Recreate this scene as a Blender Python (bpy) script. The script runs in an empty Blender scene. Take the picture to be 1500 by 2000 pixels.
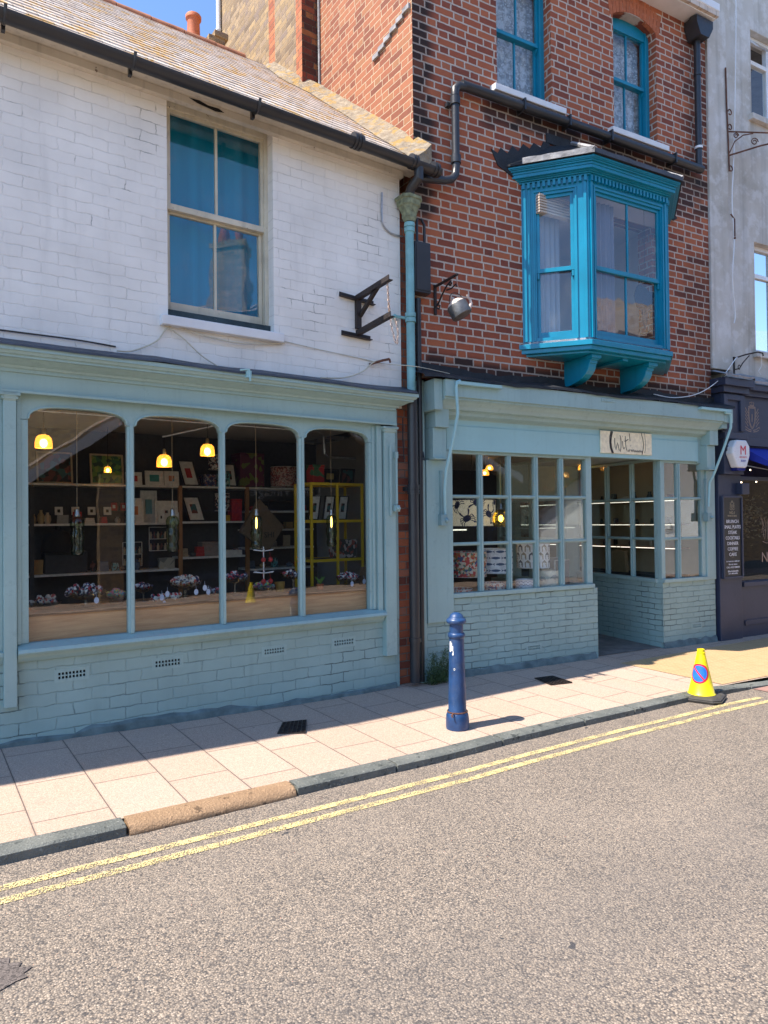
import bpy, math, random
from mathutils import Vector, Matrix
random.seed(7)
R = math.radians
sc = bpy.context.scene
C = sc.collection

# ---------------------------------------------------------------- camera
cam = bpy.data.objects.new('camera', bpy.data.cameras.new('camera'))
C.objects.link(cam); sc.camera = cam
cam.data.sensor_fit = 'VERTICAL'; cam.data.sensor_height = 36; cam.data.sensor_width = 27
cam.data.lens = 36*1340.18/2000
cam.data.clip_start = .05; cam.data.clip_end = 2000
_y, _p, _r = R(34.851), R(.7595), R(-.6303)
_f = Vector((math.sin(_y)*math.cos(_p), math.cos(_y)*math.cos(_p), math.sin(_p)))
_rt = Vector((math.cos(_y), -math.sin(_y), 0)); _u = _rt.cross(_f)
_r2 = math.cos(_r)*_rt+math.sin(_r)*_u; _u2 = -math.sin(_r)*_rt+math.cos(_r)*_u
_m = Matrix((_r2, _u2, -_f)).transposed().to_4x4(); _m.translation = Vector((0, -5.4, 1.6))
cam.matrix_world = _m
sc.render.resolution_x = 768; sc.render.resolution_y = 1024

# ---------------------------------------------------------------- sky, sun, exposure
SUN = Vector((-.655, .088, 1.0)).normalized()
w = bpy.data.worlds.new('World'); sc.world = w; w.use_nodes = True
wn = w.node_tree; bg = wn.nodes['Background']
sky = wn.nodes.new('ShaderNodeTexSky'); sky.sky_type = 'NISHITA'; sky.sun_disc = False
sky.sun_elevation = math.asin(SUN.z); sky.sun_rotation = math.atan2(SUN.x, SUN.y)
sky.altitude = 0; sky.air_density = 1.0; sky.dust_density = .1; sky.ozone_density = 6.0
wn.links.new(sky.outputs[0], bg.inputs[0]); bg.inputs[1].default_value = .135
sd = bpy.data.lights.new('sun', 'SUN'); sd.energy = 4.0; sd.angle = R(.53); sd.color = (1, .92, .81)
so = bpy.data.objects.new('sun', sd); C.objects.link(so)
so.rotation_euler = (-SUN).to_track_quat('-Z', 'Y').to_euler(); so.location = (-8, 2, 14)
sc.view_settings.view_transform = 'Standard'; sc.view_settings.look = 'None'
sc.view_settings.exposure = 1.24; sc.view_settings.gamma = 1
sc.render.engine = 'CYCLES'
sc.cycles.max_bounces = 8; sc.cycles.transparent_max_bounces = 16; sc.cycles.glossy_bounces = 4
sc.cycles.diffuse_bounces = 4; sc.cycles.transmission_bounces = 6
sc.cycles.sample_clamp_indirect = 4; sc.cycles.blur_glossy = .5
sc.cycles.caustics_reflective = False; sc.cycles.caustics_refractive = False

# ---------------------------------------------------------------- frames and mesh helpers
F1 = Matrix.Translation((0, 0, 1.6))                                            # the white shop's facade: x along, y in, z over eye level
F2 = Matrix.Translation((4.2, 0, 1.6)) @ Matrix.Rotation(R(-6.5), 4, 'Z')       # the brick shop's facade, turned 6.5 degrees
INV = {}                                                                         # object name -> inverse world matrix

def tag(o, label=None, cat=None, group=None, kind=None):
    if label: o['label'] = label
    if cat: o['category'] = cat
    if group: o['group'] = group
    if kind: o['kind'] = kind
    return o

def place(o, fr, base, parent=None, rz=0.):
    if parent is not None:
        o.parent = parent
        o.matrix_local = Matrix.Identity(4)
        INV[o.name] = INV[parent.name]
    else:
        m = fr @ Matrix.Translation(base) @ Matrix.Rotation(rz, 4, 'Z')
        o.matrix_world = m
        INV[o.name] = m.inverted()

def thing(name, label, cat, fr, base, group=None, rz=0.):
    o = bpy.data.objects.new(name, None); C.objects.link(o)
    o.empty_display_size = .1
    place(o, fr, base, None, rz); tag(o, label, cat, group)
    return o

class MB:
    def __init__(s, fr=F1): s.v = []; s.f = []; s.fr = fr
    def quad(s, a, b, c, d): s.poly([a, b, c, d])
    def poly(s, pts):
        i = len(s.v); s.v += [tuple(p) for p in pts]; s.f.append(list(range(i, i+len(pts))))
    def box(s, x0, x1, y0, y1, z0, z1):
        if x0 > x1: x0, x1 = x1, x0
        if y0 > y1: y0, y1 = y1, y0
        if z0 > z1: z0, z1 = z1, z0
        i = len(s.v)
        s.v += [(x0,y0,z0),(x1,y0,z0),(x1,y1,z0),(x0,y1,z0),(x0,y0,z1),(x1,y0,z1),(x1,y1,z1),(x0,y1,z1)]
        s.f += [[i+k for k in q] for q in ((3,2,1,0),(4,5,6,7),(0,1,5,4),(1,2,6,5),(2,3,7,6),(3,0,4,7))]
        return s
    def prism(s, pts, axis, a, b):
        """pts: 2-D outline; axis 'x': (y,z) run along x; 'y': (x,z) along y; 'z': (x,y) along z"""
        def m(p, t):
            return (t, p[0], p[1]) if axis == 'x' else (p[0], t, p[1]) if axis == 'y' else (p[0], p[1], t)
        n = len(pts); i = len(s.v)
        s.v += [m(p, a) for p in pts] + [m(p, b) for p in pts]
        s.f.append(list(range(i, i+n))); s.f.append(list(range(i+2*n-1, i+n-1, -1)))
        for k in range(n):
            s.f.append([i+k, i+n+k, i+n+(k+1) % n, i+(k+1) % n])
        return s
    def sweep(s, prof, path, closed=True):
        """prof (out, z) swept along a plan path of (x, y); out is to the left of travel turned outward"""
        n = len(prof); i0 = len(s.v); N = len(path)
        for k, p in enumerate(path):
            p = Vector(p)
            d1 = (p-Vector(path[k-1])).normalized() if k > 0 else (Vector(path[1])-p).normalized()
            d2 = (Vector(path[k+1])-p).normalized() if k < N-1 else d1
            n1 = Vector((d1.y, -d1.x)); n2 = Vector((d2.y, -d2.x)); nn = (n1+n2).normalized()
            sc_ = 1/max(.3, nn.dot(n1))
            for o, z in prof:
                q = p+nn*o*sc_; s.v.append((q.x, q.y, z))
        for k in range(N-1):
            for j in range(n if closed else n-1):
                a = i0+k*n+j; b = i0+k*n+(j+1) % n
                s.f.append([a, b, b+n, a+n])
        if closed:
            s.f.append([i0+j for j in range(n)][::-1]); s.f.append([i0+(N-1)*n+j for j in range(n)])
        return s
    def tube(s, pts, r, n=8, cap=True):
        pts = [Vector(p) for p in pts]; i0 = len(s.v); N = len(pts)
        rr = r if isinstance(r, (list, tuple)) else [r]*N
        up = None
        for k, p in enumerate(pts):
            t = (pts[min(k+1, N-1)]-pts[max(k-1, 0)])
            t = t.normalized() if t.length > 1e-9 else Vector((0, 0, 1))
            if up is None: up = t.orthogonal().normalized()
            up = (up-t*up.dot(t)); up = up.normalized() if up.length > 1e-6 else t.orthogonal().normalized()
            b = t.cross(up)
            for j in range(n):
                a = 2*math.pi*j/n
                s.v.append(tuple(p+(up*math.cos(a)+b*math.sin(a))*rr[k]))
        for k in range(N-1):
            for j in range(n):
                a = i0+k*n+j; b = i0+k*n+(j+1) % n
                s.f.append([a, b, b+n, a+n])
        if cap:
            s.f.append([i0+j for j in range(n)][::-1]); s.f.append([i0+(N-1)*n+j for j in range(n)])
        return s
    def lathe(s, prof, c, n=24, cap=True):
        """prof list of (r, z) relative to c"""
        i0 = len(s.v); N = len(prof)
        for r, z in prof:
            for j in range(n):
                a = 2*math.pi*j/n
                s.v.append((c[0]+r*math.cos(a), c[1]+r*math.sin(a), c[2]+z))
        for k in range(N-1):
            for j in range(n):
                a = i0+k*n+j; b = i0+k*n+(j+1) % n
                s.f.append([a, b, b+n, a+n])
        if cap:
            s.f.append([i0+j for j in range(n)][::-1]); s.f.append([i0+(N-1)*n+j for j in range(n)])
        return s
    def ball(s, c, r, n=10, m=7, sz=1.):
        pr = [(max(1e-4, r*math.sin(math.pi*k/m)), -r*sz*math.cos(math.pi*k/m)) for k in range(m+1)]
        return s.lathe(pr, c, n)
    def wall(s, x0, x1, z0, z1, y0, y1, holes=()):
        """wall in the x-z plane between y0 and y1 with rectangular holes (xa,xb,za,zb)"""
        xs = sorted({x0, x1, *[h[0] for h in holes], *[h[1] for h in holes]})
        zs = sorted({z0, z1, *[h[2] for h in holes], *[h[3] for h in holes]})
        xs = [x for x in xs if x0 <= x <= x1]; zs = [z for z in zs if z0 <= z <= z1]
        for a, b in zip(xs, xs[1:]):
            for c, d in zip(zs, zs[1:]):
                mx, mz = (a+b)/2, (c+d)/2
                if any(h[0] < mx < h[1] and h[2] < mz < h[3] for h in holes): continue
                s.quad((a,y0,c), (b,y0,c), (b,y0,d), (a,y0,d)); s.quad((a,y1,d), (b,y1,d), (b,y1,c), (a,y1,c))
        for h in holes:
            a, b, c, d = h
            s.quad((a,y0,c),(a,y0,d),(a,y1,d),(a,y1,c)); s.quad((b,y0,d),(b,y0,c),(b,y1,c),(b,y1,d))
            if c > z0: s.quad((a,y0,c),(a,y1,c),(b,y1,c),(b,y0,c))
            if d < z1: s.quad((a,y0,d),(b,y0,d),(b,y1,d),(a,y1,d))
        s.quad((x0,y0,z0),(x0,y0,z1),(x0,y1,z1),(x0,y1,z0)); s.quad((x1,y0,z1),(x1,y0,z0),(x1,y1,z0),(x1,y1,z1))
        s.quad((x0,y0,z1),(x1,y0,z1),(x1,y1,z1),(x0,y1,z1)); s.quad((x0,y1,z0),(x1,y1,z0),(x1,y0,z0),(x0,y0,z0))
        return s
    def build(s, name, mat, parent=None, base=None, smooth=False, bevel=0., rz=0., weld=False):
        if parent is None:
            if base is None:
                wv = s.v; base = (sum(p[0] for p in wv)/len(wv), sum(p[1] for p in wv)/len(wv), min(p[2] for p in wv))
            inv = (s.fr @ Matrix.Translation(base) @ Matrix.Rotation(rz, 4, 'Z')).inverted()
        else:
            inv = INV[parent.name]
        m = inv @ s.fr
        me = bpy.data.meshes.new(name)
        me.from_pydata([tuple(m @ Vector(p)) for p in s.v], [], s.f)
        if weld or bevel or smooth:
            import bmesh
            bm = bmesh.new(); bm.from_mesh(me)
            bmesh.ops.remove_doubles(bm, verts=bm.verts, dist=1e-5)
            bmesh.ops.recalc_face_normals(bm, faces=bm.faces)
            bm.to_mesh(me); bm.free()
        me.validate()
        for mm in (mat if isinstance(mat, (list, tuple)) else [mat]): me.materials.append(mm)
        if smooth:
            for p in me.polygons: p.use_smooth = True
        o = bpy.data.objects.new(name, me); C.objects.link(o)
        if smooth:
            try: me.set_sharp_from_angle(angle=R(40))
            except Exception: pass
        place(o, s.fr, base, parent, rz)
        if bevel:
            b = o.modifiers.new('bevel', 'BEVEL'); b.width = bevel; b.segments = 2; b.limit_method = 'ANGLE'; b.angle_limit = R(50)
        return o

def text(name, s, size, fr, at, mat, parent=None, align='CENTER', depth=.002, sx=1., lean=0., label=None, cat=None):
    """lettering that stands in the x-z plane of a frame, facing the street"""
    cu = bpy.data.curves.new('lettering', 'FONT'); cu.body = s; cu.size = size; cu.extrude = depth/2
    cu.align_x = align; cu.resolution_u = 2
    t = bpy.data.objects.new('lettering', cu); C.objects.link(t)
    dg = bpy.context.evaluated_depsgraph_get(); me0 = bpy.data.meshes.new_from_object(t.evaluated_get(dg))
    mb = MB(fr)
    mb.v = [(at[0]+v.co.x*sx+lean*v.co.y, at[1]-v.co.z, at[2]+v.co.y) for v in me0.vertices]
    mb.f = [list(p.vertices) for p in me0.polygons]
    bpy.data.objects.remove(t); bpy.data.curves.remove(cu); bpy.data.meshes.remove(me0)
    return mb.build(name, mat, parent)

def copy_tree(o, parent=None):
    c = o.copy(); C.objects.link(c)
    if parent is not None: c.parent = parent
    for ch in [x for x in C.objects if x.parent == o]: copy_tree(ch, c)
    return c

# ---------------------------------------------------------------- materials
class NT:
    def __init__(s, name):
        s.m = bpy.data.materials.new(name); s.m.use_nodes = True; s.t = s.m.node_tree
        s.b = s.t.nodes['Principled BSDF']; s.out = s.t.nodes['Material Output']
        s.tc = s.t.nodes.new('ShaderNodeTexCoord')
    def n(s, ty, **k):
        nd = s.t.nodes.new(ty)
        for a, b in k.items(): setattr(nd, a, b)
        return nd
    def l(s, a, b): s.t.links.new(a, b)
    def put(s, sock, v):
        if hasattr(v, 'is_output') or isinstance(v, bpy.types.NodeSocket): s.l(v, sock)
        else: sock.default_value = v
    def math(s, op, a, b=None, c=None, clamp=False):
        nd = s.n('ShaderNodeMath', operation=op, use_clamp=clamp)
        for i, v in enumerate((a, b, c)):
            if v is not None: s.put(nd.inputs[i], v)
        return nd.outputs[0]
    def ramp(s, fac, stops, mode='LINEAR'):
        nd = s.n('ShaderNodeValToRGB'); cr = nd.color_ramp; cr.interpolation = mode
        while len(cr.elements) < len(stops): cr.elements.new(.5)
        for e, (p, c) in zip(cr.elements, stops):
            e.position = p; e.color = (*c, 1) if len(c) == 3 else c
        s.l(fac, nd.inputs[0]); return nd.outputs[0]
    def noise(s, scale, detail=4, rough=.55, vec=None, dist=0.):
        nd = s.n('ShaderNodeTexNoise'); nd.inputs['Scale'].default_value = scale; nd.inputs['Detail'].default_value = detail
        nd.inputs['Roughness'].default_value = rough; nd.inputs['Distortion'].default_value = dist
        s.l(vec if vec else s.tc.outputs['Object'], nd.inputs['Vector']); return nd.outputs[0]
    def voro(s, scale, feature='F1', vec=None, out='Distance', rand=1.):
        nd = s.n('ShaderNodeTexVoronoi', feature=feature); nd.inputs['Scale'].default_value = scale
        nd.inputs['Randomness'].default_value = rand
        s.l(vec if vec else s.tc.outputs['Object'], nd.inputs['Vector']); return nd.outputs[out]
    def mix(s, f, a, b, mode='MIX'):
        nd = s.n('ShaderNodeMix', data_type='RGBA', blend_type=mode)
        s.put(nd.inputs[0], f)
        for i, v in ((6, a), (7, b)):
            if isinstance(v, (tuple, list)): nd.inputs[i].default_value = (*v, 1) if len(v) == 3 else v
            else: s.l(v, nd.inputs[i])
        return nd.outputs[2]
    def step(s, v, a, b):
        nd = s.n('ShaderNodeMapRange', interpolation_type='SMOOTHSTEP')
        s.l(v, nd.inputs[0]); nd.inputs[1].default_value = a; nd.inputs[2].default_value = b; return nd.outputs[0]
    def bump(s, h, strength, dist, prev=None):
        nd = s.n('ShaderNodeBump'); nd.inputs['Strength'].default_value = strength; nd.inputs['Distance'].default_value = dist
        s.l(h, nd.inputs['Height'])
        if prev: s.l(prev, nd.inputs['Normal'])
        return nd.outputs[0]
    def done(s, col=None, rough=None, normal=None, **k):
        if col is not None:
            if isinstance(col, (tuple, list)): s.b.inputs['Base Color'].default_value = (*col, 1)
            else: s.l(col, s.b.inputs['Base Color'])
        if rough is not None: s.put(s.b.inputs['Roughness'], rough)
        if normal is not None: s.l(normal, s.b.inputs['Normal'])
        for a, b in k.items(): s.put(s.b.inputs[a.replace('_', ' ')], b)
        return s.m

def sh(c, k): return tuple(min(1, x*k) for x in c)

def paint(name, col, rough=.5, var=.12, scale=3., bump=.15, chips=None, spec=.5, metal=0., streak=0., grime=0.):
    s = NT(name)
    n1 = s.noise(scale, 5); n2 = s.noise(scale*14, 3)
    c = s.ramp(n1, [(.3, sh(col, 1-var)), (.7, sh(col, 1+var))])
    if streak:
        mp = s.n('ShaderNodeMapping'); s.l(s.tc.outputs['Object'], mp.inputs[0]); mp.inputs['Scale'].default_value = (18, 18, .8)
        n3 = s.noise(1., 4, vec=mp.outputs[0]); c = s.mix(s.math('MULTIPLY', s.step(n3, .5, .75), streak), c, sh(col, .55))
    if grime:
        c = s.mix(s.math('MULTIPLY', s.step(s.noise(scale*4, 8, .78), .52, .68), grime), c, sh(col, .5))
        c = s.mix(s.step(s.noise(scale*9, 6, .8), .715, .73), c, sh(col, .30))
    if chips:
        m = s.step(s.noise(scale*5, 6, .7), .66, .69); c = s.mix(m, c, chips)
    nb = s.bump(n2, bump, .004); nb = s.bump(n1, bump, .02, nb)
    return s.done(c, s.ramp(n2, [(.3, (rough*.85,)*3), (.7, (min(1, rough*1.15),)*3)]), nb, Specular_IOR_Level=spec, Metallic=metal)

def bricks(name, stops, mortar, U=.3375, r=.667, H=.075, j=.010, bump=.6, soot=(), rough=.85, wob=.0025, deep=.006,
           painted=None, worn=.0, flat_joint=.0, swap=False, hue=None, quoin=()):
    """procedural bond: unit U long, stretcher share r (1 = all stretchers), course H, joint j"""
    s = NT(name)
    sep = s.n('ShaderNodeSeparateXYZ'); s.l(s.tc.outputs['Object'], sep.inputs[0])
    sn = s.n('ShaderNodeSeparateXYZ'); s.l(s.tc.outputs['Normal'], sn.inputs[0])
    ay = s.math('GREATER_THAN', s.math('ABSOLUTE', sn.outputs[1]), .7)
    if swap: u = sep.outputs[1]; v = sep.outputs[0]
    else:
        u = s.math('ADD', s.math('MULTIPLY', sep.outputs[0], ay), s.math('MULTIPLY', sep.outputs[1], s.math('SUBTRACT', 1, ay)))
        v = sep.outputs[2]
    w1 = s.noise(7, 3); w2 = s.noise(9, 3, vec=None, dist=.5); w3 = s.noise(60, 3)
    u = s.math('ADD', u, s.math('MULTIPLY', s.math('SUBTRACT', w1, .5), wob*8))
    v = s.math('ADD', v, s.math('MULTIPLY', s.math('SUBTRACT', w2, .5), wob*5))
    row = s.math('FLOOR', s.math('DIVIDE', v, H))
    fv = s.math('MULTIPLY', s.math('FRACT', s.math('DIVIDE', v, H)), H)
    dv = s.math('MINIMUM', fv, s.math('SUBTRACT', H, fv))
    uu = s.math('ADD', s.math('DIVIDE', u, U), s.math('MULTIPLY', row, .5))
    if r < .99:
        uu = s.math('ADD', uu, s.math('MULTIPLY', s.math('SINE', s.math('MULTIPLY', row, 3.7)), .06))
    cell = s.math('FLOOR', uu); fu = s.math('FRACT', uu)
    du = s.math('MINIMUM', fu, s.math('SUBTRACT', 1, fu))
    isS = s.math('LESS_THAN', fu, r)
    if r < .99: du = s.math('MINIMUM', du, s.math('ABSOLUTE', s.math('SUBTRACT', fu, r)))
    du = s.math('MULTIPLY', du, U)
    d = s.math('MINIMUM', du, dv)
    d = s.math('ADD', d, s.math('MULTIPLY', s.math('SUBTRACT', w3, .5), .007))
    mask = s.step(d, j/2-.0015, j/2+.0025)            # 1 on the brick
    cx = s.n('ShaderNodeCombineXYZ'); s.l(cell, cx.inputs[0]); s.l(row, cx.inputs[1]); s.l(isS, cx.inputs[2])
    wn_ = s.n('ShaderNodeTexWhiteNoise', noise_dimensions='3D'); s.l(cx.outputs[0], wn_.inputs[0])
    rnd = wn_.outputs['Value']
    fine = s.noise(90, 5, .7); mid = s.noise(22, 4)
    if painted:
        n1 = s.noise(2.2, 5)
        c = s.ramp(n1, [(.3, sh(painted, .86)), (.75, sh(painted, 1.06))])
        c = s.mix(s.math('MULTIPLY', rnd, .05), c, sh(painted, .8))
        line = s.math('MULTIPLY', s.math('SUBTRACT', 1, mask), s.step(s.noise(3.1, 5, .65), .42, .62))
        c = s.mix(s.math('MULTIPLY', line, worn), c, mortar)
        mp = s.n('ShaderNodeMapping'); s.l(s.tc.outputs['Object'], mp.inputs[0]); mp.inputs['Scale'].default_value = (9, 9, .9)
        c = s.mix(s.math('MULTIPLY', s.step(s.noise(1., 5, .6, vec=mp.outputs[0]), .52, .8), .30), c, sh(painted, .62))
        c = s.mix(s.math('MULTIPLY', s.step(s.noise(28, 6, .75), .60, .72), .22), c, sh(painted, .5))
        crack = s.math('MULTIPLY', s.math('SUBTRACT', 1, mask), s.step(s.noise(1.6, 4, .6), .57, .62))
        c = s.mix(s.math('MULTIPLY', crack, .75), c, sh(painted, .32))
        chip = s.step(s.noise(9, 7, .75), .685, .715)
        c = s.mix(chip, c, sh(mortar, 1.5))
    else:
        t = s.math('ADD', s.math('MULTIPLY', rnd, .8), s.math('MULTIPLY', mid, .25))
        c = s.ramp(t, stops)
        if quoin:
            qx0, qx1, qcol = quoin
            inq = s.math('MULTIPLY', s.math('GREATER_THAN', u, qx0), s.math('LESS_THAN', u, qx1))
            c = s.mix(inq, c, s.ramp(t, [(.1, sh(qcol, .6)), (.9, sh(qcol, 1.15))]))
        c = s.mix(s.math('MULTIPLY', s.math('SUBTRACT', fine, .35), .8, clamp=True), c, s.mix(.5, c, (.02, .012, .01)))
        mcol = s.mix(s.noise(14, 4), sh(mortar, .6), sh(mortar, 1.15))
        c = s.mix(mask, mcol, c)
    for (sx, sz, hx, hz, fall, amt) in soot:
        dx = s.math('MAXIMUM', s.math('SUBTRACT', s.math('ABSOLUTE', s.math('SUBTRACT', sep.outputs[0], sx)), hx), 0)
        dz = s.math('MAXIMUM', s.math('SUBTRACT', s.math('ABSOLUTE', s.math('SUBTRACT', sep.outputs[2], sz)), hz), 0)
        dd = s.math('SQRT', s.math('ADD', s.math('MULTIPLY', dx, dx), s.math('MULTIPLY', dz, dz)))
        dd = s.math('ADD', dd, s.math('MULTIPLY', s.math('SUBTRACT', rnd, .5), fall*.9))
        mm = s.math('SUBTRACT', 1, s.step(dd, 0, fall))
        keep = s.math('ADD', .45, s.math('MULTIPLY', mask, .55))
        c = s.mix(s.math('MULTIPLY', s.math('MULTIPLY', mm, amt), keep), c, (.022, .018, .017))
    hgt = s.math('ADD', s.math('MULTIPLY', mask, 1-flat_joint), s.math('MULTIPLY', fine, .16))
    hgt = s.math('ADD', hgt, s.math('MULTIPLY', rnd, .06 if painted else .22))
    hgt = s.math('ADD', hgt, s.math('MULTIPLY', mid, .3))
    nb = s.bump(hgt, bump, deep)
    return s.done(c, rough, nb, Specular_IOR_Level=.3)

def plain(name, col, rough=.6, **k):
    s = NT(name); n = s.noise(30, 3)
    return s.done(s.ramp(n, [(.3, sh(col, .85)), (.7, sh(col, 1.12))]), rough, s.bump(n, .1, .003), **k)

def emit(name, col, strength):
    s = NT(name); s.b.inputs['Base Color'].default_value = (*col, 1)
    s.b.inputs['Emission Color'].default_value = (*col, 1); s.b.inputs['Emission Strength'].default_value = strength
    return s.m

def glass(name, tint=(.93, .96, .95), wav=.0, ior=1.52, dirt=.0):
    s = NT(name); s.t.nodes.remove(s.b)
    geo = s.n('ShaderNodeNewGeometry'); fr = s.n('ShaderNodeFresnel')
    s.l(s.math('ADD', s.math('MULTIPLY', geo.outputs['Backfacing'], 1/ior-ior), ior), fr.inputs['IOR'])
    tr = s.n('ShaderNodeBsdfTransparent'); tr.inputs[0].default_value = (*tint, 1)
    gl = s.n('ShaderNodeBsdfGlossy'); gl.inputs['Roughness'].default_value = .0
    if wav: s.l(s.bump(s.noise(2.2, 2), wav, .01), gl.inputs['Normal'])
    mx = s.n('ShaderNodeMixShader'); s.l(fr.outputs[0], mx.inputs[0]); s.l(tr.outputs[0], mx.inputs[1]); s.l(gl.outputs[0], mx.inputs[2])
    o = mx.outputs[0]
    if dirt:
        df = s.n('ShaderNodeBsdfDiffuse'); df.inputs[0].default_value = (.5, .5, .48, 1)
        m2 = s.n('ShaderNodeMixShader'); s.l(s.math('MULTIPLY', s.step(s.noise(4, 6, .7), .45, .8), dirt), m2.inputs[0])
        s.l(o, m2.inputs[1]); s.l(df.outputs[0], m2.inputs[2]); o = m2.outputs[0]
    s.l(o, s.out.inputs[0]); return s.m

def cloth(name, col, alpha=0., lace=False, trans=.5):
    s = NT(name); s.t.nodes.remove(s.b)
    d = s.n('ShaderNodeBsdfDiffuse'); t = s.n('ShaderNodeBsdfTranslucent')
    for q in (d, t): q.inputs[0].default_value = (*col, 1)
    m = s.n('ShaderNodeMixShader'); m.inputs[0].default_value = trans; s.l(d.outputs[0], m.inputs[1]); s.l(t.outputs[0], m.inputs[2])
    o = m.outputs[0]
    if alpha or lace:
        tr = s.n('ShaderNodeBsdfTransparent'); m2 = s.n('ShaderNodeMixShader')
        if lace:
            a = s.step(s.voro(34), .28, .42); b = s.step(s.noise(9, 5, .7), .40, .58)
            f = s.math('MULTIPLY', s.math('MULTIPLY', a, b), .5, clamp=True)
            f = s.math('ADD', f, alpha*.35, clamp=True)
            s.l(f, m2.inputs[0])
        else: m2.inputs[0].default_value = alpha
        s.l(o, m2.inputs[1]); s.l(tr.outputs[0], m2.inputs[2]); o = m2.outputs[0]
    s.l(o, s.out.inputs[0]); return s.m

SAGE = (.305, .445, .435)
M = {}
M['white_brick'] = bricks('white_painted_brick', [], (.38, .35, .31), U=.235, r=1., H=.084, painted=(.88, .85, .80), worn=.32, bump=.5, deep=.006, j=.005, wob=.007)
M['sage_brick'] = bricks('sage_painted_brick', [], (.10, .15, .155), U=.24, r=1., H=.090, painted=(.315, .445, .425), worn=.55, bump=.7, deep=.007, rough=.55, j=.006, wob=.006)
RED = [(.0, (.12, .045, .036)), (.18, (.23, .066, .042)), (.5, (.36, .098, .050)), (.85, (.44, .135, .062)), (1., (.34, .13, .075))]
# object space of the brick house: origin at (2.2, 0, -1.6) of its frame
M['sage_brick_fine'] = bricks('sage_painted_brick_small_courses', [], (.10, .15, .155), U=.215, r=1., H=.067, painted=(.315, .45, .43), worn=.7, bump=.9, deep=.008, rough=.55, j=.007, wob=.006)
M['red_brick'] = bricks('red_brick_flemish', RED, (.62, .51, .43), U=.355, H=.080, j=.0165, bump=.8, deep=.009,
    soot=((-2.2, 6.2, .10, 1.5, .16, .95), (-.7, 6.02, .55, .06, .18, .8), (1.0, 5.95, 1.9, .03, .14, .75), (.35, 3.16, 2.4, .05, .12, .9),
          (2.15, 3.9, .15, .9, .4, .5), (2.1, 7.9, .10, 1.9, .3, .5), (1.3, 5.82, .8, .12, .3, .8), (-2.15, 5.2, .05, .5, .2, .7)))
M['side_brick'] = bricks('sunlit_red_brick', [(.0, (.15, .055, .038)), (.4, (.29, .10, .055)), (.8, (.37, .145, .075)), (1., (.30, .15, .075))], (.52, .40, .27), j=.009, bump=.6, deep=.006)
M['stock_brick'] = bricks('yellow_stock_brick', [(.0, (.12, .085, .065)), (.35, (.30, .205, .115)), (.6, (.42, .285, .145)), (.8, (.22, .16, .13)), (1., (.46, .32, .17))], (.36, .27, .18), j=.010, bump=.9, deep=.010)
M['dark_brick'] = bricks('shaded_red_brick', [(.0, (.035, .022, .018)), (.45, (.10, .03, .02)), (.7, (.22, .05, .028)), (.9, (.30, .12, .04)), (1., (.05, .04, .04))], (.10, .07, .05), j=.009, bump=.7)  # for the chimney breast's unlit face, its shade put into the brick colour
M['quoin_brick'] = bricks('orange_quoin_brick', [(.0, (.26, .08, .045)), (.5, (.45, .15, .07)), (1., (.50, .2, .09))], (.25, .17, .11), U=.225, r=1., j=.007, bump=.9, deep=.010)
M['pier_brick'] = bricks('pier_red_brick', [(.0, (.08, .035, .03)), (.4, (.26, .07, .04)), (.8, (.42, .13, .06)), (1., (.20, .16, .14))], (.22, .18, .15), U=.225, r=1., j=.009, bump=.9, deep=.008)
M['sage'] = paint('sage_joinery_paint', SAGE, .42, .08, 2.2, .25, streak=.22, grime=.3)
M['sage_light'] = paint('sage_fascia_paint', (.32, .54, .565), .4, .06, 2., .15, streak=.10, grime=.12)  # pale fascia paint, with light bounced off the pavement put into the colour
M['sage_dirty'] = paint('weathered_sage_paint', (.22, .34, .35), .5, .15, 4., .25, chips=(.12, .14, .13), streak=.3)
M['foot'] = paint('mucky_render_fillet', (.13, .175, .175), .9, .35, 9., .8, chips=(.06, .06, .05))
M['teal'] = paint('teal_gloss_paint', (.003, .225, .36), .33, .12, 3., .2, streak=.3, grime=.25)
M['cream'] = paint('aged_cream_paint', (.60, .55, .43), .5, .14, 5., .3, chips=(.10, .09, .08), streak=.35)
M['cream_soffit'] = paint('stained_soffit_paint', (.60, .55, .46), .6, .16, 3., .3, chips=(.17, .12, .08), streak=.45)
M['white'] = paint('white_sill_paint', (.75, .76, .78), .45, .06, 5., .1)
M['upvc'] = paint('white_window_plastic', (.78, .79, .80), .3, .03, 4., .03)
M['black_plastic'] = paint('black_gutter_plastic', (.026, .027, .031), .38, .2, 4., .1)
M['black_iron'] = paint('rusty_black_iron', (.022, .014, .012), .6, .3, 12., .5, chips=(.13, .045, .02))
M['rust'] = paint('rusted_iron', (.12, .05, .03), .8, .4, 16., .6)
M['chain'] = paint('rusty_chain', (.42, .30, .24), .5, .3, 30., .3, metal=.4)
M['lead'] = paint('lead_flashing', (.055, .065, .085), .6, .35, 6., .5)
M['lead_pale'] = paint('weathered_lead', (.27, .265, .27), .7, .4, 12., .8, grime=.5)
M['tar'] = paint('bituminous_flashing', (.016, .018, .022), .7, .4, 8., .5)
M['navy'] = paint('navy_shopfront_paint', (.030, .040, .075), .42, .12, 3., .12, streak=.15)
M['awning'] = plain('blue_awning_canvas', (.012, .03, .33), .8)
M['pipe_teal'] = paint('peeling_teal_pipe_paint', (.20, .42, .44), .45, .2, 6., .3, chips=(.10, .25, .40), streak=.3)
M['hopper'] = paint('mossy_iron_hopper', (.24, .27, .17), .85, .45, 22., .9, chips=(.12, .05, .025), grime=.6)
M['render'] = None
M['glass'] = glass('shop_window_glass', wav=.08, ior=2.0)
M['glass_old'] = glass('old_sash_glass', wav=.22, dirt=.10, ior=2.0)
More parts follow.
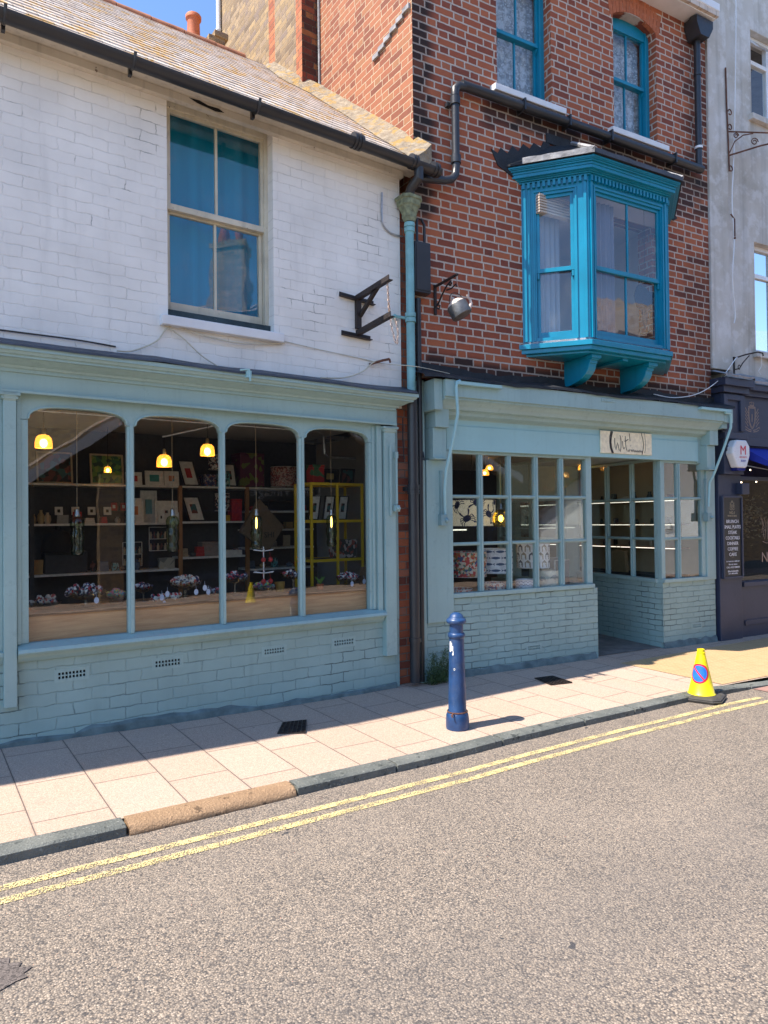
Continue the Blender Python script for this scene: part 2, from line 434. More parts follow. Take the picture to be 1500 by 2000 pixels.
M['clear'] = glass('clear_glassware', (.97, .98, .98), ior=1.45)
M['amber_glass'] = glass('amber_glass', (1., .72, .22))
M['green_glass'] = glass('olive_glass', (.74, .84, .62))
M['wood'] = None
M['brass'] = plain('brass', (.55, .40, .16), .3, Metallic=1.)
M['steel'] = plain('steel', (.45, .45, .46), .35, Metallic=1.)
M['dark'] = plain('dark_recess', (.008, .008, .008), .9)
M['int_wall'] = paint('interior_grey_wall', (.27, .27, .27), .8, .08, 2., .05)
M['int_ceiling'] = paint('interior_ceiling', (.36, .345, .33), .9, .05, 1., .02)
M['int_floor'] = paint('interior_floor', (.10, .085, .07), .6, .2, 3., .1)
M['int_dark'] = paint('interior_charcoal_wall', (.05, .05, .053), .8, .1, 2., .05)
M['int_tan'] = paint('interior_tan_panel', (.52, .38, .23), .7, .1, 2., .05)
M['shelf_white'] = plain('white_shelf_board', (.62, .60, .56), .5)

s = NT('rendered_wall_cement')
n1 = s.noise(.9, 6, .6); n2 = s.noise(5, 6, .65); n3 = s.noise(60, 4)
c = s.ramp(n1, [(.32, (.38, .345, .29)), (.5, (.52, .485, .43)), (.68, (.60, .58, .55))])
c = s.mix(s.step(n2, .48, .62), c, s.mix(.45, c, (.72, .71, .70)))
mp = s.n('ShaderNodeMapping'); s.l(s.tc.outputs['Object'], mp.inputs[0]); mp.inputs['Scale'].default_value = (7, 7, .35)
c = s.mix(s.math('MULTIPLY', s.step(s.noise(1., 4, vec=mp.outputs[0]), .5, .75), .35), c, (.16, .15, .13))
M['render'] = s.done(c, .9, s.bump(n3, .35, .006, s.bump(n2, .4, .02)))

def woodmat(name, a, b, sx=(1.2, 14, 14), rough=.45):
    s = NT(name); mp = s.n('ShaderNodeMapping'); s.l(s.tc.outputs['Object'], mp.inputs[0]); mp.inputs['Scale'].default_value = sx
    n1 = s.noise(2.2, 6, .6, vec=mp.outputs[0], dist=.6); n2 = s.noise(9, 4, vec=mp.outputs[0])
    c = s.ramp(n1, [(.3, a), (.7, b)]); c = s.mix(s.math('MULTIPLY', n2, .35), c, sh(a, .5))
    return s.done(c, rough, s.bump(n2, .12, .003))
M['wood'] = woodmat('pine_ledge_wood', (.46, .22, .10), (.70, .42, .21))
M['wood_post'] = woodmat('orange_post_wood', (.26, .12, .05), (.42, .21, .09), (14, 14, 1.2))
M['yellow'] = paint('yellow_metal_paint', (.62, .42, .02), .4, .06, 3., .05)

# slates with lichen
s = NT('lichened_roof_tiles')
sep = s.n('ShaderNodeSeparateXYZ'); s.l(s.tc.outputs['Object'], sep.inputs[0])
yy = s.math('ADD', sep.outputs[1], 0.)
row = s.math('DIVIDE', s.math('ADD', yy, .3126), .13); fr_ = s.math('FRACT', row)
cell = s.math('FLOOR', s.math('ADD', s.math('DIVIDE', sep.outputs[0], .165), s.math('MULTIPLY', s.math('FLOOR', row), .5)))
fx = s.math('FRACT', s.math('ADD', s.math('DIVIDE', sep.outputs[0], .165), s.math('MULTIPLY', s.math('FLOOR', row), .5)))
cx = s.n('ShaderNodeCombineXYZ'); s.l(cell, cx.inputs[0]); s.l(s.math('FLOOR', row), cx.inputs[1])
wn_ = s.n('ShaderNodeTexWhiteNoise', noise_dimensions='2D'); s.l(cx.outputs[0], wn_.inputs[0])
c = s.ramp(wn_.outputs['Value'], [(.0, (.34, .26, .20)), (.5, (.50, .40, .32)), (1., (.62, .52, .44))])
c = s.mix(s.step(s.noise(11, 6, .7), .42, .66), c, (.64, .55, .47))
lich = s.math('MULTIPLY', s.step(s.noise(4.2, 7, .72, dist=.4), .51, .58), s.step(s.noise(45, 3), .38, .5))
c = s.mix(lich, c, s.ramp(s.noise(20, 3), [(.3, (.50, .24, .05)), (.7, (.62, .38, .10))]))
joint_shade = s.math('MULTIPLY', s.math('SUBTRACT', 1, s.step(s.math('ADD', fr_, s.math('MULTIPLY', s.noise(6, 3), .05)), .90, .98)), s.step(s.math('MINIMUM', fx, s.math('SUBTRACT', 1, fx)), .0, .03))  # dark band below each tile step is painted contact shade, plus side joints
c = s.mix(joint_shade, (.04, .035, .03), c)
M['tiles'] = s.done(c, .85, s.bump(s.noise(50, 4), .5, .004))
s = NT('lichened_mortar')
n1 = s.noise(16, 6, .7); n2 = s.noise(7, 6, .7)
c = s.ramp(n1, [(.3, (.17, .13, .09)), (.7, (.42, .34, .24))])
c = s.mix(s.math('MULTIPLY', s.step(n2, .50, .60), .8), c, (.42, .25, .06))
M['fillet'] = s.done(c, .95, s.bump(n1, 1., .03))
M['terracotta'] = paint('terracotta_clay', (.52, .14, .055), .7, .15, 6., .2)

# ground materials
s = NT('road_asphalt_chippings')
v1 = s.voro(132, out='Color'); vd = s.voro(132); v2 = s.voro(190, out='Color'); n0 = s.noise(1.1, 5, .6); n1 = s.noise(11, 5, .6)
bw = s.n('ShaderNodeSeparateColor'); s.l(v1, bw.inputs[0]); bw2 = s.n('ShaderNodeSeparateColor'); s.l(v2, bw2.inputs[0])
c = s.ramp(bw.outputs[0], [(.0, (.05, .05, .052)), (.13, (.075, .072, .072)), (.20, (.20, .168, .138)), (.55, (.285, .235, .185)), (.85, (.37, .29, .215)), (1., (.50, .41, .32))])
c = s.mix(s.math('MULTIPLY', bw2.outputs[0], .30), c, (.30, .25, .21))
c = s.mix(s.math('MULTIPLY', s.step(vd, .38, .70), .75), c, (.10, .085, .075))
c = s.mix(s.math('MULTIPLY', s.step(n0, .45, .65), .14), c, (.33, .275, .225))
c = s.mix(s.math('MULTIPLY', s.step(n1, .60, .72), .30), c, (.20, .175, .155))
c = s.mix(s.step(s.noise(6.5, 3), .72, .73), c, (.05, .05, .055))
sx = s.n('ShaderNodeSeparateXYZ'); s.l(s.tc.outputs['Object'], sx.inputs[0])
trk = s.math('SUBTRACT', 1, s.step(s.math('ABSOLUTE', s.math('ADD', s.math('ADD', sx.outputs[1], 3.55), s.math('MULTIPLY', s.math('SUBTRACT', s.noise(.7, 3), .5), .8))), .1, .55))
c = s.mix(s.math('MULTIPLY', trk, .22), c, (.13, .115, .105))
stn = s.step(s.noise(2.4, 7, .7, dist=.8), .60, .72); c = s.mix(s.math('MULTIPLY', stn, .28), c, (.09, .08, .075))
hh = s.math('ADD', s.math('MULTIPLY', s.math('SUBTRACT', 1, vd), .8), s.math('MULTIPLY', bw.outputs[1], .5))
hh = s.math('ADD', hh, s.math('MULTIPLY', n1, .6))
M['asphalt'] = s.done(c, .85, s.bump(hh, .55, .007), Specular_IOR_Level=.3)
s = NT('dark_patch_tarmac'); v1 = s.voro(160, out='Color'); bw = s.n('ShaderNodeSeparateColor'); s.l(v1, bw.inputs[0])
M['patch'] = s.done(s.ramp(bw.outputs[0], [(.1, (.06, .05, .046)), (.9, (.17, .14, .125))]), .85, s.bump(bw.outputs[1], .5, .005))

s = NT('concrete_paving_slabs')
sep = s.n('ShaderNodeSeparateXYZ'); s.l(s.tc.outputs['Object'], sep.inputs[0])
X = s.math('SUBTRACT', sep.outputs[0], .145); col_ = s.math('FLOOR', s.math('DIVIDE', X, .385)); fX = s.math('MULTIPLY', s.math('FRACT', s.math('DIVIDE', X, .385)), .385)
Y = s.math('ADD', s.math('DIVIDE', s.math('ADD', sep.outputs[1], .62), .59), s.math('MULTIPLY', s.math('FLOORED_MODULO', col_, 3.), .333))
rowy = s.math('FLOOR', Y); fY = s.math('MULTIPLY', s.math('FRACT', Y), .59)
dj = s.math('MINIMUM', s.math('MINIMUM', fX, s.math('SUBTRACT', .385, fX)), s.math('MINIMUM', fY, s.math('SUBTRACT', .59, fY)))
dj = s.math('ADD', dj, s.math('MULTIPLY', s.math('SUBTRACT', s.noise(30, 4), .5), .003))
jm = s.step(dj, .0012, .0042)
cx = s.n('ShaderNodeCombineXYZ'); s.l(col_, cx.inputs[0]); s.l(rowy, cx.inputs[1])
wn_ = s.n('ShaderNodeTexWhiteNoise', noise_dimensions='2D'); s.l(cx.outputs[0], wn_.inputs[0])
v1 = s.voro(260, out='Color'); bw = s.n('ShaderNodeSeparateColor'); s.l(v1, bw.inputs[0])
c = s.ramp(wn_.outputs['Value'], [(.0, (.42, .30, .225)), (.6, (.445, .32, .245)), (1., (.465, .345, .27))])
c = s.mix(.42, c, s.ramp(bw.outputs[0], [(.0, (.20, .14, .11)), (.5, (.46, .345, .265)), (1., (.76, .60, .48))]))
c = s.mix(s.math('MULTIPLY', s.step(s.noise(2.0, 5, .6), .5, .7), .25), c, (.42, .33, .28))
c = s.mix(s.step(s.math('ADD', s.voro(2.6), s.math('MULTIPLY', s.noise(40, 3), .02)), .026, .036), (.20, .16, .14), c)
c = s.mix(s.math('MULTIPLY', s.step(s.noise(5.5, 6, .7), .60, .72), .30), c, (.26, .20, .17))
c = s.mix(s.math('MULTIPLY', s.math('SUBTRACT', 1, s.step(s.math('ADD', dj, s.math('MULTIPLY', s.math('SUBTRACT', s.noise(22, 5, .7), .5), .03)), .0, .014)), .35), c, (.20, .15, .12))
c = s.mix(jm, (.13, .10, .085), c)
M['slabs'] = s.done(c, .85, s.bump(s.math('ADD', s.math('MULTIPLY', jm, 1.), s.math('MULTIPLY', bw.outputs[1], .12)), .5, .004), Specular_IOR_Level=.3)
s = NT('buff_tactile_paving')
sep = s.n('ShaderNodeSeparateXYZ'); s.l(s.tc.outputs['Object'], sep.inputs[0])
def tri(a, p): return s.math('ABSOLUTE', s.math('SUBTRACT', s.math('FRACT', s.math('DIVIDE', a, p)), .5))
dd = s.math('SQRT', s.math('ADD', s.math('POWER', tri(sep.outputs[0], .066), 2), s.math('POWER', tri(sep.outputs[1], .066), 2)))
bl = s.math('SUBTRACT', 1, s.step(dd, .15, .24))
fa = s.math('FRACT', s.math('DIVIDE', sep.outputs[1], .4)); fb = s.math('FRACT', s.math('DIVIDE', sep.outputs[0], .4))
jj = s.math('MULTIPLY', s.step(fa, .0, .015), s.step(fb, .0, .015))
c = s.mix(s.noise(9, 5), (.40, .255, .12), (.53, .36, .195)); c = s.mix(s.math('MULTIPLY', bl, .25), c, (.70, .50, .28)); c = s.mix(jj, (.22, .14, .08), c)
M['tactile'] = s.done(c, .85, s.bump(s.math('ADD', bl, s.math('MULTIPLY', s.noise(120, 3), .2)), .8, .006))
def stone(name, a, b, bm=.6, dist=.012, sc_=70):
    s = NT(name); n1 = s.noise(3, 6, .6); n2 = s.noise(sc_, 5, .65)
    c = s.ramp(n1, [(.3, a), (.7, b)]); c = s.mix(s.step(n2, .55, .7), c, sh(b, 1.5)); c = s.mix(s.step(s.noise(14, 5, .7), .58, .66), c, sh(a, .5))
    return s.done(c, .75, s.bump(n2, bm, dist))
M['kerb'] = stone('dark_granite_kerb', (.075, .085, .080), (.19, .195, .175), .9, .014, 55)
M['kerb_tan'] = stone('tan_stone_kerb', (.27, .165, .09), (.40, .255, .145), 1., .012, 75)
s = NT('worn_yellow_road_paint'); s.b.inputs['Base Color'].default_value = (.80, .56, .10, 1)
c = s.mix(s.noise(30, 4), (.62, .49, .20), (.80, .66, .32)); s.l(c, s.b.inputs['Base Color']); s.b.inputs['Roughness'].default_value = .8
tr = s.n('ShaderNodeBsdfTransparent'); mx = s.n('ShaderNodeMixShader')
vd = s.voro(132); f = s.math('ADD', vd, s.math('MULTIPLY', s.math('SUBTRACT', s.noise(9, 6, .7), .5), 1.3)); f = s.math('MULTIPLY', s.step(f, .40, .68), .95)
s.l(s.bump(s.math('SUBTRACT', 1, vd), .5, .006), s.b.inputs['Normal'])
s.l(f, mx.inputs[0]); s.l(s.b.outputs[0], mx.inputs[1]); s.l(tr.outputs[0], mx.inputs[2]); s.l(mx.outputs[0], s.out.inputs[0])
M['yellow_line'] = s.m

# ================================================================ THE GROUND
def G(x): return 1.6-1.525-.028*(max(-3., min(x, 3.1))-.5)      # pavement level at the facades
KP = [(-60, -1.69), (3.4, -1.69), (4.6, -1.745), (5.2, -1.79), (5.9, -1.83), (7.1, -1.97), (9., -2.2), (13, -2.66), (60, -8.1)]
def K(x):
    for a, b in zip(KP, KP[1:]):
        if x <= b[0]: return a[1]+(b[1]-a[1])*(x-a[0])/(b[0]-a[0])
    return KP[-1][1]
def gz(x, y, h=0.): return G(x)+.015*max(-2.6, min(y, 0))+h
I = Matrix.Identity(4)
XS = [-60, -20, -8, -4, -3]+[-3+.4*i for i in range(1, 43)]+[16, 20, 30, 60]
mb = MB(I); mb.box(-300, 300, -300, 300, -.9, -.6); tag(mb.build('ground', paint('earth', (.16, .13, .1), .9), None, (0, 0, -.9)), kind='structure')
mb = MB(I)
YS = lambda x: [K(x)+.02, -2.2 if K(x) > -2.1 else K(x)-.1, -3, -4, -5, -6, -7, -8.]
for a, b in zip(XS, XS[1:]):
    ya, yb = YS(a), YS(b)
    for k in range(7):
        q = lambda x, y: (x, y, gz(x, -1.7)-.052+(.03 if y < -3 else 0))
        mb.quad(q(a, ya[k+1]), q(b, yb[k+1]), q(b, yb[k]), q(a, ya[k]))
tag(mb.build('road', M['asphalt'], None, (0, 0, 0), weld=True, smooth=True), kind='structure')
mb = MB(I)
for a, b in zip(XS, XS[1:]):
    fr = [K, lambda x: -.9, lambda x: -.3, lambda x: 3.2]
    for k in range(3):
        ya0, ya1, yb0, yb1 = fr[k](a), fr[k+1](a), fr[k](b), fr[k+1](b)
        if a > 12: ya1 = max(ya1, ya0+.5*(k+1)); yb1 = max(yb1, yb0+.5*(k+1))
        mb.quad((a, ya0+(.10 if k == 0 else 0), gz(a, ya0)), (b, yb0+(.10 if k == 0 else 0), gz(b, yb0)), (b, yb1, gz(b, yb1)), (a, ya1, gz(a, ya1)))
tag(mb.build('pavement', M['slabs'], None, (0, 0, 0), weld=True), kind='structure')
# far pavement across the road
mb = MB(I); mb.box(-60, 60, -9.2, -8., -.6, G(3)+.01); tag(mb.build('far_pavement', M['slabs'], None, (0, -8.6, -.6)), kind='structure')
# kerb of separate stones
kb = bpy.data.objects.new('kerb', None); C.objects.link(kb); place(kb, I, (0, -1.69, 0)); tag(kb, kind='structure')
cuts = [-5.6, -4.7, -3.8, -2.9, -2, -1.0, -.02, .94, 1.92, 2.66, 3.62, 4.5, 5.1, 5.9, 6.75, 7.6, 8.5, 9.4, 10.3, 11.3, 12.4]
for i, (a, b) in enumerate(zip(cuts, cuts[1:])):
    mb = MB(I); ya, yb = K(a), K(b); N = 10; tan = abs(a-.94) < .01
    prof = []
    for k in range(N+1):
        x = a+.008+(b-a-.016)*k/N; y = ya+(yb-ya)*k/N; z = gz(x, y)
        w_ = random.uniform(-.004, .004) if tan else random.uniform(-.0018, .0018)
        drop = 0. if x < 6.4 else min(.035, .05*(x-6.4))
        if tan: pr = [(.115, .004), (.06, .006), (.012, -.004+w_), (-.012+w_, -.022), (-.02+w_, -.045), (-.01, -.10), (.115, -.10)]
        else: pr = [(.112, .004), (.05, .004), (.006, .002+w_), (-.006+w_, -.008), (-.006, -.10), (.112, -.10)]
        prof.append([(x, y+p, z+q-(drop if q > -.05 else 0)) for p, q in pr])
    n = len(prof[0]); i0 = 0; mb.v = [p for r_ in prof for p in r_]
    for k in range(N):
        for j in range(n): mb.f.append([k*n+j, k*n+(j+1) % n, (k+1)*n+(j+1) % n, (k+1)*n+j])
    mb.f.append(list(range(n))); mb.f.append([N*n+j for j in range(n)][::-1])
    o = mb.build('kerb_stone', M['kerb_tan'] if tan else M['kerb'], kb, smooth=True)
    if tan: o['label'] = 'tan weathered sandstone kerb stone among dark granite ones'
# double yellow lines
for off, wd in ((-.245, .055), (-.365, .055)):
    mb = MB(I); xs = [-6+.25*i for i in range(53)]
    for a, b in zip(xs, xs[1:]):
        if b > 6.7-(.0 if off > -.3 else .15): break
        q = lambda x, o_: (x, K(x)+o_, gz(x, -1.7)-.048)
        mb.quad(q(a, off-wd/2), q(b, off-wd/2), q(b, off+wd/2), q(a, off+wd/2))
    tag(mb.build('yellow_line', M['yellow_line'], None, (0, 0, 0)), kind='structure')
# darker tarmac patch at the road's left
mb = MB(I); pts = [(-1.5, -2.38), (.245, -2.42), (.275, -2.45), (.268, -2.49), (.31, -2.505), (.305, -2.545), (.345, -2.56), (.33, -2.59), (.375, -2.61), (.34, -2.635), (.352, -2.665), (.31, -2.67), (.22, -2.715), (-1.5, -2.73)]
mb.poly([(x, y, gz(x, -1.7)-.0475) for x, y in pts][::-1]); tag(mb.build('tarmac_patch', M['patch'], None, (0, 0, 0)), kind='structure')
# reddish crossing at right and buff tactile paving
mb = MB(I); xs = [6.75+.4*i for i in range(14)]
for a, b in zip(xs, xs[1:]):
    q = lambda x, o_: (x, K(x)+o_, gz(x, -1.7)-.046)
    mb.quad(q(a, -1.6), q(b, -1.6), q(b, -.02), q(a, -.02))
tag(mb.build('red_road_surface', paint('red_tarmac', (.34, .19, .155), .85, .15, 9., .5), None, (0, 0, 0)), kind='structure')
mb = MB(I); xs = [6.5+.3*i for i in range(12)]
for a, b in zip(xs, xs[1:]):
    t0 = lambda x: -.62-.06*(x-6.5); q = lambda x, y: (x, y, gz(x, y)+.004)
    for k in range(3):
        ya = t0(a)+(K(a)+.12-t0(a))*k/3; ya2 = t0(a)+(K(a)+.12-t0(a))*(k+1)/3
        yb = t0(b)+(K(b)+.12-t0(b))*k/3; yb2 = t0(b)+(K(b)+.12-t0(b))*(k+1)/3
        mb.quad(q(a, ya2), q(b, yb2), q(b, yb), q(a, ya))
tag(mb.build('tactile_paving', M['tactile'], None, (0, 0, 0)), kind='structure')
# dark lobby floor
mb = MB(F2); g2 = lambda s_: -1.6+.004
mb.quad((2.36, .03, g2(0)), (3.47, .03, g2(0)), (3.66, 1.7, g2(0)), (2.36, 1.7, g2(0)))
tag(mb.build('lobby_floor', paint('worn_lobby_slab', (.17, .155, .14), .8, .35, 5., .4, chips=(.34, .32, .30)), None, (2.9, .8, g2(0))), kind='structure')

def grate(pts, label):
    c = [sum(p[i] for p in pts)/4 for i in (0, 1)]; z = gz(c[0], c[1])
    t = thing('drain_grate', label, 'drain grate', I, (c[0], c[1], z), 'drain grates in the pavement')
    P = [Vector(p) for p in pts]
    mb = MB(I); mb.poly([(p.x, p.y, z+.003) for p in P]); mb.build('dark_sheet', M['dark'], t)  # flat black sheet stands for the shade down the drain
    mb = MB(I)
    def at(u, v): q = P[0].lerp(P[1], u).lerp(P[3].lerp(P[2], u), v); return q
    for k in range(9):
        v = k/8; mb.tube([(*at(0, v), z+.007), (*at(1, v), z+.007)], .006, 4)
    for k in range(7): mb.tube([(*at(k/6, 0), z+.008), (*at(k/6, 1), z+.008)], .005, 4)
    mb.build('iron_bars', M['black_iron'], t)
grate([(2.44, -.47), (2.62, -.52), (2.46, -.80), (2.28, -.70)], 'small square iron drain grate at the shadow edge before the white shop')
grate([(5.2, -.56), (5.42, -.60), (5.36, -.90), (5.12, -.84)], 'small iron drain grate in the pavement before the paned shop window')

# ================================================================ shared pieces
def arch_board(mb, x0, x1, ztop, bays, y0, y1, zs, rise, power=3.2):
    """head board between x0 and x1 with a flat-arched cut over each bay"""
    N = 14; xs = []; 
    def zb(x):
        for a, b in bays:
            if a-1e-6 <= x <= b+1e-6:
                t = abs((x-(a+b)/2)/((b-a)/2)); return zs+rise*(max(0, 1-t**power))**(1/2.4)
        return zs
    cuts = [x0]
    for a, b in bays:
        cuts += [a+(b-a)*.5*(1-math.cos(math.pi*k/N)) for k in range(N+1)]
    cuts.append(x1); cuts = sorted(set(round(c, 5) for c in cuts))
    for a, b in zip(cuts, cuts[1:]):
        if b-a < 1e-5: continue
        za, zb_ = zb(a), zb(b)
        inbay = any(p-1e-6 <= a and b <= q+1e-6 for p, q in bays)
        if not inbay: za = zb_ = zs-.0
        mb.quad((a,y0,za),(b,y0,zb_),(b,y0,ztop),(a,y0,ztop)); mb.quad((b,y1,zb_),(a,y1,za),(a,y1,ztop),(b,y1,ztop))
        mb.quad((a,y1,za),(b,y1,zb_),(b,y0,zb_),(a,y0,za)); mb.quad((a,y0,ztop),(b,y0,ztop),(b,y1,ztop),(a,y1,ztop))
    return cuts, zb

def sash_frame(mb, x0, x1, z0, z1, y, fr=.035, rails=(), stiles=(), bar=.018, d=.035, bot=None):
    mb.box(x0, x0+fr, y, y+d, z0, z1); mb.box(x1-fr, x1, y, y+d, z0, z1)
    mb.box(x0+fr, x1-fr, y, y+d, z1-fr, z1); mb.box(x0+fr, x1-fr, y, y+d, z0, z0+(bot or fr))
    for z in rails: mb.box(x0+fr, x1-fr, y+.002, y+d-.002, z-bar/2, z+bar/2)
    for x in stiles: mb.box(x-bar/2, x+bar/2, y+.003, y+d-.003, z0+(bot or fr), z1-fr)

def pane(parent, x0, x1, z0, z1, y, mat=None, fr=F1, name='pane', tilt=0.):
    mb = MB(fr); mb.quad((x0, y, z0), (x1, y+tilt, z0), (x1, y+tilt, z1), (x0, y, z1))
    return mb.build(name, mat or M['glass'], parent)

def airbrick(parent, x0, x1, z0, z1, y, fr, nx=8, nz=2, mat=None):
    mb = MB(fr); dx = (x1-x0)/nx; dz = (z1-z0)/nz; t = dx*.17
    for k in range(nx+1): mb.box(x0+k*dx-t, x0+k*dx+t, y-.004, y+.012, z0-t, z1+t)
    for k in range(nz+1):
        for j in range(nx): mb.box(x0+j*dx+t, x0+(j+1)*dx-t, y-.0035, y+.012, z0+k*dz-t, z0+k*dz+t)
    mb.box(x0-.022, x0-t-.0005, y-.003, y+.012, z0-.018, z1+.018); mb.box(x1+t+.0005, x1+.022, y-.003, y+.012, z0-.018, z1+.018)
    mb.box(x0-t, x1+t, y-.003, y+.012, z1+t+.0005, z1+.018); mb.box(x0-t, x1+t, y-.003, y+.012, z0-.018, z0-t-.0005)
    o = mb.build('air_brick', mat or M['sage'], parent)
    mb = MB(fr); mb.box(x0-t, x1+t, y+.02, y+.03, z0-t, z1+t); mb.build('dark_backing', M['dark'], o)  # black backing stands for the shade inside the vent
    return o

# ================================================================ THE WHITE BRICK SHOP
A = thing('white_brick_shop', 'low white painted brick shop with sage green shopfront and a mossy tiled roof', 'shop building', F1, (2.2, 0, -1.56))
mb = MB(F1); mb.wall(-8, 3.985, 1.10, 3.44, 0, .24, [(1.70, 2.62, 1.64, 3.44)]); mb.build('upper_wall', M['white_brick'], A)
airs = [(.89, 1.08, -1.115, -1.06), (1.58, 1.78, -1.12, -1.065), (2.50, 2.69, -1.13, -1.08), (3.19, 3.40, -1.135, -1.08)]
mb = MB(F1); mb.wall(-8, 3.925, -1.9, -.955, 0, .2, [(a, b, c, d) for a, b, c, d in airs]); mb.build('stall_riser', M['sage_brick'], A)
for a in airs: airbrick(A, *a, 0, F1)
# rough rendered skirting along the foot of the wall
mb = MB(F1)
xs = [-2+.12*i for i in range(50)]; random.seed(3)
hs = [.025+.03*random.random()+(.03 if 1.0 < x < 2.3 else 0) for x in xs]; ds = [.018+.02*random.random() for x in xs]
for (a, ha, da), (b, hb, db) in zip(zip(xs, hs, ds), list(zip(xs, hs, ds))[1:]):
    if b > 3.93: break
    za, zb_ = G(a)-1.6, G(b)-1.6
    mb.quad((a, -da, za-.02), (b, -db, zb_-.02), (b, -db*.8, zb_+hb*.6), (a, -da*.8, za+ha*.6)); mb.quad((a, -da*.8, za+ha*.6), (b, -db*.8, zb_+hb*.6), (b, .01, zb_+hb), (a, .01, za+ha))
mb.build('foot_fillet', M['foot'], A, weld=True, smooth=True)
# roof
z_r = lambda y: 3.46+.844*(y+.22)
saw = [(-.31, z_r(-.31))]; yy_ = -.31
while yy_ < 2.70: saw += [(yy_+.13, z_r(yy_+.13)-.005), (yy_+.131, z_r(yy_+.131)+.005)]; yy_ += .13
mb = MB(F1); mb.prism(saw+[(2.85, z_r(2.85)), (6.2, z_r(2.85)-2.6), (6.2, z_r(2.85)-2.7), (2.85, z_r(2.85)-.07), (-.29, z_r(-.31)-.035)], 'x', -8, 4.17)
mb.build('tiled_roof', M['tiles'], A)
mb = MB(F1)
for k in range(30):
    x = -8+.4*k
    if x+.4 > 3.75: break
    mb.tube([(x+.004, 2.84, z_r(2.85)-.055), (x+.396, 2.84, z_r(2.85)-.055)], [.070, .076], 12)
mb.build('ridge_tiles', paint('weathered_ridge_clay', (.34, .14, .075), .85, .25, 7., .4, chips=(.42, .28, .12)), A, smooth=True)
mb = MB(F1); mb.box(3.12, 3.7, 3.85, 4.4, 4.0, 6.80); mb.box(3.50, 3.74, 3.80, 4.4, 6.80, 6.88); mb.box(3.58, 3.78, 3.78, 4.4, 6.8805, 6.96); chs = mb.build('chimney', M['stock_brick'], A)
mb = MB(F1); mb.lathe([(.10, 0), (.092, .06), (.085, .30), (.088, .31), (.108, .33), (.110, .37), (.10, .385), (.08, .39), (.075, .2)], (3.35, 4.0, 6.80), 24, cap=False); mb.build('chimney_pot', M['terracotta'], chs, smooth=True)
# lichened mortar fillet against the brick gable
mb = MB(F1); N = 16; prev = None; random.seed(5)
for k in range(N+1):
    y = -.21+2.85*k/N; wx = .21-.05*k/N+random.uniform(-.035, .035); hz = .22-.09*k/N; xe = 4.17 if y < 1.86 else 3.93
    if y < 0: xe = 4.22
    row = [(xe-wx, y, z_r(y)+.008), (xe-wx*.7, y, z_r(y)+.055+random.uniform(0, .015)), (xe-wx*.3, y, z_r(y)+hz*.55+random.uniform(0, .02)), (xe+.01, y, z_r(y)+hz), (xe+.01, y, z_r(y)-.06)]
    if prev:
        for a, b in zip(range(4), range(1, 5)): mb.quad(prev[a], row[a], row[b], prev[b])
    else: mb.poly(row)
    prev = row
mb.build('mortar_fillet', M['fillet'], A, smooth=True)
# eaves board and soffit
mb = MB(F1); mb.prism([(-.20, 3.415), (-.20, 3.475), (.02, 3.52), (.02, 3.425)], 'x', -8, 4.13); mb.box(-8, 4.0, -.055, .0, 3.36, 3.419)
mb.build('eaves_board', M['cream_soffit'], A)
mb = MB(F1); mb.poly([(1.86, -.058, 3.408), (1.93, -.058, 3.385), (2.0, -.058, 3.378), (2.08, -.058, 3.368), (2.16, -.058, 3.382), (2.11, -.058, 3.402), (2.02, -.058, 3.398), (1.95, -.058, 3.414)]); mb.build('peeled_patch', M['dark'], A)
# gutter
mb = MB(F1); pr = []
for k in range(13):
    a = math.pi*k/12; pr.append((-.27-.062*math.cos(a), 3.405-.062*math.sin(a)))
for k in range(12, -1, -1):
    a = math.pi*k/12; pr.append((-.27-.055*math.cos(a), 3.407-.055*math.sin(a)))
mb.prism(pr, 'x', -8, 4.27)
gut = mb.build('gutter', M['black_plastic'], A, smooth=True)
for x in (-1.2, -.35, .54, 1.37, 2.35):
    mb = MB(F1); pts = [(x, -.27-.066*math.cos(math.pi*k/8), 3.41-.066*math.sin(math.pi*k/8)) for k in range(9)]
    mb.tube([(x, -.2, 3.44)]+pts[::-1]+[(x, -.345, 3.425)], .012, 6); mb.box(x-.012, x+.012, -.21, -.17, 3.33, 3.45); mb.build('gutter_bracket', M['black_plastic'], gut, smooth=True)
mb = MB(F1)
for dx in (-.035, 0, .035): mb.tube([(3.32+dx-.012, -.27, 3.405), (3.32+dx+.012, -.27, 3.405)], .071, 14)
mb.build('gutter_joint', M['black_plastic'], gut, smooth=True)
mb = MB(F1)
for dx in (3.92, 3.96, 4.18, 4.22): mb.tube([(dx, -.27, 3.405), (dx+.022, -.27, 3.405)], .070, 14)
mb.tube([(4.02, -.27, 3.38), (4.02, -.27, 3.27), (4.0, -.16, 3.20), (3.99, -.13, 3.08)], [.05, .05, .045, .038], 12)
mb.build('gutter_outlet', M['black_plastic'], gut, smooth=True)
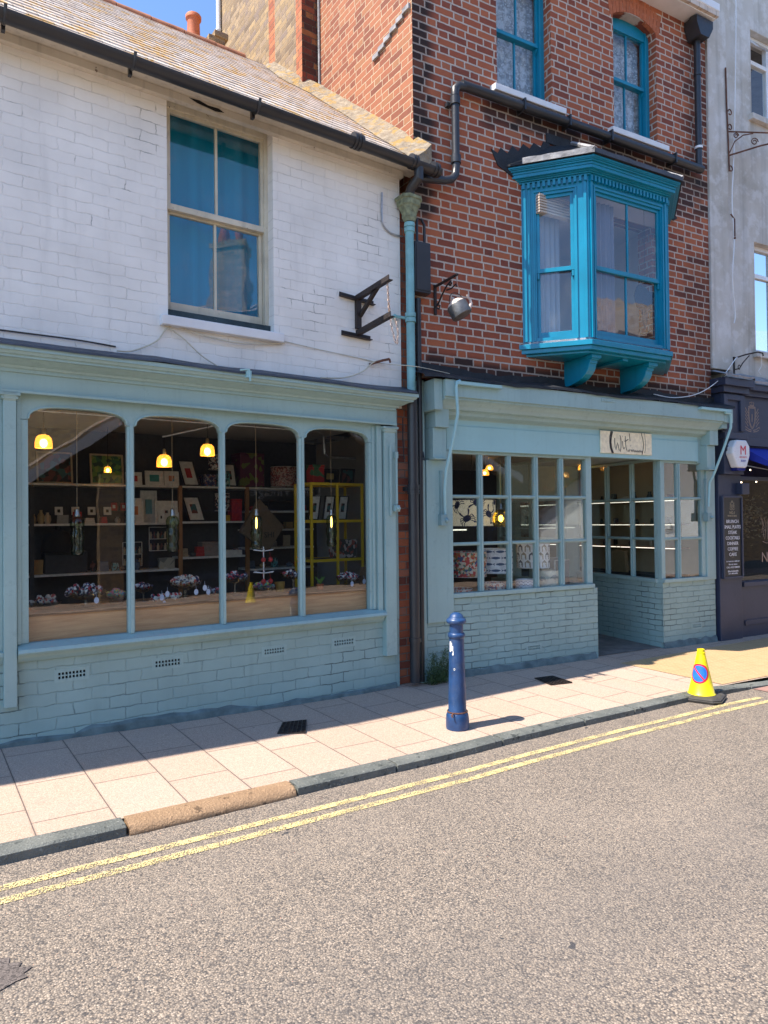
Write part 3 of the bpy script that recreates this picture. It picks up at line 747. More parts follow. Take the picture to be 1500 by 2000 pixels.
# sash window upstairs
wdw = MB(F1); wdw.box(1.70, 1.735, .10, .20, 1.66, 3.44); wdw.box(2.585, 2.62, .10, .20, 1.66, 3.44); wdw.box(1.735, 2.585, .10, .20, 3.37, 3.44)
W = wdw.build('window', M['cream'], A, bevel=.004)
mb = MB(F1); sash_frame(mb, 1.735, 2.585, 2.56, 3.37, .115, .028, (), (2.155,), .022); mb.box(1.735, 2.585, .105, .15, 2.545, 2.595); mb.build('upper_sash', M['cream'], W, bevel=.003)
mb = MB(F1); sash_frame(mb, 1.737, 2.583, 1.72, 2.56, .152, .03, (), (2.155,), .022, .035, .085); mb.build('lower_sash', M['cream'], W, bevel=.003)
mb = MB(F1); mb.box(1.70, 2.62, .07, .20, 1.642, 1.718); mb.build('rotten_sill_board', paint('rotten_blue_black_sill', (.03, .05, .055), .7, .4, 9., .6, chips=(.45, .42, .36)), W)
for a, b in ((1.76, 2.145), (2.165, 2.56)):
    pane(W, a, b, 2.59, 3.345, .130, M['glass_old']); pane(W, a, b, 1.80, 2.55, .168, M['glass_old'])
mb = MB(F1); mb.prism([(-.065, 1.555), (-.07, 1.63), (.10, 1.655), (.10, 1.555)], 'x', 1.635, 2.685); mb.build('window_sill', M['white'], A, bevel=.006)
# shopfront joinery
mb = MB(F1); mb.box(-8, 3.875, -.06, .05, .925, 1.10); mb.box(-8, 3.865, -.075, -.06, 1.058, 1.10); mb.box(-8, 3.868, -.082, -.0605, .915, .935); mb.build('fascia', M['sage'], A, bevel=.003)
CP = [(0, 1.085), (.085, 1.085), (.095, 1.10), (.125, 1.112), (.165, 1.135), (.19, 1.138), (.19, 1.152), (.205, 1.158), (.215, 1.175), (.225, 1.178), (.225, 1.208), (0, 1.208)]
mb = MB(F1); mb.sweep(CP, [(-8, 0), (3.80, 0), (3.80, .12)]); mb.build('cornice', M['sage'], A)
mb = MB(F1); random.seed(4); xs = [-8+.3*k for k in range(41)]
for a, b in zip(xs, xs[1:]):
    j = lambda x: .006*math.sin(x*5.1)+.004*math.sin(x*13)
    b = min(b, 4.0)
    mb.quad((a, -.238, 1.205+j(a)), (b, -.238, 1.205+j(b)), (b, -.235, 1.222+j(b)), (a, -.235, 1.222+j(a)))
    mb.quad((a, -.235, 1.222+j(a)), (b, -.235, 1.222+j(b)), (b, -.004, 1.30+j(b)), (a, -.004, 1.30+j(a)))
mb.build('lead_flashing', M['lead'], A, weld=True)
def pilaster(p, fr, x0, x1, z0, z1, y, mat=None, cap=.025):
    mb = MB(fr); mb.box(x0, x1, y, .05, z0, z1-.05)
    pr = [(-(y)-.002, z1-.06), (-(y)+.01, z1-.045), (-(y)+.02, z1-.02), (-(y)+cap, z1-.018), (-(y)+cap, z1), (-.05, z1), (-.05, z1-.06)]
    mb.sweep([(o+y, z) for o, z in pr], [(x0, .05), (x0, y), (x1, y), (x1, .05)][1:3] if False else [(x0, y), (x1, y)])
    mb.box(x0-cap, x1+cap, y-cap, .05, z1-.022, z1); mb.box(x0-cap*.5, x1+cap*.5, y-cap*.5, .05, z1-.045, z1-.0225)
    return mb.build('pilaster', mat or M['sage'], p, bevel=.003)
pilaster(A, F1, .545, .625, -1.25, .915, -.065); pilaster(A, F1, 3.73, 3.855, -1.28, .90, -.065)
mb = MB(F1); mb.box(.30, .545, -.02, .05, -.95, .92); mb.box(.22, .30, -.045, .05, -.95, .92); mb.build('corner_board', M['sage'], A, bevel=.003)
# the shop window
bays = [(.705, 1.38), (1.44, 2.12), (2.17, 2.85), (2.91, 3.585)]
mb = MB(F1)
arch_board(mb, .63, 3.71, .925, bays, -.012, .055, .745, .098)
SW = mb.build('shop_window', M['sage'], A)
mb = MB(F1); xs, zb = arch_board(MB(F1), .63, 3.71, .925, bays, 0, .05, .745, .098)
for a, b in bays:                                                     # bead along each arch
    pts = [(x, -.014, zb(x)+.006) for x in xs if a <= x <= b]; mb.tube(pts, .008, 6)
mb.build('arch_bead', M['sage'], SW, smooth=True)
for i, (a, b) in enumerate(((1.38, 1.44), (2.12, 2.17), (2.85, 2.91))):
    mb = MB(F1); c = (a+b)/2; mb.prism([(a+.004, .055), (a+.004, .01), (c-.012, -.006), (c-.012, -.022), (c+.012, -.022), (c+.012, -.006), (b-.004, .01), (b-.004, .055)], 'z', -.832, .752)
    mb.build('mullion', M['sage'], SW, bevel=.002)
mb = MB(F1); mb.box(.63, .705, -.01, .055, -.83, .742); mb.box(.63, .655, -.03, -.0105, -.83, .92)
mb.build('jamb', M['sage'], SW, bevel=.003)
mb = MB(F1); mb.box(3.585, 3.71, -.01, .055, -.83, .742); mb.box(3.615, 3.64, -.024, -.0105, -.83, .90); mb.box(3.66, 3.715, -.040, -.0105, -.88, .91); mb.box(3.86, 3.925, -.006, .05, -.95, 1.08)
mb.build('jamb', M['sage'], SW, bevel=.003)
mb = MB(F1); mb.prism([(.055, -.83), (.0, -.83), (-.05, -.85), (-.085, -.862), (-.095, -.885), (-.085, -.90), (-.05, -.905), (-.045, -.925), (-.03, -.95), (-.02, -.955), (.055, -.955)], 'x', .63, 3.725)
mb.prism([(.055, -.86), (-.05, -.87), (-.05, -.90), (-.02, -.955), (.055, -.955)], 'x', -8, .545)
mb.build('window_sill', M['sage'], SW, bevel=.002)
for a, b in bays:
    N = 12; mb = MB(F1); top = [(a+(b-a)*k/N, .03, zb(a+(b-a)*k/N)+.004) for k in range(N+1)]
    mb.poly([(a, .03, -.835), (b, .03, -.835)]+top[::-1]); mb.build('pane', M['glass'], SW)
# neighbouring window at the photo's left edge
mb = MB(F1); mb.wall(-8, .22, -.95, .93, .0, .05, [(-.75, .15, -.83, .78), (-1.9, -.9, -.83, .78)]); s2 = mb.build('side_window', M['sage'], A)
pane(s2, -.75, .15, -.83, .78, .03); pane(s2, -1.9, -.9, -.83, .78, .03)
# awning slider and clip on the right pilaster, hook on the cornice
mb = MB(F1); mb.box(3.775, 3.80, -.085, -.07, .05, .72); mb.tube([(3.845, -.095, .16), (3.845, -.095, .64)], .012, 8); mb.box(3.83, 3.862, -.105, -.07, .60, .66); mb.box(3.815, 3.865, -.12, -.07, .09, .15); mb.ball((3.842, -.125, .12), .022)
mb.build('awning_slider', M['sage'], A, bevel=.002)
mb = MB(F1); mb.box(2.25, 2.29, -.262, -.226, 1.17, 1.225); mb.tube([(2.2, -.24, 1.225), (2.27, -.26, 1.235), (2.28, -.26, 1.14)], .009, 6); mb.build('awning_hook', M['sage_light'], A)
# shell behind: party walls, floors, ceiling so that daylight only comes through the windows
mb = MB(F1); mb.box(-8, 4.08, .21, 3.4, -1.75, -1.56); mb.build('shop_floor', M['int_floor'], A)
mb = MB(F1); mb.box(-.9, 4.15, .10, 2.9, 1.02, 1.16); mb.build('shop_ceiling', M['int_ceiling'], A)
mb = MB(F1); mb.box(-.9, 4.60, 2.55, 2.65, -1.56, 1.02); mb.box(-1.0, -.9, .21, 2.65, -1.56, 1.02); mb.build('shop_back_wall', M['int_dark'], A)
mb = MB(F1); mb.box(4.45, 4.55, .0+.3, 2.55, -1.56, 1.02); mb.build('shop_side_wall', M['int_wall'], A)
mb = MB(F1); mb.box(-8, 4.1, .24, 2.0, 1.30, 1.40); mb.box(-8, 4.0, 1.4, 1.45, 1.4, 3.5); mb.box(1.0, 3.4, .24, 1.4, 3.53, 3.56); mb.build('upstairs_room', M['int_dark'], A)
mb = MB(F1); mb.box(-8, 4.1, 5.9, 6.1, -1.6, 3.4); mb.box(-8.2, -8, .0, 6., -1.6, 4.); mb.build('rear_wall', M['stock_brick'], A)
# curtain in the upstairs window
def curtain(name, label, x0, x1, z0, z1, y, amp, waves, mat, fr=F1, group=None, parent=None, sag=0.):
    N = waves*6; mb = MB(fr); prev = None
    for k in range(N+1):
        x = x0+(x1-x0)*k/N; dy = amp*math.sin(2*math.pi*waves*k/N)+amp*.4*math.sin(2*math.pi*waves*.37*k/N+1)
        row = [(x+.01*math.sin(k), y+dy, z0+sag*abs(math.sin(k*.7))), (x, y+dy*.8, (z0+z1)/2), (x, y+dy*.6, z1)]
        if prev: mb.quad(prev[0], row[0], row[1], prev[1]); mb.quad(prev[1], row[1], row[2], prev[2])
        prev = row
    o = mb.build(name, mat, parent, None if parent else ((x0+x1)/2, y, z0), smooth=True)
    if not parent: tag(o, label, 'curtain', group)
    return o
M['teal_cloth'] = cloth('teal_curtain_cloth', (.015, .33, .56), trans=.25)
curtain('curtain', 'teal curtain filling the sash window of the white brick wall', 1.66, 2.68, 1.66, 3.45, .30, .035, 5, M['teal_cloth'])

# ---------------------------------------------------------------- downpipes between the shops
mb = MB(F1); mb.tube([(4.03, -.10, 1.20), (4.03, -.10, 2.86)], .042, 16)
for z in (1.95, 2.0, 2.83, 2.88): mb.tube([(4.03, -.10, z-.02), (4.03, -.10, z+.02)], .053, 16)
mb.tube([(4.03, -.10, 1.93), (4.03, -.10, 1.96)], .05, 16); mb.tube([(4.0, -.07, 1.975), (3.90, -.03, 1.985)], .014, 6); mb.ball((3.89, -.03, 1.985), .022)
dp = thing('downpipe', 'tall iron downpipe, teal above and black below, between the two shops', 'downpipe', F1, (4.03, -.1, -1.58))
mb.build('teal_pipe', M['pipe_teal'], dp, smooth=True)
mb = MB(F1)
def hop(z, r): return [(4.03+a*r, -.11+b*r*.8, z) for a, b in ((-1, -.5), (-.55, -1), (.55, -1), (1, -.5), (1, 1), (-1, 1))]
rings = [hop(2.91, .045), hop(2.95, .062), hop(2.975, .060), hop(3.05, .085), hop(3.06, .098), hop(3.11, .103), hop(3.115, .115), hop(3.145, .118)]
for a, b in zip(rings, rings[1:]):
    for k in range(6): mb.quad(a[k], a[(k+1) % 6], b[(k+1) % 6], b[k])
mb.poly(rings[0][::-1]); mb.poly(rings[-1]); mb.build('hopper_head', M['hopper'], dp, bevel=.003)
mb = MB(F1); mb.tube([(4.035, -.10, 1.26), (4.04, -.10, 1.0), (4.04, -.10, -1.56)], .052, 16)
for z in (1.22, .28, .33, -1.15): mb.tube([(4.04, -.10, z-.02), (4.04, -.10, z+.02)], .062, 16)
mb.box(3.97, 4.11, -.09, -.02, .29, .33); mb.tube([(3.96, -.05, 1.0), (3.95, -.06, .8), (3.97, -.05, .6)], .006, 5)
mb.build('black_pipe', M['black_plastic'], dp, smooth=True)
mb = MB(F1); mb.tube([(4.16, -.055, 2.2), (4.165, -.055, .8), (4.155, -.055, -1.58)], .028, 10); mb.tube([(4.12, -.03, 2.2), (4.12, -.03, 1.4)], .018, 8)
mb.tube([(4.12, -.04, .62), (4.19, -.09, .60), (4.2, -.05, .68)], .012, 6)
tag(mb.build('cable_pipe', M['black_plastic'], None, (4.16, -.055, -1.58), smooth=True), 'thin black pipe running down beside the larger downpipe', 'pipe')
mb = MB(F2); mb.box(-.105, .075, -.13, -.02, 2.24, 2.74); mb.box(-.09, .06, -.137, -.13, 2.26, 2.72)
jb = mb.build('junction_box', M['black_plastic'], None, (-.01, -.05, 2.24), bevel=.01); tag(jb, 'tall black junction box on the brick corner beside the teal downpipe', 'junction box')
mb = MB(F2); mb.tube([(.055, -.05, 2.74), (.055, -.05, 2.95), (.02, -.05, 3.0), (-.03, -.05, 3.0), (-.03, -.05, 2.74)], .014, 8); mb.build('conduit', M['black_plastic'], jb, smooth=True)

# ---------------------------------------------------------------- cables on the white wall
def cable(label, pts, r=.005, mat=None, fr=F1, grp='loose cables on the facades'):
    P = [Vector(p) for p in pts]; q = []
    for i in range(len(P)-1):
        a = P[max(i-1, 0)]; b = P[i]; c_ = P[i+1]; d = P[min(i+2, len(P)-1)]
        for k in range(6):
            t = k/6; q.append(.5*((2*b)+(c_-a)*t+(2*a-5*b+4*c_-d)*t*t+(3*b-a-3*c_+d)*t**3))
    q.append(P[-1]); mb = MB(fr); mb.tube(q, r, 6)
    return tag(mb.build('cable', mat or M['cream'], None, tuple(P[0]), smooth=True), label, 'cable', grp)
cable('pale cable drooping from under the white window sill to the cornice', [(2.71, -.02, 1.56), (2.3, -.03, 1.50), (1.95, -.03, 1.52), (1.72, -.02, 1.56), (1.60, -.03, 1.42), (1.42, -.03, 1.32), (1.30, -.05, 1.30)], .006)
cable('second pale cable crossing the first below the white window sill', [(1.66, -.02, 1.56), (1.80, -.03, 1.48), (1.95, -.03, 1.36), (2.1, -.03, 1.28)], .005)
cable('dark wire running along the wall just above the left cornice', [(-2, -.012, 1.34), (-.5, -.02, 1.345), (.55, -.015, 1.35), (1.0, -.02, 1.35), (1.30, -.01, 1.34)], .006, M['black_plastic'])
cable('long thin wire across the white wall toward the brick shop', [(2.7, -.01, 1.58), (3.1, -.015, 1.55), (3.5, -.01, 1.53), (3.78, -.02, 1.51), (4.05, -.16, 1.49), (4.5, -.12, 1.48)], .004)
cable('white cable rising from the cornice to a rusty wall hook', [(3.05, -.05, 1.29), (3.3, -.05, 1.32), (3.5, -.05, 1.40), (3.62, -.05, 1.50), (3.72, -.05, 1.53)], .007)
cable('grey conduit loop fixed to the white wall near the hopper', [(3.77, -.01, 3.17), (3.765, -.012, 2.95), (3.78, -.012, 2.86), (3.86, -.012, 2.80), (4.0, -.02, 2.79)], .008, M['steel'])
mb = MB(F1); mb.tube([(3.60, -.01, 1.485), (3.70, -.09, 1.52), (3.76, -.12, 1.535)], .012, 8); mb.tube([(3.76, -.12, 1.535), (3.765, -.125, 1.50)], .010, 6)
tag(mb.build('wall_hook', M['rust'], None, (3.6, -.01, 1.485)), 'rusty stub hook on the white wall with a white cable tied to it', 'hook')

# ---------------------------------------------------------------- iron sign bracket with chains
B = thing('sign_bracket', 'empty rusty black iron sign bracket of two arms on the white brick wall', 'sign bracket', F1, (3.47, 0, 1.72))
def angle(mb, a, b, w_=.035, t=.006):
    """steel angle from a to b"""
    a, b = Vector(a), Vector(b); d = (b-a).normalized(); sd_ = Vector((1, 0, 0)) if abs(d.x) < .7 else Vector((0, 0, 1)); up = d.cross(sd_).normalized(); sd_ = up.cross(d).normalized()
    for (u0, u1, v0, v1) in ((-w_/2, w_/2, -w_/2, -w_/2+t), (-w_/2, -w_/2+t, -w_/2+t, w_/2)):
        c8 = [a+sd_*u+up*v+d*0 for u, v in ((u0, v0), (u1, v0), (u1, v1), (u0, v1))]; e8 = [p+(b-a) for p in c8]
        i = len(mb.v); mb.v += [tuple(p) for p in c8+e8]
        mb.f += [[i+3, i+2, i+1, i], [i+4, i+5, i+6, i+7]]+[[i+k, i+(k+1) % 4, i+4+(k+1) % 4, i+4+k] for k in range(4)]
mb = MB(F1); angle(mb, (3.28, -.025, 2.10), (3.66, -.025, 2.075), .045); mb.build('wall_plate', M['black_iron'], B)
mb = MB(F1); angle(mb, (3.30, -.025, 1.745), (3.62, -.025, 1.735), .045); mb.build('wall_plate', M['black_iron'], B)
mb = MB(F1); angle(mb, (3.47, -.02, 2.09), (3.47, -.56, 2.125), .045); mb.build('upper_arm', M['black_iron'], B)
mb = MB(F1); angle(mb, (3.47, -.02, 1.76), (3.47, -.58, 1.80), .045); mb.build('lower_arm', M['black_iron'], B)
mb = MB(F1); mb.box(3.445, 3.495, -.05, -.01, 1.80, 2.09); mb.build('upright', M['black_iron'], B)
mb = MB(F1); angle(mb, (3.485, -.04, 1.92), (3.485, -.34, 2.11), .032); mb.build('brace', M['black_iron'], B)
def chain(pts, name, parent, step=.028, r=.0032, L=.015):
    mb = MB(F1); P = [Vector(p) for p in pts]; seg = []
    for a, b in zip(P, P[1:]):
        n_ = max(1, int((b-a).length/step))
        seg += [(a.lerp(b, (k+.5)/n_), (b-a).normalized()) for k in range(n_)]
    for i, (c_, d) in enumerate(seg):
        s1 = Vector((1, 0, 0)) if i % 2 else Vector((0, 1, 0)); s1 = (s1-d*s1.dot(d)).normalized()
        ring = [c_+d*L*math.cos(t)+s1*L*.6*math.sin(t) for t in [2*math.pi*k/8 for k in range(9)]]
        mb.tube(ring, r, 4, cap=False)
    return mb.build(name, M['chain'], parent)
chain([(3.47, -.51, 2.09), (3.47, -.53, 1.80)], 'chain', B); chain([(3.475, -.50, 2.09), (3.48, -.525, 1.79)], 'chain', B)
chain([(3.46, -.56, 1.76), (3.47, -.575, 1.65), (3.49, -.59, 1.55), (3.50, -.60, 1.54), (3.50, -.615, 1.64), (3.485, -.60, 1.76)], 'chain', B)

# ================================================================ THE RED BRICK HOUSE
H = thing('red_brick_house', 'tall red brick house with bright teal windows over a sage green paned shopfront', 'shop building', F2, (2.2, 0, -1.6))
mb = MB(F2)
wa, wb = (1.03, 1.80, 4.66, 6.16), (2.78, 3.53, 4.66, 6.16)
mb.wall(-.03, 4.47, 1.42, 6.42, 0, .22, [wa, wb, (1.55, 3.40, 1.95, 3.62)]); mb.build('front_wall', M['red_brick'], H)
# segmental fill and rubbed brick arches over the two upper windows
for k, (a, b, c_, d) in enumerate((wa, wb)):
    mb = MB(F2); arch_board(mb, a-.03, b+.03, 6.22, [(a, b)], .002, .20, 6.02, .14, 2.0); mb.build('arch_infill', M['red_brick'], H)
    mb = MB(F2); N = 15; cx_ = (a+b)/2; 
    for i in range(N):
        t0, t1 = i/N, (i+1)/N
        f = lambda t, o: (a-.05+(b-a+.10)*t+(t-.5)*o*.35, 6.03+.14*(1-(2*t-1)**2)+o)
        p = [f(t0+.004, 0), f(t1-.004, 0), f(t1-.004, .24), f(t0+.004, .24)]
        mb.prism(p, 'y', -.004, .05)
    mb.build('brick_arch', paint('rubbed_orange_brick_%d' % k, (.42, .125, .055), .85, .22, 9., .4), H)
# gable side: red brick front part, chimney breast with quoins, stock brick rear
mb = MB(F1); x = 4.168
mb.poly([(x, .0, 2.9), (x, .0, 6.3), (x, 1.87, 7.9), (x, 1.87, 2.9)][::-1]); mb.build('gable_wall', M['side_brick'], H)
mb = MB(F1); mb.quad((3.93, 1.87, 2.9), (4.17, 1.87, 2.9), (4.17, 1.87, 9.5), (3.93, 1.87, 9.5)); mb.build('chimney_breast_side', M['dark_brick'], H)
for (ya, yb, mt, nm) in ((1.87, 2.02, 'quoin_brick', 'quoin'), (2.02, 2.60, 'stock_brick', 'chimney_breast'), (2.60, 2.78, 'quoin_brick', 'quoin')):
    mb = MB(F1); mb.quad((3.93, yb, 2.9), (3.93, ya, 2.9), (3.93, ya, 9.5), (3.93, yb, 9.5)); mb.build(nm, M[mt], H)
mb = MB(F1); mb.quad((3.96, 4.62, 2.9), (3.96, 2.78, 2.9), (3.96, 2.78, 9.5), (3.96, 4.62, 9.5)); mb.quad((3.93, 2.78, 2.9), (3.96, 2.78, 2.9), (3.96, 2.78, 9.5), (3.93, 2.78, 9.5)); mb.build('rear_gable', M['stock_brick'], H)
mb = MB(F1); mb.box(3.97, 10.5, 4.62, 4.7, -1.6, 9.5); mb.build('rear_wall', M['stock_brick'], H)
mb = MB(F1); mb.tube([(4.15, 1.84, 4.9), (4.15, 1.84, 9.)], .015, 6); mb.build('lead_strip', M['lead_pale'], H)
mb = MB(F1); mb.tube([(3.92, 4.50, 6.6), (3.92, 4.50, 9.4)], .035, 10)
for z in (6.9, 7.5, 8.1): mb.tube([(3.92, 4.50, z), (3.92, 4.50, z+.03)], .043, 10)
mb.build('vent_pipe', M['upvc'], H, smooth=True)
mb = MB(F1)
for k in range(4): mb.box(3.86-.0*k, 3.96, 4.50+.05*k, 4.64+.05*k, 7.05+.12*k, 7.16+.12*k)
mb.build('corbel_bricks', M['stock_brick'], H)
mb = MB(F1); mb.box(4.13, 4.165, .05, .9, 5.28, 5.31)
for k in range(7): mb.box(4.10, 4.165, .0+.0*k+.02, .06, 5.0, 5.05)
mb = MB(F1); 
for k in range(8): mb.box(4.135, 4.167, .02+.07*k, .09+.07*k, 5.18+.072*k*0+.0, 5.21)
# stepped lead on the gable high up
mb = MB(F1)
for k in range(6): mb.box(4.14, 4.166, .02+.11*k, .13+.11*k, 5.15-.035*k, 5.20-.035*k)
mb.build('lead_soaker', M['lead_pale'], H)
mb = MB(F2); mb.prism([(-.26, 6.40), (-.26, 6.52), (2.2, 8.55), (4.6, 6.5), (4.6, 6.4)], 'x', -.03, 4.40); mb.build('roof', M['tiles'], H)
mb = MB(F2); mb.box(-.03, 4.38, -.22, .0, 6.385, 6.50); mb.prism([(-.22, 6.43), (-.27, 6.47), (-.27, 6.56), (-.22, 6.56)], 'x', -.03, 4.40); mb.build('eaves_board', M['white'], H)
# low brick pier between the shops
mb = MB(F1); mb.wall(3.93, 4.26, -1.9, 3.25, .035, .30); mb.build('brick_pier', M['pier_brick'], H)
# upper sash windows with lace
lace = cloth('white_lace', (.88, .90, .96), .30, True, .25)
for k, (a, b, c_, d) in enumerate((wa, wb)):
    mb = MB(F2); y = .115
    mb.box(a, a+.055, y, y+.10, c_, d); mb.box(b-.055, b, y, y+.10, c_, d); mb.box(a+.055, a+.075, y-.012, y+.05, c_, d-.02); mb.box(b-.075, b-.055, y-.012, y+.05, c_, d-.02)
    mb.box(a+.055, b-.055, y+.003, y+.09, d-.16, d+.04); mb.box(a+.055, b-.055, y, y+.10, c_, c_+.03)
    wn2 = mb.build('window', M['teal'], H, bevel=.003)
    mb = MB(F2); sash_frame(mb, a+.075, b-.075, 5.38, 6.02, y+.02, .026, (), ((a+b)/2,), .02, .03); mb.box(a+.075, b-.075, y+.012, y+.05, 5.375, 5.415); mb.build('upper_sash', M['teal'], wn2)
    mb = MB(F2); sash_frame(mb, a+.077, b-.077, 4.69, 5.40, y+.052, .028, (), ((a+b)/2,), .02, .03, .05)
    for hx in (a+.082, b-.098): mb.prism([(y+.05, 5.37), (y+.05, 5.31), (y+.035, 5.32), (y+.02, 5.35), (y+.02, 5.37)], 'x', hx, hx+.016)
    mb.build('lower_sash', M['teal'], wn2)
    m_ = (a+b)/2
    for p, q in ((a+.10, m_-.01), (m_+.01, b-.10)):
        pane(wn2, p, q, 5.40, 6.0, y+.035, M['glass_old'], F2); pane(wn2, p, q, 4.73, 5.38, y+.067, M['glass_old'], F2)
    curtain('lace_curtain', ('white lace curtain behind the left upper teal sash window', 'white lace curtain behind the right upper teal sash window')[k], a+.02, b-.02, 4.66, 6.2, .27, .012, 7, lace, F2, 'lace curtains upstairs')
    mb = MB(F2); mb.box(a-.1, b+.1, .5, .55, 4.3, 6.35); mb.box(a-.15, b+.15, .23, .55, 4.25, 4.3); mb.box(a-.15, a-.1, .23, .55, 4.3, 6.35); mb.box(b+.1, b+.15, .23, .55, 4.3, 6.35); mb.build('room_behind', M['int_wall'], H)
    mb = MB(F2); mb.prism([(-.085, 4.565), (-.09, 4.63), (.115, 4.662), (.115, 4.565)], 'x', a-.09 if k == 0 else a-.11, b+.14 if k == 0 else b+.11); mb.build('window_sill', M['white'], H, bevel=.006)
# black pipes on the brickwork
mb = MB(F2); mb.tube([(.42, -.09, 4.36), (.42, -.09, 3.60), (.41, -.09, 3.52), (.36, -.10, 3.46), (.26, -.11, 3.42), (-.02, -.13, 3.37), (-.12, -.12, 3.30), (-.14, -.11, 3.18)], .040, 14)
for z in (4.30, 4.26, 3.66, 3.70): mb.tube([(.42, -.09, z-.02), (.42, -.09, z+.02)], .052, 14)
mb.tube([(.42, -.09, 4.33), (.42, -.09, 4.40), (.46, -.09, 4.45), (.54, -.09, 4.46)], .044, 14); mb.box(.35, .40, -.05, 0, 4.24, 4.28)
up = mb.build('branch_pipe', M['black_plastic'], H, smooth=True)
mb = MB(F2); pr = [(-.085+.052*math.cos(2*math.pi*k/14), 4.475+.05*math.sin(2*math.pi*k/14)) for k in range(14)]
mb.prism(pr, 'x', .5, 4.24)
for x in (1.3, 1.95, 2.6, 3.7): mb.box(x-.01, x+.01, -.145, -.0, 4.415, 4.54)
mb.build('waste_pipe', M['black_plastic'], H, smooth=True)
mb = MB(F2); mb.tube([(4.2, -.08, 6.16), (4.2, -.08, 4.52), (4.19, -.08, 4.44)], .040, 14)
for z in (5.7, 4.75): mb.tube([(4.2, -.08, z-.02), (4.2, -.08, z+.02)], .048, 14)
mb.prism([(4.05, 6.36), (4.05, 6.27), (4.12, 6.13), (4.28, 6.13), (4.36, 6.27), (4.36, 6.36)], 'y', -.20, -.01); mb.tube([(4.1, -.1, 6.34), (4.1, -.14, 6.48)], .05, 10)
mb.build('rainwater_pipe', M['black_plastic'], H, smooth=True)
mb = MB(F2); mb.tube([(4.2, -.08, 4.735), (4.2, -.08, 4.765)], .050, 14); mb.build('pipe_clip', M['upvc'], H)

# ---------------------------------------------------------------- the bay window
c0 = 2.475
plan = [(1.34, 0), (1.835, -.50), (3.05, -.50), (3.61, 0)]
BW = MB(F2)
zb0, zt0 = 1.90, 3.66
def frame_on(mb, P, Q, u0, u1, z0, z1, o0, o1):
    """box on the face P-Q: u along (metres), o outward"""
    P = Vector(P); Q = Vector(Q); d = (Q-P).normalized(); n = Vector((d.y, -d.x))
    pts = [P+d*u0+n*o0, P+d*u1+n*o0, P+d*u1+n*o1, P+d*u0+n*o1]
    mb.prism([(p.x, p.y) for p in pts], 'z', z0, z1)
faces = list(zip(plan, plan[1:]))
Ls = [(Vector(b)-Vector(a)).length for a, b in faces]
for (P, Q), L in zip(faces, Ls):
    ml = .155 if L < .9 else .10; 
    frame_on(BW, P, Q, 0, ml, zb0, zt0, -.07, 0); frame_on(BW, P, Q, L-ml, L, zb0, zt0, -.07, 0)
    frame_on(BW, P, Q, ml, L-ml, 3.52, zt0, -.07, 0); frame_on(BW, P, Q, ml, L-ml, zb0, 1.965, -.07, 0)
BY = BW.build('bay_window', M['teal'], H)
mb = MB(F2)
for (P, Q), L in zip(faces, Ls):
    ml = .155 if L < .9 else .10
    frame_on(mb, P, Q, ml-.035, ml-.015, 1.93, 3.55, .0005, .014); frame_on(mb, P, Q, L-ml+.015, L-ml+.035, 1.93, 3.55, .0005, .014)
    frame_on(mb, P, Q, ml-.035, L-ml+.035, 3.5505, 3.57, .0005, .014)
    frame_on(mb, P, Q, .02, .05, 1.93, 3.6, .0005, .018); frame_on(mb, P, Q, L-.05, L-.02, 1.93, 3.6, .0005, .018)
    if L < .9: frame_on(mb, P, Q, .075, .095, 1.93, 3.6, .0005, .014)
mb.build('mouldings', M['teal'], BY, bevel=.002)
for i, ((P, Q), L) in enumerate(zip(faces, Ls)):
    ml = .155 if L < .9 else .10; a, b = ml, L-ml; zm = 2.70
    mb = MB(F2)
    for (z0, z1, o) in ((zm-.02, 3.52, -.022), (1.965, zm+.02, -.052)):
        bot = .07 if z0 < 2 else .045
        frame_on(mb, P, Q, a, a+.035, z0, z1, o-.025, o); frame_on(mb, P, Q, b-.035, b, z0, z1, o-.025, o)
        frame_on(mb, P, Q, a+.035, b-.035, z1-.035, z1, o-.025, o); frame_on(mb, P, Q, a+.035, b-.035, z0, z0+bot, o-.025, o)
        if L > .9: frame_on(mb, P, Q, (a+b)/2-.011, (a+b)/2+.011, z0+bot, z1-.035, o-.023, o-.002)
        d = (Vector(Q)-Vector(P)).normalized(); n = Vector((d.y, -d.x))
        spans = ((a+.035, (a+b)/2-.01), ((a+b)/2+.01, b-.035)) if L > .9 else ((a+.035, b-.035),)
        for u0, u1 in spans:
            p0 = Vector(P)+d*u0+n*(o-.013); p1 = Vector(P)+d*u1+n*(o-.013)
            g = MB(F2); g.quad((p0.x, p0.y, z0+bot-.005), (p1.x, p1.y, z0+bot-.005), (p1.x, p1.y, z1-.03), (p0.x, p0.y, z1-.03)); g.build('pane', M['glass_old'], BY)
    for u in (a+.004, b-.026):                                        # sash horns
        frame_on(mb, P, Q, u, u+.022, zm-.085, zm-.021, -.045, -.024)
    mb.build('sash', M['teal'], BY, bevel=.002)
def ring_(off):
    out = []
    P = [Vector(p) for p in plan]
    for k, p in enumerate(P):
        d1 = (p-P[k-1]).normalized() if k else (P[1]-p).normalized(); d2 = (P[k+1]-p).normalized() if k < 3 else d1
        n1 = Vector((d1.y, -d1.x)); n2 = Vector((d2.y, -d2.x)); nn = (n1+n2).normalized(); q = p+nn*off/max(.3, nn.dot(n1))
        if k in (0, 3): q = p+Vector((-off*1.3 if k == 0 else off*1.3, 0)); 
        out.append((q.x, q.y))
    return out
def slab(mb, off, z0, z1, cap=True):
    r_ = ring_(off); mb.prism([(p[0], p[1]) for p in r_]+[(r_[3][0], .0), (r_[0][0], .0)] if False else r_, 'z', z0, z1)
mb = MB(F2)
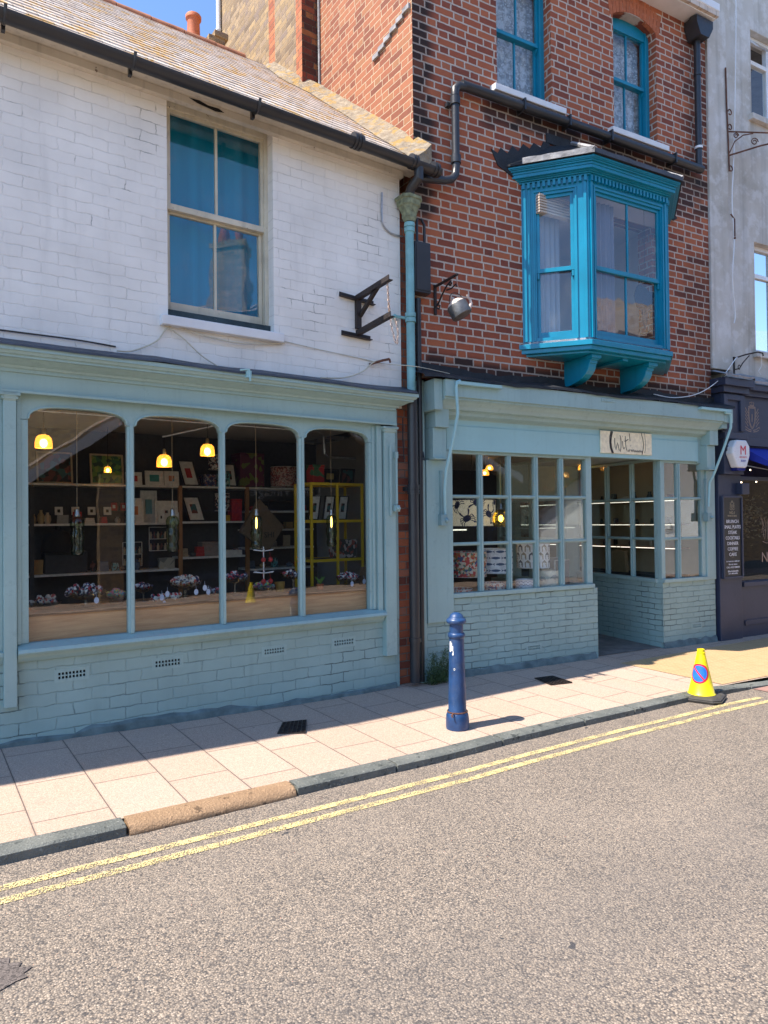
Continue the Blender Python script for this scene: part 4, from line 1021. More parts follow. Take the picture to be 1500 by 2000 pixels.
for off, z0, z1 in ((.025, 3.66, 3.676), (.045, 3.676, 3.69), (.065, 3.69, 3.70), (.095, 3.70, 3.735), (.105, 3.735, 3.76), (.125, 3.76, 3.775), (.14, 3.775, 3.785), (.15, 3.785, 3.805)): slab(mb, off, z0, z1)
mb.build('cornice', M['teal'], BY, bevel=.003)
mb = MB(F2)
for (P, Q), L in zip(faces, Ls):
    n_ = int(L/.052)
    for k in range(n_):
        u = (k+.5)*L/n_; frame_on(mb, P, Q, u-.014, u+.014, 3.60, 3.659, .0005, .034)
mb.build('dentils', M['teal'], BY)
mb = MB(F2); slab(mb, .045, 1.845, 1.899); slab(mb, .02, 1.80, 1.844); slab(mb, -.03, 1.775, 1.799); mb.build('sill', M['teal'], BY, bevel=.004)
for x in (1.98, 2.42, 2.86):
    if x == 2.42:
        mb = MB(F2); mb.box(x-.04, x+.04, -.44, 0, 1.745, 1.774); mb.build('underside_rib', M['teal'], BY); continue
    mb = MB(F2); pr = [(0, 1.774), (-.43, 1.774), (-.43, 1.725), (-.40, 1.715), (-.40, 1.69)]
    for k in range(9):
        t = k/8*math.pi/2; pr.append((-.385*math.cos(t)**.9 if k < 8 else -.03, 1.69-.20*math.sin(t)))
    pr.append((0, 1.47)); mb.prism(pr, 'x', x-.055, x+.055); mb.box(x-.07, x+.07, -.445, -.35, 1.735, 1.7735)
    mb.build('corbel', M['teal'], BY, bevel=.004)
# leaded hipped roof of the bay
r1 = ring_(.17); mb = MB(F2); top = [(1.75, -.0, 4.20), (1.98, -.12, 4.20), (2.97, -.12, 4.20), (3.2, 0, 4.20)]
lo = [(p[0], p[1], 3.81) for p in r1]; lo2 = [(p[0], p[1], 3.83) for p in r1]
for k in range(3):
    mb.quad(lo[k], lo[k+1], lo2[k+1], lo2[k]); mb.quad(lo2[k], lo2[k+1], top[k+1], top[k])
mb.poly([lo2[0], top[0], (1.75, 0, 3.8), lo[0]]); mb.poly([top[3], lo2[3], lo[3], (3.2, 0, 3.8)]); mb.poly(lo[::-1]); mb.poly(top)
mb.build('lead_roof', M['tar'], BY)
mb = MB(F2); random.seed(9)
def lip(a, b, n_, w0, up0, nm, mt_l=None):
    mb = MB(F2); prev = None; a = Vector(a); b = Vector(b); dr = (b-a).normalized(); nn = Vector((dr.y, -dr.x, 0))
    for k in range(n_+1):
        p = a.lerp(b, k/n_); w_ = w0+random.uniform(-.012, .012); r_ = [p+nn*.008+Vector((0, 0, -.02)), p+nn*.012+Vector((0, 0, .022+up0+random.uniform(0, .01))), p-nn*w_+Vector((0, 0, .03+up0+w_*.35))]
        if prev: mb.quad(*map(tuple, (prev[0], r_[0], r_[1], prev[1]))); mb.quad(*map(tuple, (prev[1], r_[1], r_[2], prev[2])))
        prev = r_
    mb.build(nm, mt_l or M['lead_pale'], BY)
l0, l1, l2, l3 = [Vector((p[0], p[1], 3.83)) for p in r1]
lip(l0.lerp(l1, .2), l1, 11, .10, .015, 'lead_edge'); lip(l1, l2, 14, .03, .0, 'lead_edge', M['lead'])
mb = MB(F2); mb.tube([tuple(l1+Vector((0, 0, .015))), (1.98, -.12, 4.23)], [.03, .02], 6); mb.tube([tuple(l2+Vector((0, 0, .015))), (2.97, -.12, 4.23)], [.03, .02], 6); mb.build('lead_hip', M['lead_pale'], BY)
mb = MB(F2); st = [(.93, 3.96), (1.02, 3.80), (1.22, 3.72), (1.75, 3.72), (1.75, 4.22), (1.66, 4.22), (1.62, 4.14), (1.52, 4.17), (1.46, 4.09), (1.37, 4.12), (1.30, 4.02), (1.22, 4.06), (1.15, 3.96), (1.06, 4.00), (1.02, 3.93)]
mb.prism(st, 'y', -.012, -.002); mb.prism([(3.2, 4.27), (3.2, 3.76), (3.8, 3.76), (3.86, 3.80), (3.55, 4.05), (3.35, 4.20)], 'y', -.012, -.002); mb.box(1.70, 3.3, -.016, -.002, 4.22, 4.33); mb.build('stepped_flashing', M['tar'], BY)
# inside of the bay
mb = MB(F2); mb.box(1.2, 3.7, 1.55, 1.60, 1.6, 3.9); mb.box(1.15, 1.2, .23, 1.6, 1.6, 3.9); mb.box(3.7, 3.75, .23, 1.6, 1.6, 3.9); mb.box(1.2, 3.7, .23, 1.55, 3.72, 3.78); mb.box(1.2, 3.7, .23, 1.55, 1.62, 1.68); mb.prism(plan, 'z', 1.90, 1.93); mb.prism([(1.42, 0), (1.87, -.44), (3.02, -.44), (3.53, 0)], 'z', 3.60, 3.64)
mb.build('bay_room', paint('bay_room_wall', (.66, .62, .66), .9, .05, 1., .02), H)
curtain('curtain', 'grey drape at the left of the bay window front pane', 1.98, 2.38, 1.94, 3.5, -.34, .022, 6, cloth('grey_drape', (.30, .30, .40), trans=.3), F2)
curtain('net_curtain', 'sheer net hanging behind the left slanted pane of the bay window', 1.42, 1.86, 1.94, 3.6, -.03, .012, 6, cloth('sheer_net', (.70, .76, .90), .2), F2)
mb = MB(F2); mb.box(1.45, 1.95, -.10, -.08, 3.35, 3.55); 
for k in range(7): mb.box(1.45, 1.98, -.17+.0*k, -.10, 3.33+.03*k, 3.35+.03*k)
tag(mb.build('roller_blind', paint('blind_cream', (.60, .50, .42), .8), None, (1.7, -.1, 3.33)), 'rolled cream slatted blind at the top of the bay side pane', 'blind')
mb = MB(F2); hang = [(2.66, 2.62), (2.72, 2.66), (2.80, 2.64), (2.86, 2.60), (2.97, 2.60), (2.93, 2.52), (2.90, 2.42), (2.84, 2.36), (2.82, 2.22), (2.79, 2.16), (2.75, 2.24), (2.74, 2.36), (2.66, 2.40), (2.62, 2.52)]
mb.prism(hang, 'y', -.40, -.392); o = tag(mb.build('hanging_ornament', plain('dark_felt', (.03, .035, .06), .9), None, (2.8, -.4, 2.16)), 'dark fish shaped ornament hanging in the right pane of the bay', 'ornament')
mb = MB(F2); mb.tube([(2.80, -.396, 2.64), (2.80, -.396, 3.6)], .002, 4); mb.build('string', M['dark'], o)

# ---------------------------------------------------------------- the paned shopfront
SF = MB(F2)
SF.box(.29, 4.13, -.05, .04, .715, .965); SF.box(.29, 4.13, -.042, .04, .9655, 1.09)
SF.build('fascia', M['sage_light'], H, bevel=.003)
CP2 = [(-.04, 1.0), (.035, 1.0), (.045, 1.035), (.12, 1.06), (.13, 1.09), (.15, 1.10), (.18, 1.105), (.20, 1.135), (.235, 1.17), (.262, 1.19), (.262, 1.205), (.285, 1.212), (.285, 1.375), (-.04, 1.375)]
mb = MB(F2); mb.sweep(CP2, [(.13, 0), (4.33, 0)]); mb.build('cornice', M['sage'], H)
mb = MB(F2)
mb.box(.03, .125, -.24, .04, 1.08, 1.38); mb.box(-.02, .045, -.03, .04, -1.65, 1.40); mb.build('cornice_return', M['sage'], H, bevel=.004); mb = MB(F2); mb.box(4.335, 4.50, -.285, .04, 1.20, 1.375); mb.box(4.335, 4.44, -.24, .04, 1.13, 1.199)
mb.build('cornice_return', M['sage'], H, bevel=.004)
mb = MB(F2); random.seed(6); xs = [-.12+.16*k for k in range(30)]
for a, b in zip(xs, xs[1:]):
    j = lambda x: .010*math.sin(x*4.1+1)+.006*math.sin(x*17)
    b = min(b, 4.52)
    mb.quad((a, -.305, 1.372+j(a)), (b, -.305, 1.372+j(b)), (b, -.30, 1.40+j(b)), (a, -.30, 1.40+j(a)))
    mb.quad((a, -.30, 1.40+j(a)), (b, -.30, 1.40+j(b)), (b, -.005, 1.49+2*j(b)), (a, -.005, 1.49+2*j(a)))
    mb.quad((a, -.012, 1.485+2*j(a)), (b, -.012, 1.485+2*j(b)), (b, -.006, 1.56+2*j(b)), (a, -.006, 1.56+2*j(a)))
mb.build('bitumen_flashing', M['tar'], H, weld=True)
def console(a, b):
    mb = MB(F2); mb.box(a, b, -.17, .04, .92, 1.24); mb.box(a-.006, b-.01, -.13, .04, .62, .919); mb.box(a-.006, b-.012, -.155, .04, .605, .62)
    return mb.build('console', M['sage'], H, bevel=.005)
console(.085, .245); console(4.20, 4.36)
mb = MB(F2); mb.box(.05, .36, -.045, .06, -1.02, .604); mb.box(.285, .36, -.045, .06, .6041, .71); mb.build('pilaster', M['sage'], H, bevel=.004)
mb = MB(F2); mb.box(4.30, 4.47, -.03, .06, -.80, .604); mb.box(4.13, 4.20, -.03, .06, .70, 1.0); mb.build('pilaster', M['sage'], H, bevel=.004)
# brick risers
ab1 = (1.33, 1.50, -1.42, -1.37); ab2 = (4.0, 4.16, -1.40, -1.35)
mb = MB(F2); mb.wall(.03, 2.37, -1.9, -.79, -.02, .18, [ab1]); mb.build('stall_riser', M['sage_brick_fine'], H); airbrick(H, *ab1, -.02, F2)
mb = MB(F2); mb.wall(3.47, 4.46, -1.9, -.80, -.02, .18, [ab2]); mb.build('stall_riser', M['sage_brick_fine'], H); airbrick(H, *ab2, -.02, F2, 7)
mb = MB(F2); mb.prism([(2.19, .18), (2.37, .18), (2.37, 1.75), (2.19, 1.75)], 'z', -1.9, -.79); mb.build('lobby_riser', M['sage_brick_fine'], H); mb = MB(F2); mb.prism([(3.47, .18), (3.65, .18), (3.835, 1.75), (3.655, 1.75)], 'z', -1.9, -.80); mb.build('lobby_riser', M['sage_brick_fine'], H)
mb = MB(F2); xs = [.03+.117*i for i in range(21)]; random.seed(12)
for rng in ((.03, 2.38), (3.46, 4.5)):
    prev = None; x = rng[0]
    while x <= rng[1]:
        r_ = [(x, -.02-.022-.018*random.random(), -1.62), (x, -.02-.016, -1.565+.02*random.random()), (x, -.015, -1.54+.03*random.random())]
        if prev: mb.quad(prev[0], r_[0], r_[1], prev[1]); mb.quad(prev[1], r_[1], r_[2], prev[2])
        prev = r_; x += .1
mb.build('foot_fillet', M['foot'], H, smooth=True)
# small-paned windows
def paned(fr, pts, x0, x1, muls, z0, z1, rails, name='paned_window', w0=.055, w1=.05, y=.0, parent=H):
    """pts: function (u, out) -> frame x, y"""
    root = None; bw = .045
    def bx(mb, u0, u1, z0_, z1_, o0=-.01, o1=.045):
        P = [pts(u0, o0), pts(u1, o0), pts(u1, o1), pts(u0, o1)]; mb.prism(P, 'z', z0_, z1_)
    mb = MB(fr)
    bx(mb, x0, x0+w0, z0, z1); bx(mb, x1-w1, x1, z0, z1); bx(mb, x0+w0, x1-w1, z1-.03, z1); bx(mb, x0-.0, x1+.0, z0-.045, z0-.001, -.045, .06)
    root = mb.build(name, M['sage'], parent, bevel=.003)
    mb = MB(fr)
    for (a, b) in muls: bx(mb, a, b, z0, z1-.031, -.006, .04); bx(mb, (a+b)/2-.008, (a+b)/2+.008, z0+.01, z1-.04, -.020, -.0065)
    mb.build('mullions', M['sage'], root, bevel=.002)
    edges = [x0+w0]+[e for ab in muls for e in ab]+[x1-w1]
    cells = list(zip(edges[0::2], edges[1::2]))
    for zr in rails:
        mb = MB(fr)
        for a, b in cells: bx(mb, a, b, zr-.017, zr+.017, -.004, .038); bx(mb, a, b, zr-.006, zr+.006, -.016, -.0045)
        mb.build('glazing_bar', M['sage'], root, bevel=.002)
    zz = [z0]+[e for r_ in rails for e in (r_-.017, r_+.017)]+[z1-.03]
    for a, b in cells:
        for c_, d in zip(zz[0::2], zz[1::2]):
            t1 = random.uniform(-.0025, .0025); t2 = random.uniform(-.0025, .0025)
            p = [pts(a, .018+t1), pts(b, .018+t2)]
            g = MB(fr); g.quad((*p[0], c_), (*p[1], c_), (*p[1], d), (*p[0], d)); g.build('pane', M['glass'], root)
    return root
random.seed(21)
straight = lambda u, o: (u, o)
paned(F2, straight, .36, 2.31, [(.715, .77), (1.095, 1.145), (1.465, 1.52), (1.835, 1.89)], -.745, .715, [.245, -.245], w0=.02, w1=.085)
paned(F2, straight, 3.47, 4.30, [(3.775, 3.835)], -.755, .715, [.245, -.26], w0=.065, w1=.075)
paned(F2, lambda u, o: (2.31-o, u), .06, 1.7, [(.50, .55), (1.0, 1.05)], -.745, .745, [.245, -.245])
sA = math.sin(R(6.7)); cA = math.cos(R(6.7))
paned(F2, lambda u, o: (3.475+u*sA+o*cA, u*cA-o*sA), .05, 1.7, [(.49, .54), (.97, 1.03), (1.38, 1.43)], -.755, .745, [.245, -.26])
mb = MB(F2); mb.box(2.30, 3.70, .041, 1.8, .76, .85); mb.build('lobby_ceiling', paint('lobby_ceiling', (.30, .36, .36), .6), H)
# door at the back of the lobby
mb = MB(F2); mb.box(2.32, 2.50, 1.62, 1.68, -1.6, .76); mb.box(3.45, 3.66, 1.62, 1.68, -1.6, .76); mb.box(2.50, 3.45, 1.62, 1.68, .45, .76); D_ = mb.build('door_frame', M['sage'], H)
mb = MB(F2); mb.box(2.50, 2.62, 1.63, 1.67, -1.59, .45); mb.box(3.33, 3.45, 1.63, 1.67, -1.59, .45); mb.box(2.62, 3.33, 1.63, 1.67, .33, .45); mb.box(2.62, 3.33, 1.63, 1.67, -1.59, -.95); mb.build('door', M['sage'], H, bevel=.004)
pane(H, 2.62, 3.33, -.95, .33, 1.65, None, F2, 'door_pane')
# awning arms and sliders
for k, pts_, bar in ((0, [(.78, -.315, 1.345), (.28, -.315, 1.36), (.245, -.315, 1.35), (.235, -.315, 1.30), (.26, -.30, 1.05), (.245, -.26, .85), (.21, -.16, .5), (.215, -.12, .30), (.245, -.08, .05)], .21),
                     (1, [(3.83, -.315, 1.32), (4.30, -.315, 1.315), (4.40, -.315, 1.31), (4.42, -.31, 1.27), (4.43, -.30, 1.14), (4.38, -.22, .85), (4.31, -.12, .52), (4.30, -.08, .45), (4.29, -.065, .14)], 4.25)):
    mb = MB(F2); mb.tube(pts_[1:], .016, 8); mb.box(min(pts_[0][0], pts_[2][0]), max(pts_[0][0], pts_[2][0]), -.335, -.288, 1.325, 1.355)
    ar = mb.build('awning_arm', M['sage_light'], H, smooth=True)
    mb = MB(F2); mb.box(bar-.012, bar+.012, -.075, -.04, .0, .50); mb.box(bar-.03, bar+.04, -.11, -.04, -.05, .06); mb.ball((bar+.03, -.12, .0), .022); mb.build('slider', M['sage_dirty'], ar, bevel=.002)
mb = MB(F2); mb.box(2.20, 2.40, -.292, -.286, 1.305, 1.345); o = mb.build('number_plate', M['sage'], H, bevel=.002)
mb = MB(F2); mb.tube([(2.30+.075*math.cos(2*math.pi*k/20), -.293, 1.325+.014*math.sin(2*math.pi*k/20)) for k in range(21)], .002, 4); mb.build('plate_border', M['sage_dirty'], o)
# structure behind: ceiling, floor, walls
mb = MB(F2); mb.box(.36, 2.31, .05, 3.9, .86, .95); mb.box(2.31, 4.50, 1.70, 3.9, .86, .95); mb.box(3.66, 4.50, .05, 1.70, .86, .95); mb.build('shop_ceiling', M['int_ceiling'], H)
mb = MB(F2); mb.box(.34, 4.55, .0, 4.0, -1.68, -1.612); mb.build('shop_floor', M['int_floor'], H)
mb = MB(F2); mb.box(.34, 4.55, 3.9, 4.0, -1.6, .86); mb.build('shop_back_wall', M['int_dark'], H)
mb = MB(F2); mb.box(4.45, 4.52, .19, 3.9, -1.6, .86); mb.build('shop_side_wall', M['int_tan'], H)
mb = MB(F2); mb.box(.30, .34, .31, 3.9, -1.6, .86); mb.build('party_wall', M['int_dark'], H)
mb = MB(F2); mb.box(-.02, 4.5, .22, 4.4, 1.40, 1.45); mb.box(-.02, 4.5, .22, 4.4, 4.1, 4.15); mb.build('upper_floors', M['int_dark'], H)

# ---------------------------------------------------------------- shop sign
P_ = thing('shop_sign', 'cream rectangular shop sign with handwritten black lettering on the sage fascia', 'sign', F2, (2.835, -.05, .765))
mb = MB(F2); mb.box(2.41, 3.26, -.066, -.051, .762, 1.022); mb.build('board', plain('cream_sign_board', (.88, .78, .55), .5), P_, bevel=.004)
ink = plain('black_ink', (.012, .010, .012), .6); grey_ink = plain('grey_ink', (.10, .09, .09), .6)
def strokes(fr, S_, y, x0, z0, sx, sz, r, mat, name, parent):
    mb = MB(fr)
    for st in S_:
        pts = [(x0+px_*sx, y, z0+pz_*sz) for px_, pz_ in st]; mb.tube(pts, r, 5)
    for i, v in enumerate(mb.v): mb.v[i] = (v[0], y+(v[1]-y)*.15, v[2])
    return mb.build(name, mat, parent)
X0, Z0, SX, SZ = 2.41, .762, .85, .26
W_ = [[(.265, .70), (.262, .52), (.27, .30), (.285, .16), (.30, .33), (.318, .50), (.33, .36), (.345, .18), (.368, .10), (.382, .30), (.385, .55), (.375, .75), (.365, .84)]]
I_ = [[(.415, .58), (.418, .40), (.425, .28), (.438, .22), (.452, .30)], [(.415, .80), (.418, .79)], [(.468, .82), (.470, .60), (.478, .35), (.492, .17)], [(.452, .58), (.485, .60), (.525, .68)], [(.548, .95), (.554, .85), (.562, .60)], [(.572, .40), (.575, .37)]]
strokes(F2, W_+I_, -.067, X0, Z0, SX, SZ, .0055, ink, 'lettering', P_)
strokes(F2, [[(.20, 1.0), (.175, .75), (.17, .5), (.18, .25), (.215, 0.01)], [(.225, .99), (.20, .75), (.19, .5), (.20, .25), (.235, .01)]], -.067, X0, Z0, SX, SZ, .010, ink, 'bracket_mark', P_)
strokes(F2, [[(.785, 1.0), (.815, .75), (.83, .5), (.82, .25), (.795, .01)]], -.067, X0, Z0, SX, SZ, .006, ink, 'bracket_mark', P_)
strokes(F2, [[(.85, 1.0), (.865, .75), (.87, .5), (.865, .25), (.85, .08)]], -.067, X0, Z0, SX, SZ, .003, ink, 'bracket_mark', P_)
text('small_lettering', "of Whitstable", .045, F2, (2.41+.655*.85, -.068, .790), grey_ink, P_)

# ---------------------------------------------------------------- kettle bracket
KB = thing('kettle_bracket', 'small scrolled black iron wall bracket on the red brick corner', 'sign bracket', F2, (.2, 0, 2.08))
mb = MB(F2); mb.box(.185, .215, -.02, -.001, 2.08, 2.385); mb.build('wall_plate', M['black_iron'], KB, bevel=.003)
mb = MB(F2); mb.box(.188, .212, -.41, -.02, 2.355, 2.375); mb.build('arm', M['black_iron'], KB, bevel=.002)
mb = MB(F2); pts = [(.2, -.03, 2.16), (.2, -.08, 2.19), (.2, -.14, 2.25), (.2, -.22, 2.31), (.2, -.29, 2.335), (.2, -.31, 2.31), (.2, -.28, 2.295), (.2, -.26, 2.315)]; mb.tube(pts, .009, 6)
mb.tube([(.2, -.06, 2.17), (.2, -.10, 2.15), (.2, -.08, 2.12), (.2, -.05, 2.14)], .007, 6); mb.tube([(.2, -.22, 2.27), (.2, -.30, 2.26), (.2, -.38, 2.28), (.2, -.40, 2.25)], .008, 6); mb.build('scroll', M['black_iron'], KB, smooth=True)
KT = thing('kettle', 'old tin kettle hanging tilted from the small wall bracket', 'kettle', F2, (.20, -.40, 1.93))
kt = paint('tarnished_tin', (.13, .13, .13), .45, .35, 14., .3, chips=(.35, .30, .27), metal=.6); kt2 = paint('pale_enamel_lid', (.60, .48, .42), .6, .25, 14., .3, chips=(.15, .1, .08))
def tilt(mb, c, a, ax=Vector((.55, .83, 0))):
    Rm = Matrix.Rotation(R(a), 3, ax.normalized())
    mb.v = [tuple(Rm @ (Vector(v)-Vector(c))+Vector(c)) for v in mb.v]; return mb
kc = (.20, -.42, 2.03)
mb = MB(F2); mb.lathe([(.088, -.085), (.102, -.075), (.102, .035), (.097, .045), (.094, .046)], kc, 28); tilt(mb, kc, -28); mb.build('body', kt, KT, smooth=True)
mb = MB(F2); mb.lathe([(.092, .047), (.080, .065), (.05, .088), (.02, .098), (.012, .10), (.016, .115), (.008, .125)], kc, 24); tilt(mb, kc, -28); mb.build('lid', kt2, KT, smooth=True)
mb = MB(F2); mb.tube([(kc[0]+.085, kc[1], kc[2]+.0), (kc[0]+.125, kc[1]+.0, kc[2]+.02), (kc[0]+.150, kc[1], kc[2]+.07), (kc[0]+.135, kc[1], kc[2]+.11), (kc[0]+.110, kc[1], kc[2]+.125), (kc[0]+.105, kc[1], kc[2]+.15)], [.026, .021, .016, .013, .012, .013], 10); mb.build('spout', kt2, KT, smooth=True)
mb = MB(F2); mb.tube([(kc[0]-.09, kc[1], kc[2]+.05)]+[(kc[0]-.085*math.cos(t), kc[1], kc[2]+.06+.10*math.sin(t)) for t in [math.pi*k/10 for k in range(1, 10)]]+[(kc[0]+.08, kc[1], kc[2]+.05)], .004, 6); tilt(mb, kc, -14); mb.build('handle', M['black_iron'], KT, smooth=True)
mb = MB(F2); mb.tube([(.2, -.38, 2.36), (.2, -.40, 2.30), (.205, -.41, 2.24), (.215, -.42, 2.19)], .003, 5); mb.build('hanging_wire', M['chain'], KT)

# ================================================================ THE RENDERED BUILDING
T = thing('rendered_building', 'grey cement rendered building with white windows above a dark navy restaurant front', 'shop building', F2, (6.5, 0, -1.62))
w3 = [(5.50, 6.55, 5.60, 6.80), (5.50, 6.55, 2.30, 3.82), (8., 9., 2.3, 3.82)]
mb = MB(F2); mb.wall(4.86, 12, 1.6, 9.2, .04, .30, w3); mb.box(4.475, 4.858, -.03, .30, 1.95, 9.2); mb.build('rendered_wall', M['render'], T, bevel=.008)
mb = MB(F2); mb.box(4.48, 12, .30, 6, 9.0, 9.2); mb.box(4.48, 12, 5.9, 6, -1.6, 9.0); mb.build('roof', M['lead'], T)
for k, (a, b, c_, d) in enumerate(w3):
    mb = MB(F2); y = .13; sash_frame(mb, a, b, c_, d, y, .055, (), (), .05, .07)
    m_ = (a+b)/2; zt = d-.42 if k else d-.36
    mb.box(a+.055, b-.055, y+.002, y+.068, zt-.03, zt+.03); mb.box(m_-.03, m_+.03, y+.003, y+.067, c_+.055, zt-.03); mb.box(m_-.03, m_+.03, y+.003, y+.067, zt+.03, d-.055)
    W3 = mb.build('window', M['upvc'], T, bevel=.004)
    for (p, q, r_, s_) in ((a+.055, m_-.03, c_+.055, zt-.03), (m_+.03, b-.055, c_+.055, zt-.03), (a+.055, m_-.03, zt+.03, d-.055), (m_+.03, b-.055, zt+.03, d-.055)):
        if k == 0 and r_ > zt and p < m_-.1:                          # this top light stands open
            g = MB(F2); a1, b1 = (p, q); g.v = []
            def op(x, z): t = (s_-z); return (x, y-.01-t*.6, s_-t*.8)
            fr_w = .035
            for (u0, u1, v0, v1) in ((a1, b1, r_, r_+fr_w), (a1, b1, s_-fr_w, s_), (a1, a1+fr_w, r_+fr_w, s_-fr_w), (b1-fr_w, b1, r_+fr_w, s_-fr_w)):
                P8 = [op(u0, v0), op(u1, v0), op(u1, v1), op(u0, v1)]; B8 = [(p_[0], p_[1]+.03, p_[2]+.02) for p_ in P8]; i = len(g.v); g.v += P8+B8
                g.f += [[i, i+1, i+2, i+3], [i+7, i+6, i+5, i+4]]+[[i+j, i+4+j, i+4+(j+1) % 4, i+(j+1) % 4] for j in range(4)]
            tl = g.build('open_top_light', M['upvc'], W3)
            g = MB(F2); g.quad(op(a1+.02, r_+.02), op(b1-.02, r_+.02), op(b1-.02, s_-.02), op(a1+.02, s_-.02)); g.build('pane', M['glass'], tl)
        else: pane(W3, p, q, r_, s_, y+.03, M['glass'], F2)
    mb = MB(F2); mb.prism([(-.03, c_-.10), (-.03, c_-.02), (.13, c_), (.13, c_-.10)], 'x', a-.08, b+.08); mb.build('window_sill', M['render'], T, bevel=.006)
    mb = MB(F2); mb.box(a-.1, b+.1, .8, .85, c_-.1, d+.1); mb.build('room_behind', M['int_dark'], T)
# navy shopfront
mb = MB(F2)
mb.box(4.50, 4.95, -.06, .10, -1.75, .56); mb.box(4.53, 4.93, -.13, .10, .5605, 1.02); mb.box(4.55, 4.90, -.16, -.131, .86, .93)
mb.box(4.50, 4.97, -.17, .10, 1.0205, 1.10); mb.box(4.52, 4.95, -.12, .10, 1.1005, 1.62); mb.box(4.52, 4.60, -.15, -.1205, 1.13, 1.60); mb.box(4.86, 4.95, -.15, -.1205, 1.13, 1.60); mb.box(4.60, 4.86, -.15, -.1205, 1.53, 1.60)
mb.box(4.48, 5.0, -.18, .10, 1.6205, 1.70); mb.box(4.44, 5.04, -.23, .10, 1.7005, 1.80)
mb.build('pilaster', M['navy'], T, bevel=.005)
mb = MB(F2); mb.box(4.951, 12, -.06, .06, 1.06, 1.62); mb.box(4.97, 12, -.09, .06, .955, 1.0595); mb.box(5.0, 12, -.11, .06, 1.6205, 1.69); mb.box(5.04, 12, -.17, .06, 1.6905, 1.77); mb.build('fascia', M['navy'], T, bevel=.004)
mb = MB(F2); mb.wall(4.951, 12, -1.9, .954, -.02, .06, [(5.02, 7.2, -.86, .50), (5.02, 7.2, .55, .90)]); mb.box(5.0, 12, -.06, -.021, -.93, -.87); mb.box(5.05, 12, -.035, -.021, -1.45, -1.38); mb.build('window_surround', M['navy'], T, bevel=.004)
pane(T, 5.02, 7.2, -.86, .50, .02, None, F2, 'window_pane'); pane(T, 5.02, 7.2, .55, .90, .02, None, F2, 'window_pane')
mb = MB(F2); random.seed(8); xs = [4.40+.1*k for k in range(77)]; prev = None
for x in xs:
    o_ = -.25 if x < 5.06 else -.19; j1 = random.uniform(-.012, .012)
    r_ = [(x, o_-.01, 1.775+j1+(.03 if x < 5.06 else 0)), (x, o_-.012+j1*.5, 1.81+j1+(.02 if x < 5.06 else 0)), (x, -.05, 1.91+j1)]
    if prev: mb.quad(prev[0], r_[0], r_[1], prev[1]); mb.quad(prev[1], r_[1], r_[2], prev[2])
    prev = r_
mb.build('lead_flashing', M['lead_pale'], T)
mb = MB(F2); mb.prism([(-.02, .945), (-.03, .80), (-.52, .60), (-.52, .64)], 'x', 5.06, 7.4); mb.build('awning', M['awning'], T)
mb = MB(F2); mb.tube([(5.02, -.05, .70), (5.35, -.32, .60), (5.9, -.5, .58)], .008, 6); mb.build('awning_rod', M['steel'], T)
mb = MB(F2); mb.box(4.86, 5.01, -.15, -.061, .30, .45); mb.build('light_box', M['navy'], T, bevel=.006)
# shop interior
mb = MB(F2); mb.box(7.5, 7.6, .07, 2.6, -1.6, 1.2); mb.box(4.60, 9, 2.6, 2.7, -1.6, 1.2); mb.box(4.58, 4.6, .11, 2.7, -1.6, .95); mb.box(4.6, 9, .07, 2.6, 1.2, 1.3); mb.box(4.6, 9, .07, 2.7, -1.7, -1.6); mb.build('restaurant_room', M['int_dark'], T)
# gold crest
gold = plain('faded_gold_paint', (.30, .22, .17), .6)
def crest(fr, cx, cz, k, y, parent, mat, num='1', ts=.15):
    S_ = []
    S_.append([(-.30, .62), (-.30, .1), (-.25, -.30), (-.12, -.55), (0, -.66), (.12, -.55), (.25, -.30), (.30, .1), (.30, .62), (-.30, .62)])
    S_.append([(-.38, .70), (.38, .70)]); S_.append([(-.36, .64), (-.37, .1), (-.30, -.38), (-.14, -.64), (0, -.76), (.14, -.64), (.30, -.38), (.37, .1), (.36, .64)])
    for sg in (-1, 1):
        for i in range(5):
            z = .46-.22*i; S_.append([(sg*(.42), z-.18), (sg*.55, z-.02), (sg*(.68+.02*i), z+.16)])
        S_.append([(sg*.08, -.84), (sg*.35, -.80), (sg*.62, -.66), (sg*.76, -.60), (sg*.80, -.72)]); S_.append([(sg*.10, -.95), (sg*.45, -.90), (sg*.70, -.80)])
        S_.append([(sg*.05, .74), (sg*.18, .84), (sg*.24, .96), (sg*.10, 1.0)])
    S_.append([(-.22, .78), (.22, .78)]); S_.append([(0, .80), (0, 1.05)])
    o = strokes(fr, S_, y, cx, cz, k, k, k*.028, mat, 'crest', parent)
    text('numeral', num, ts*k/.2, fr, (cx, y, cz-.28*k), mat, parent)
    return o
crest(F2, 5.225, 1.345, .205, -.0615, T, gold)
# alarm box
AL = thing('alarm_box', 'white hexagonal alarm box with a red letter on the navy pilaster', 'alarm box', F2, (4.70, -.13, .60))
hx = [(4.56, .90), (4.63, 1.0), (4.83, 1.0), (4.90, .92), (4.90, .80), (4.83, .64), (4.65, .64), (4.55, .82)]
mb = MB(F2); mb.prism(hx, 'y', -.24, -.131); mb.build('cover', paint('white_alarm_plastic', (.72, .74, .76), .3, .03), AL, bevel=.018)
mb = MB(F2); mb.prism([(4.65, .6395), (4.83, .6395), (4.815, .60), (4.67, .60)], 'y', -.225, -.131); mb.build('lens', plain('blue_lens', (.01, .02, .16), .2), AL, bevel=.006)
text('letter', 'M', .17, F2, (4.755, -.243, .81), plain('red_print', (.62, .04, .07), .5), AL)
text('print', 'SECURITY', .035, F2, (4.755, -.243, .765), plain('pink_print', (.70, .25, .28), .5), AL); text('print', '01227 000 000'[:5], .04, F2, (4.755, -.243, .715), plain('blue_print', (.05, .06, .4), .5), AL)
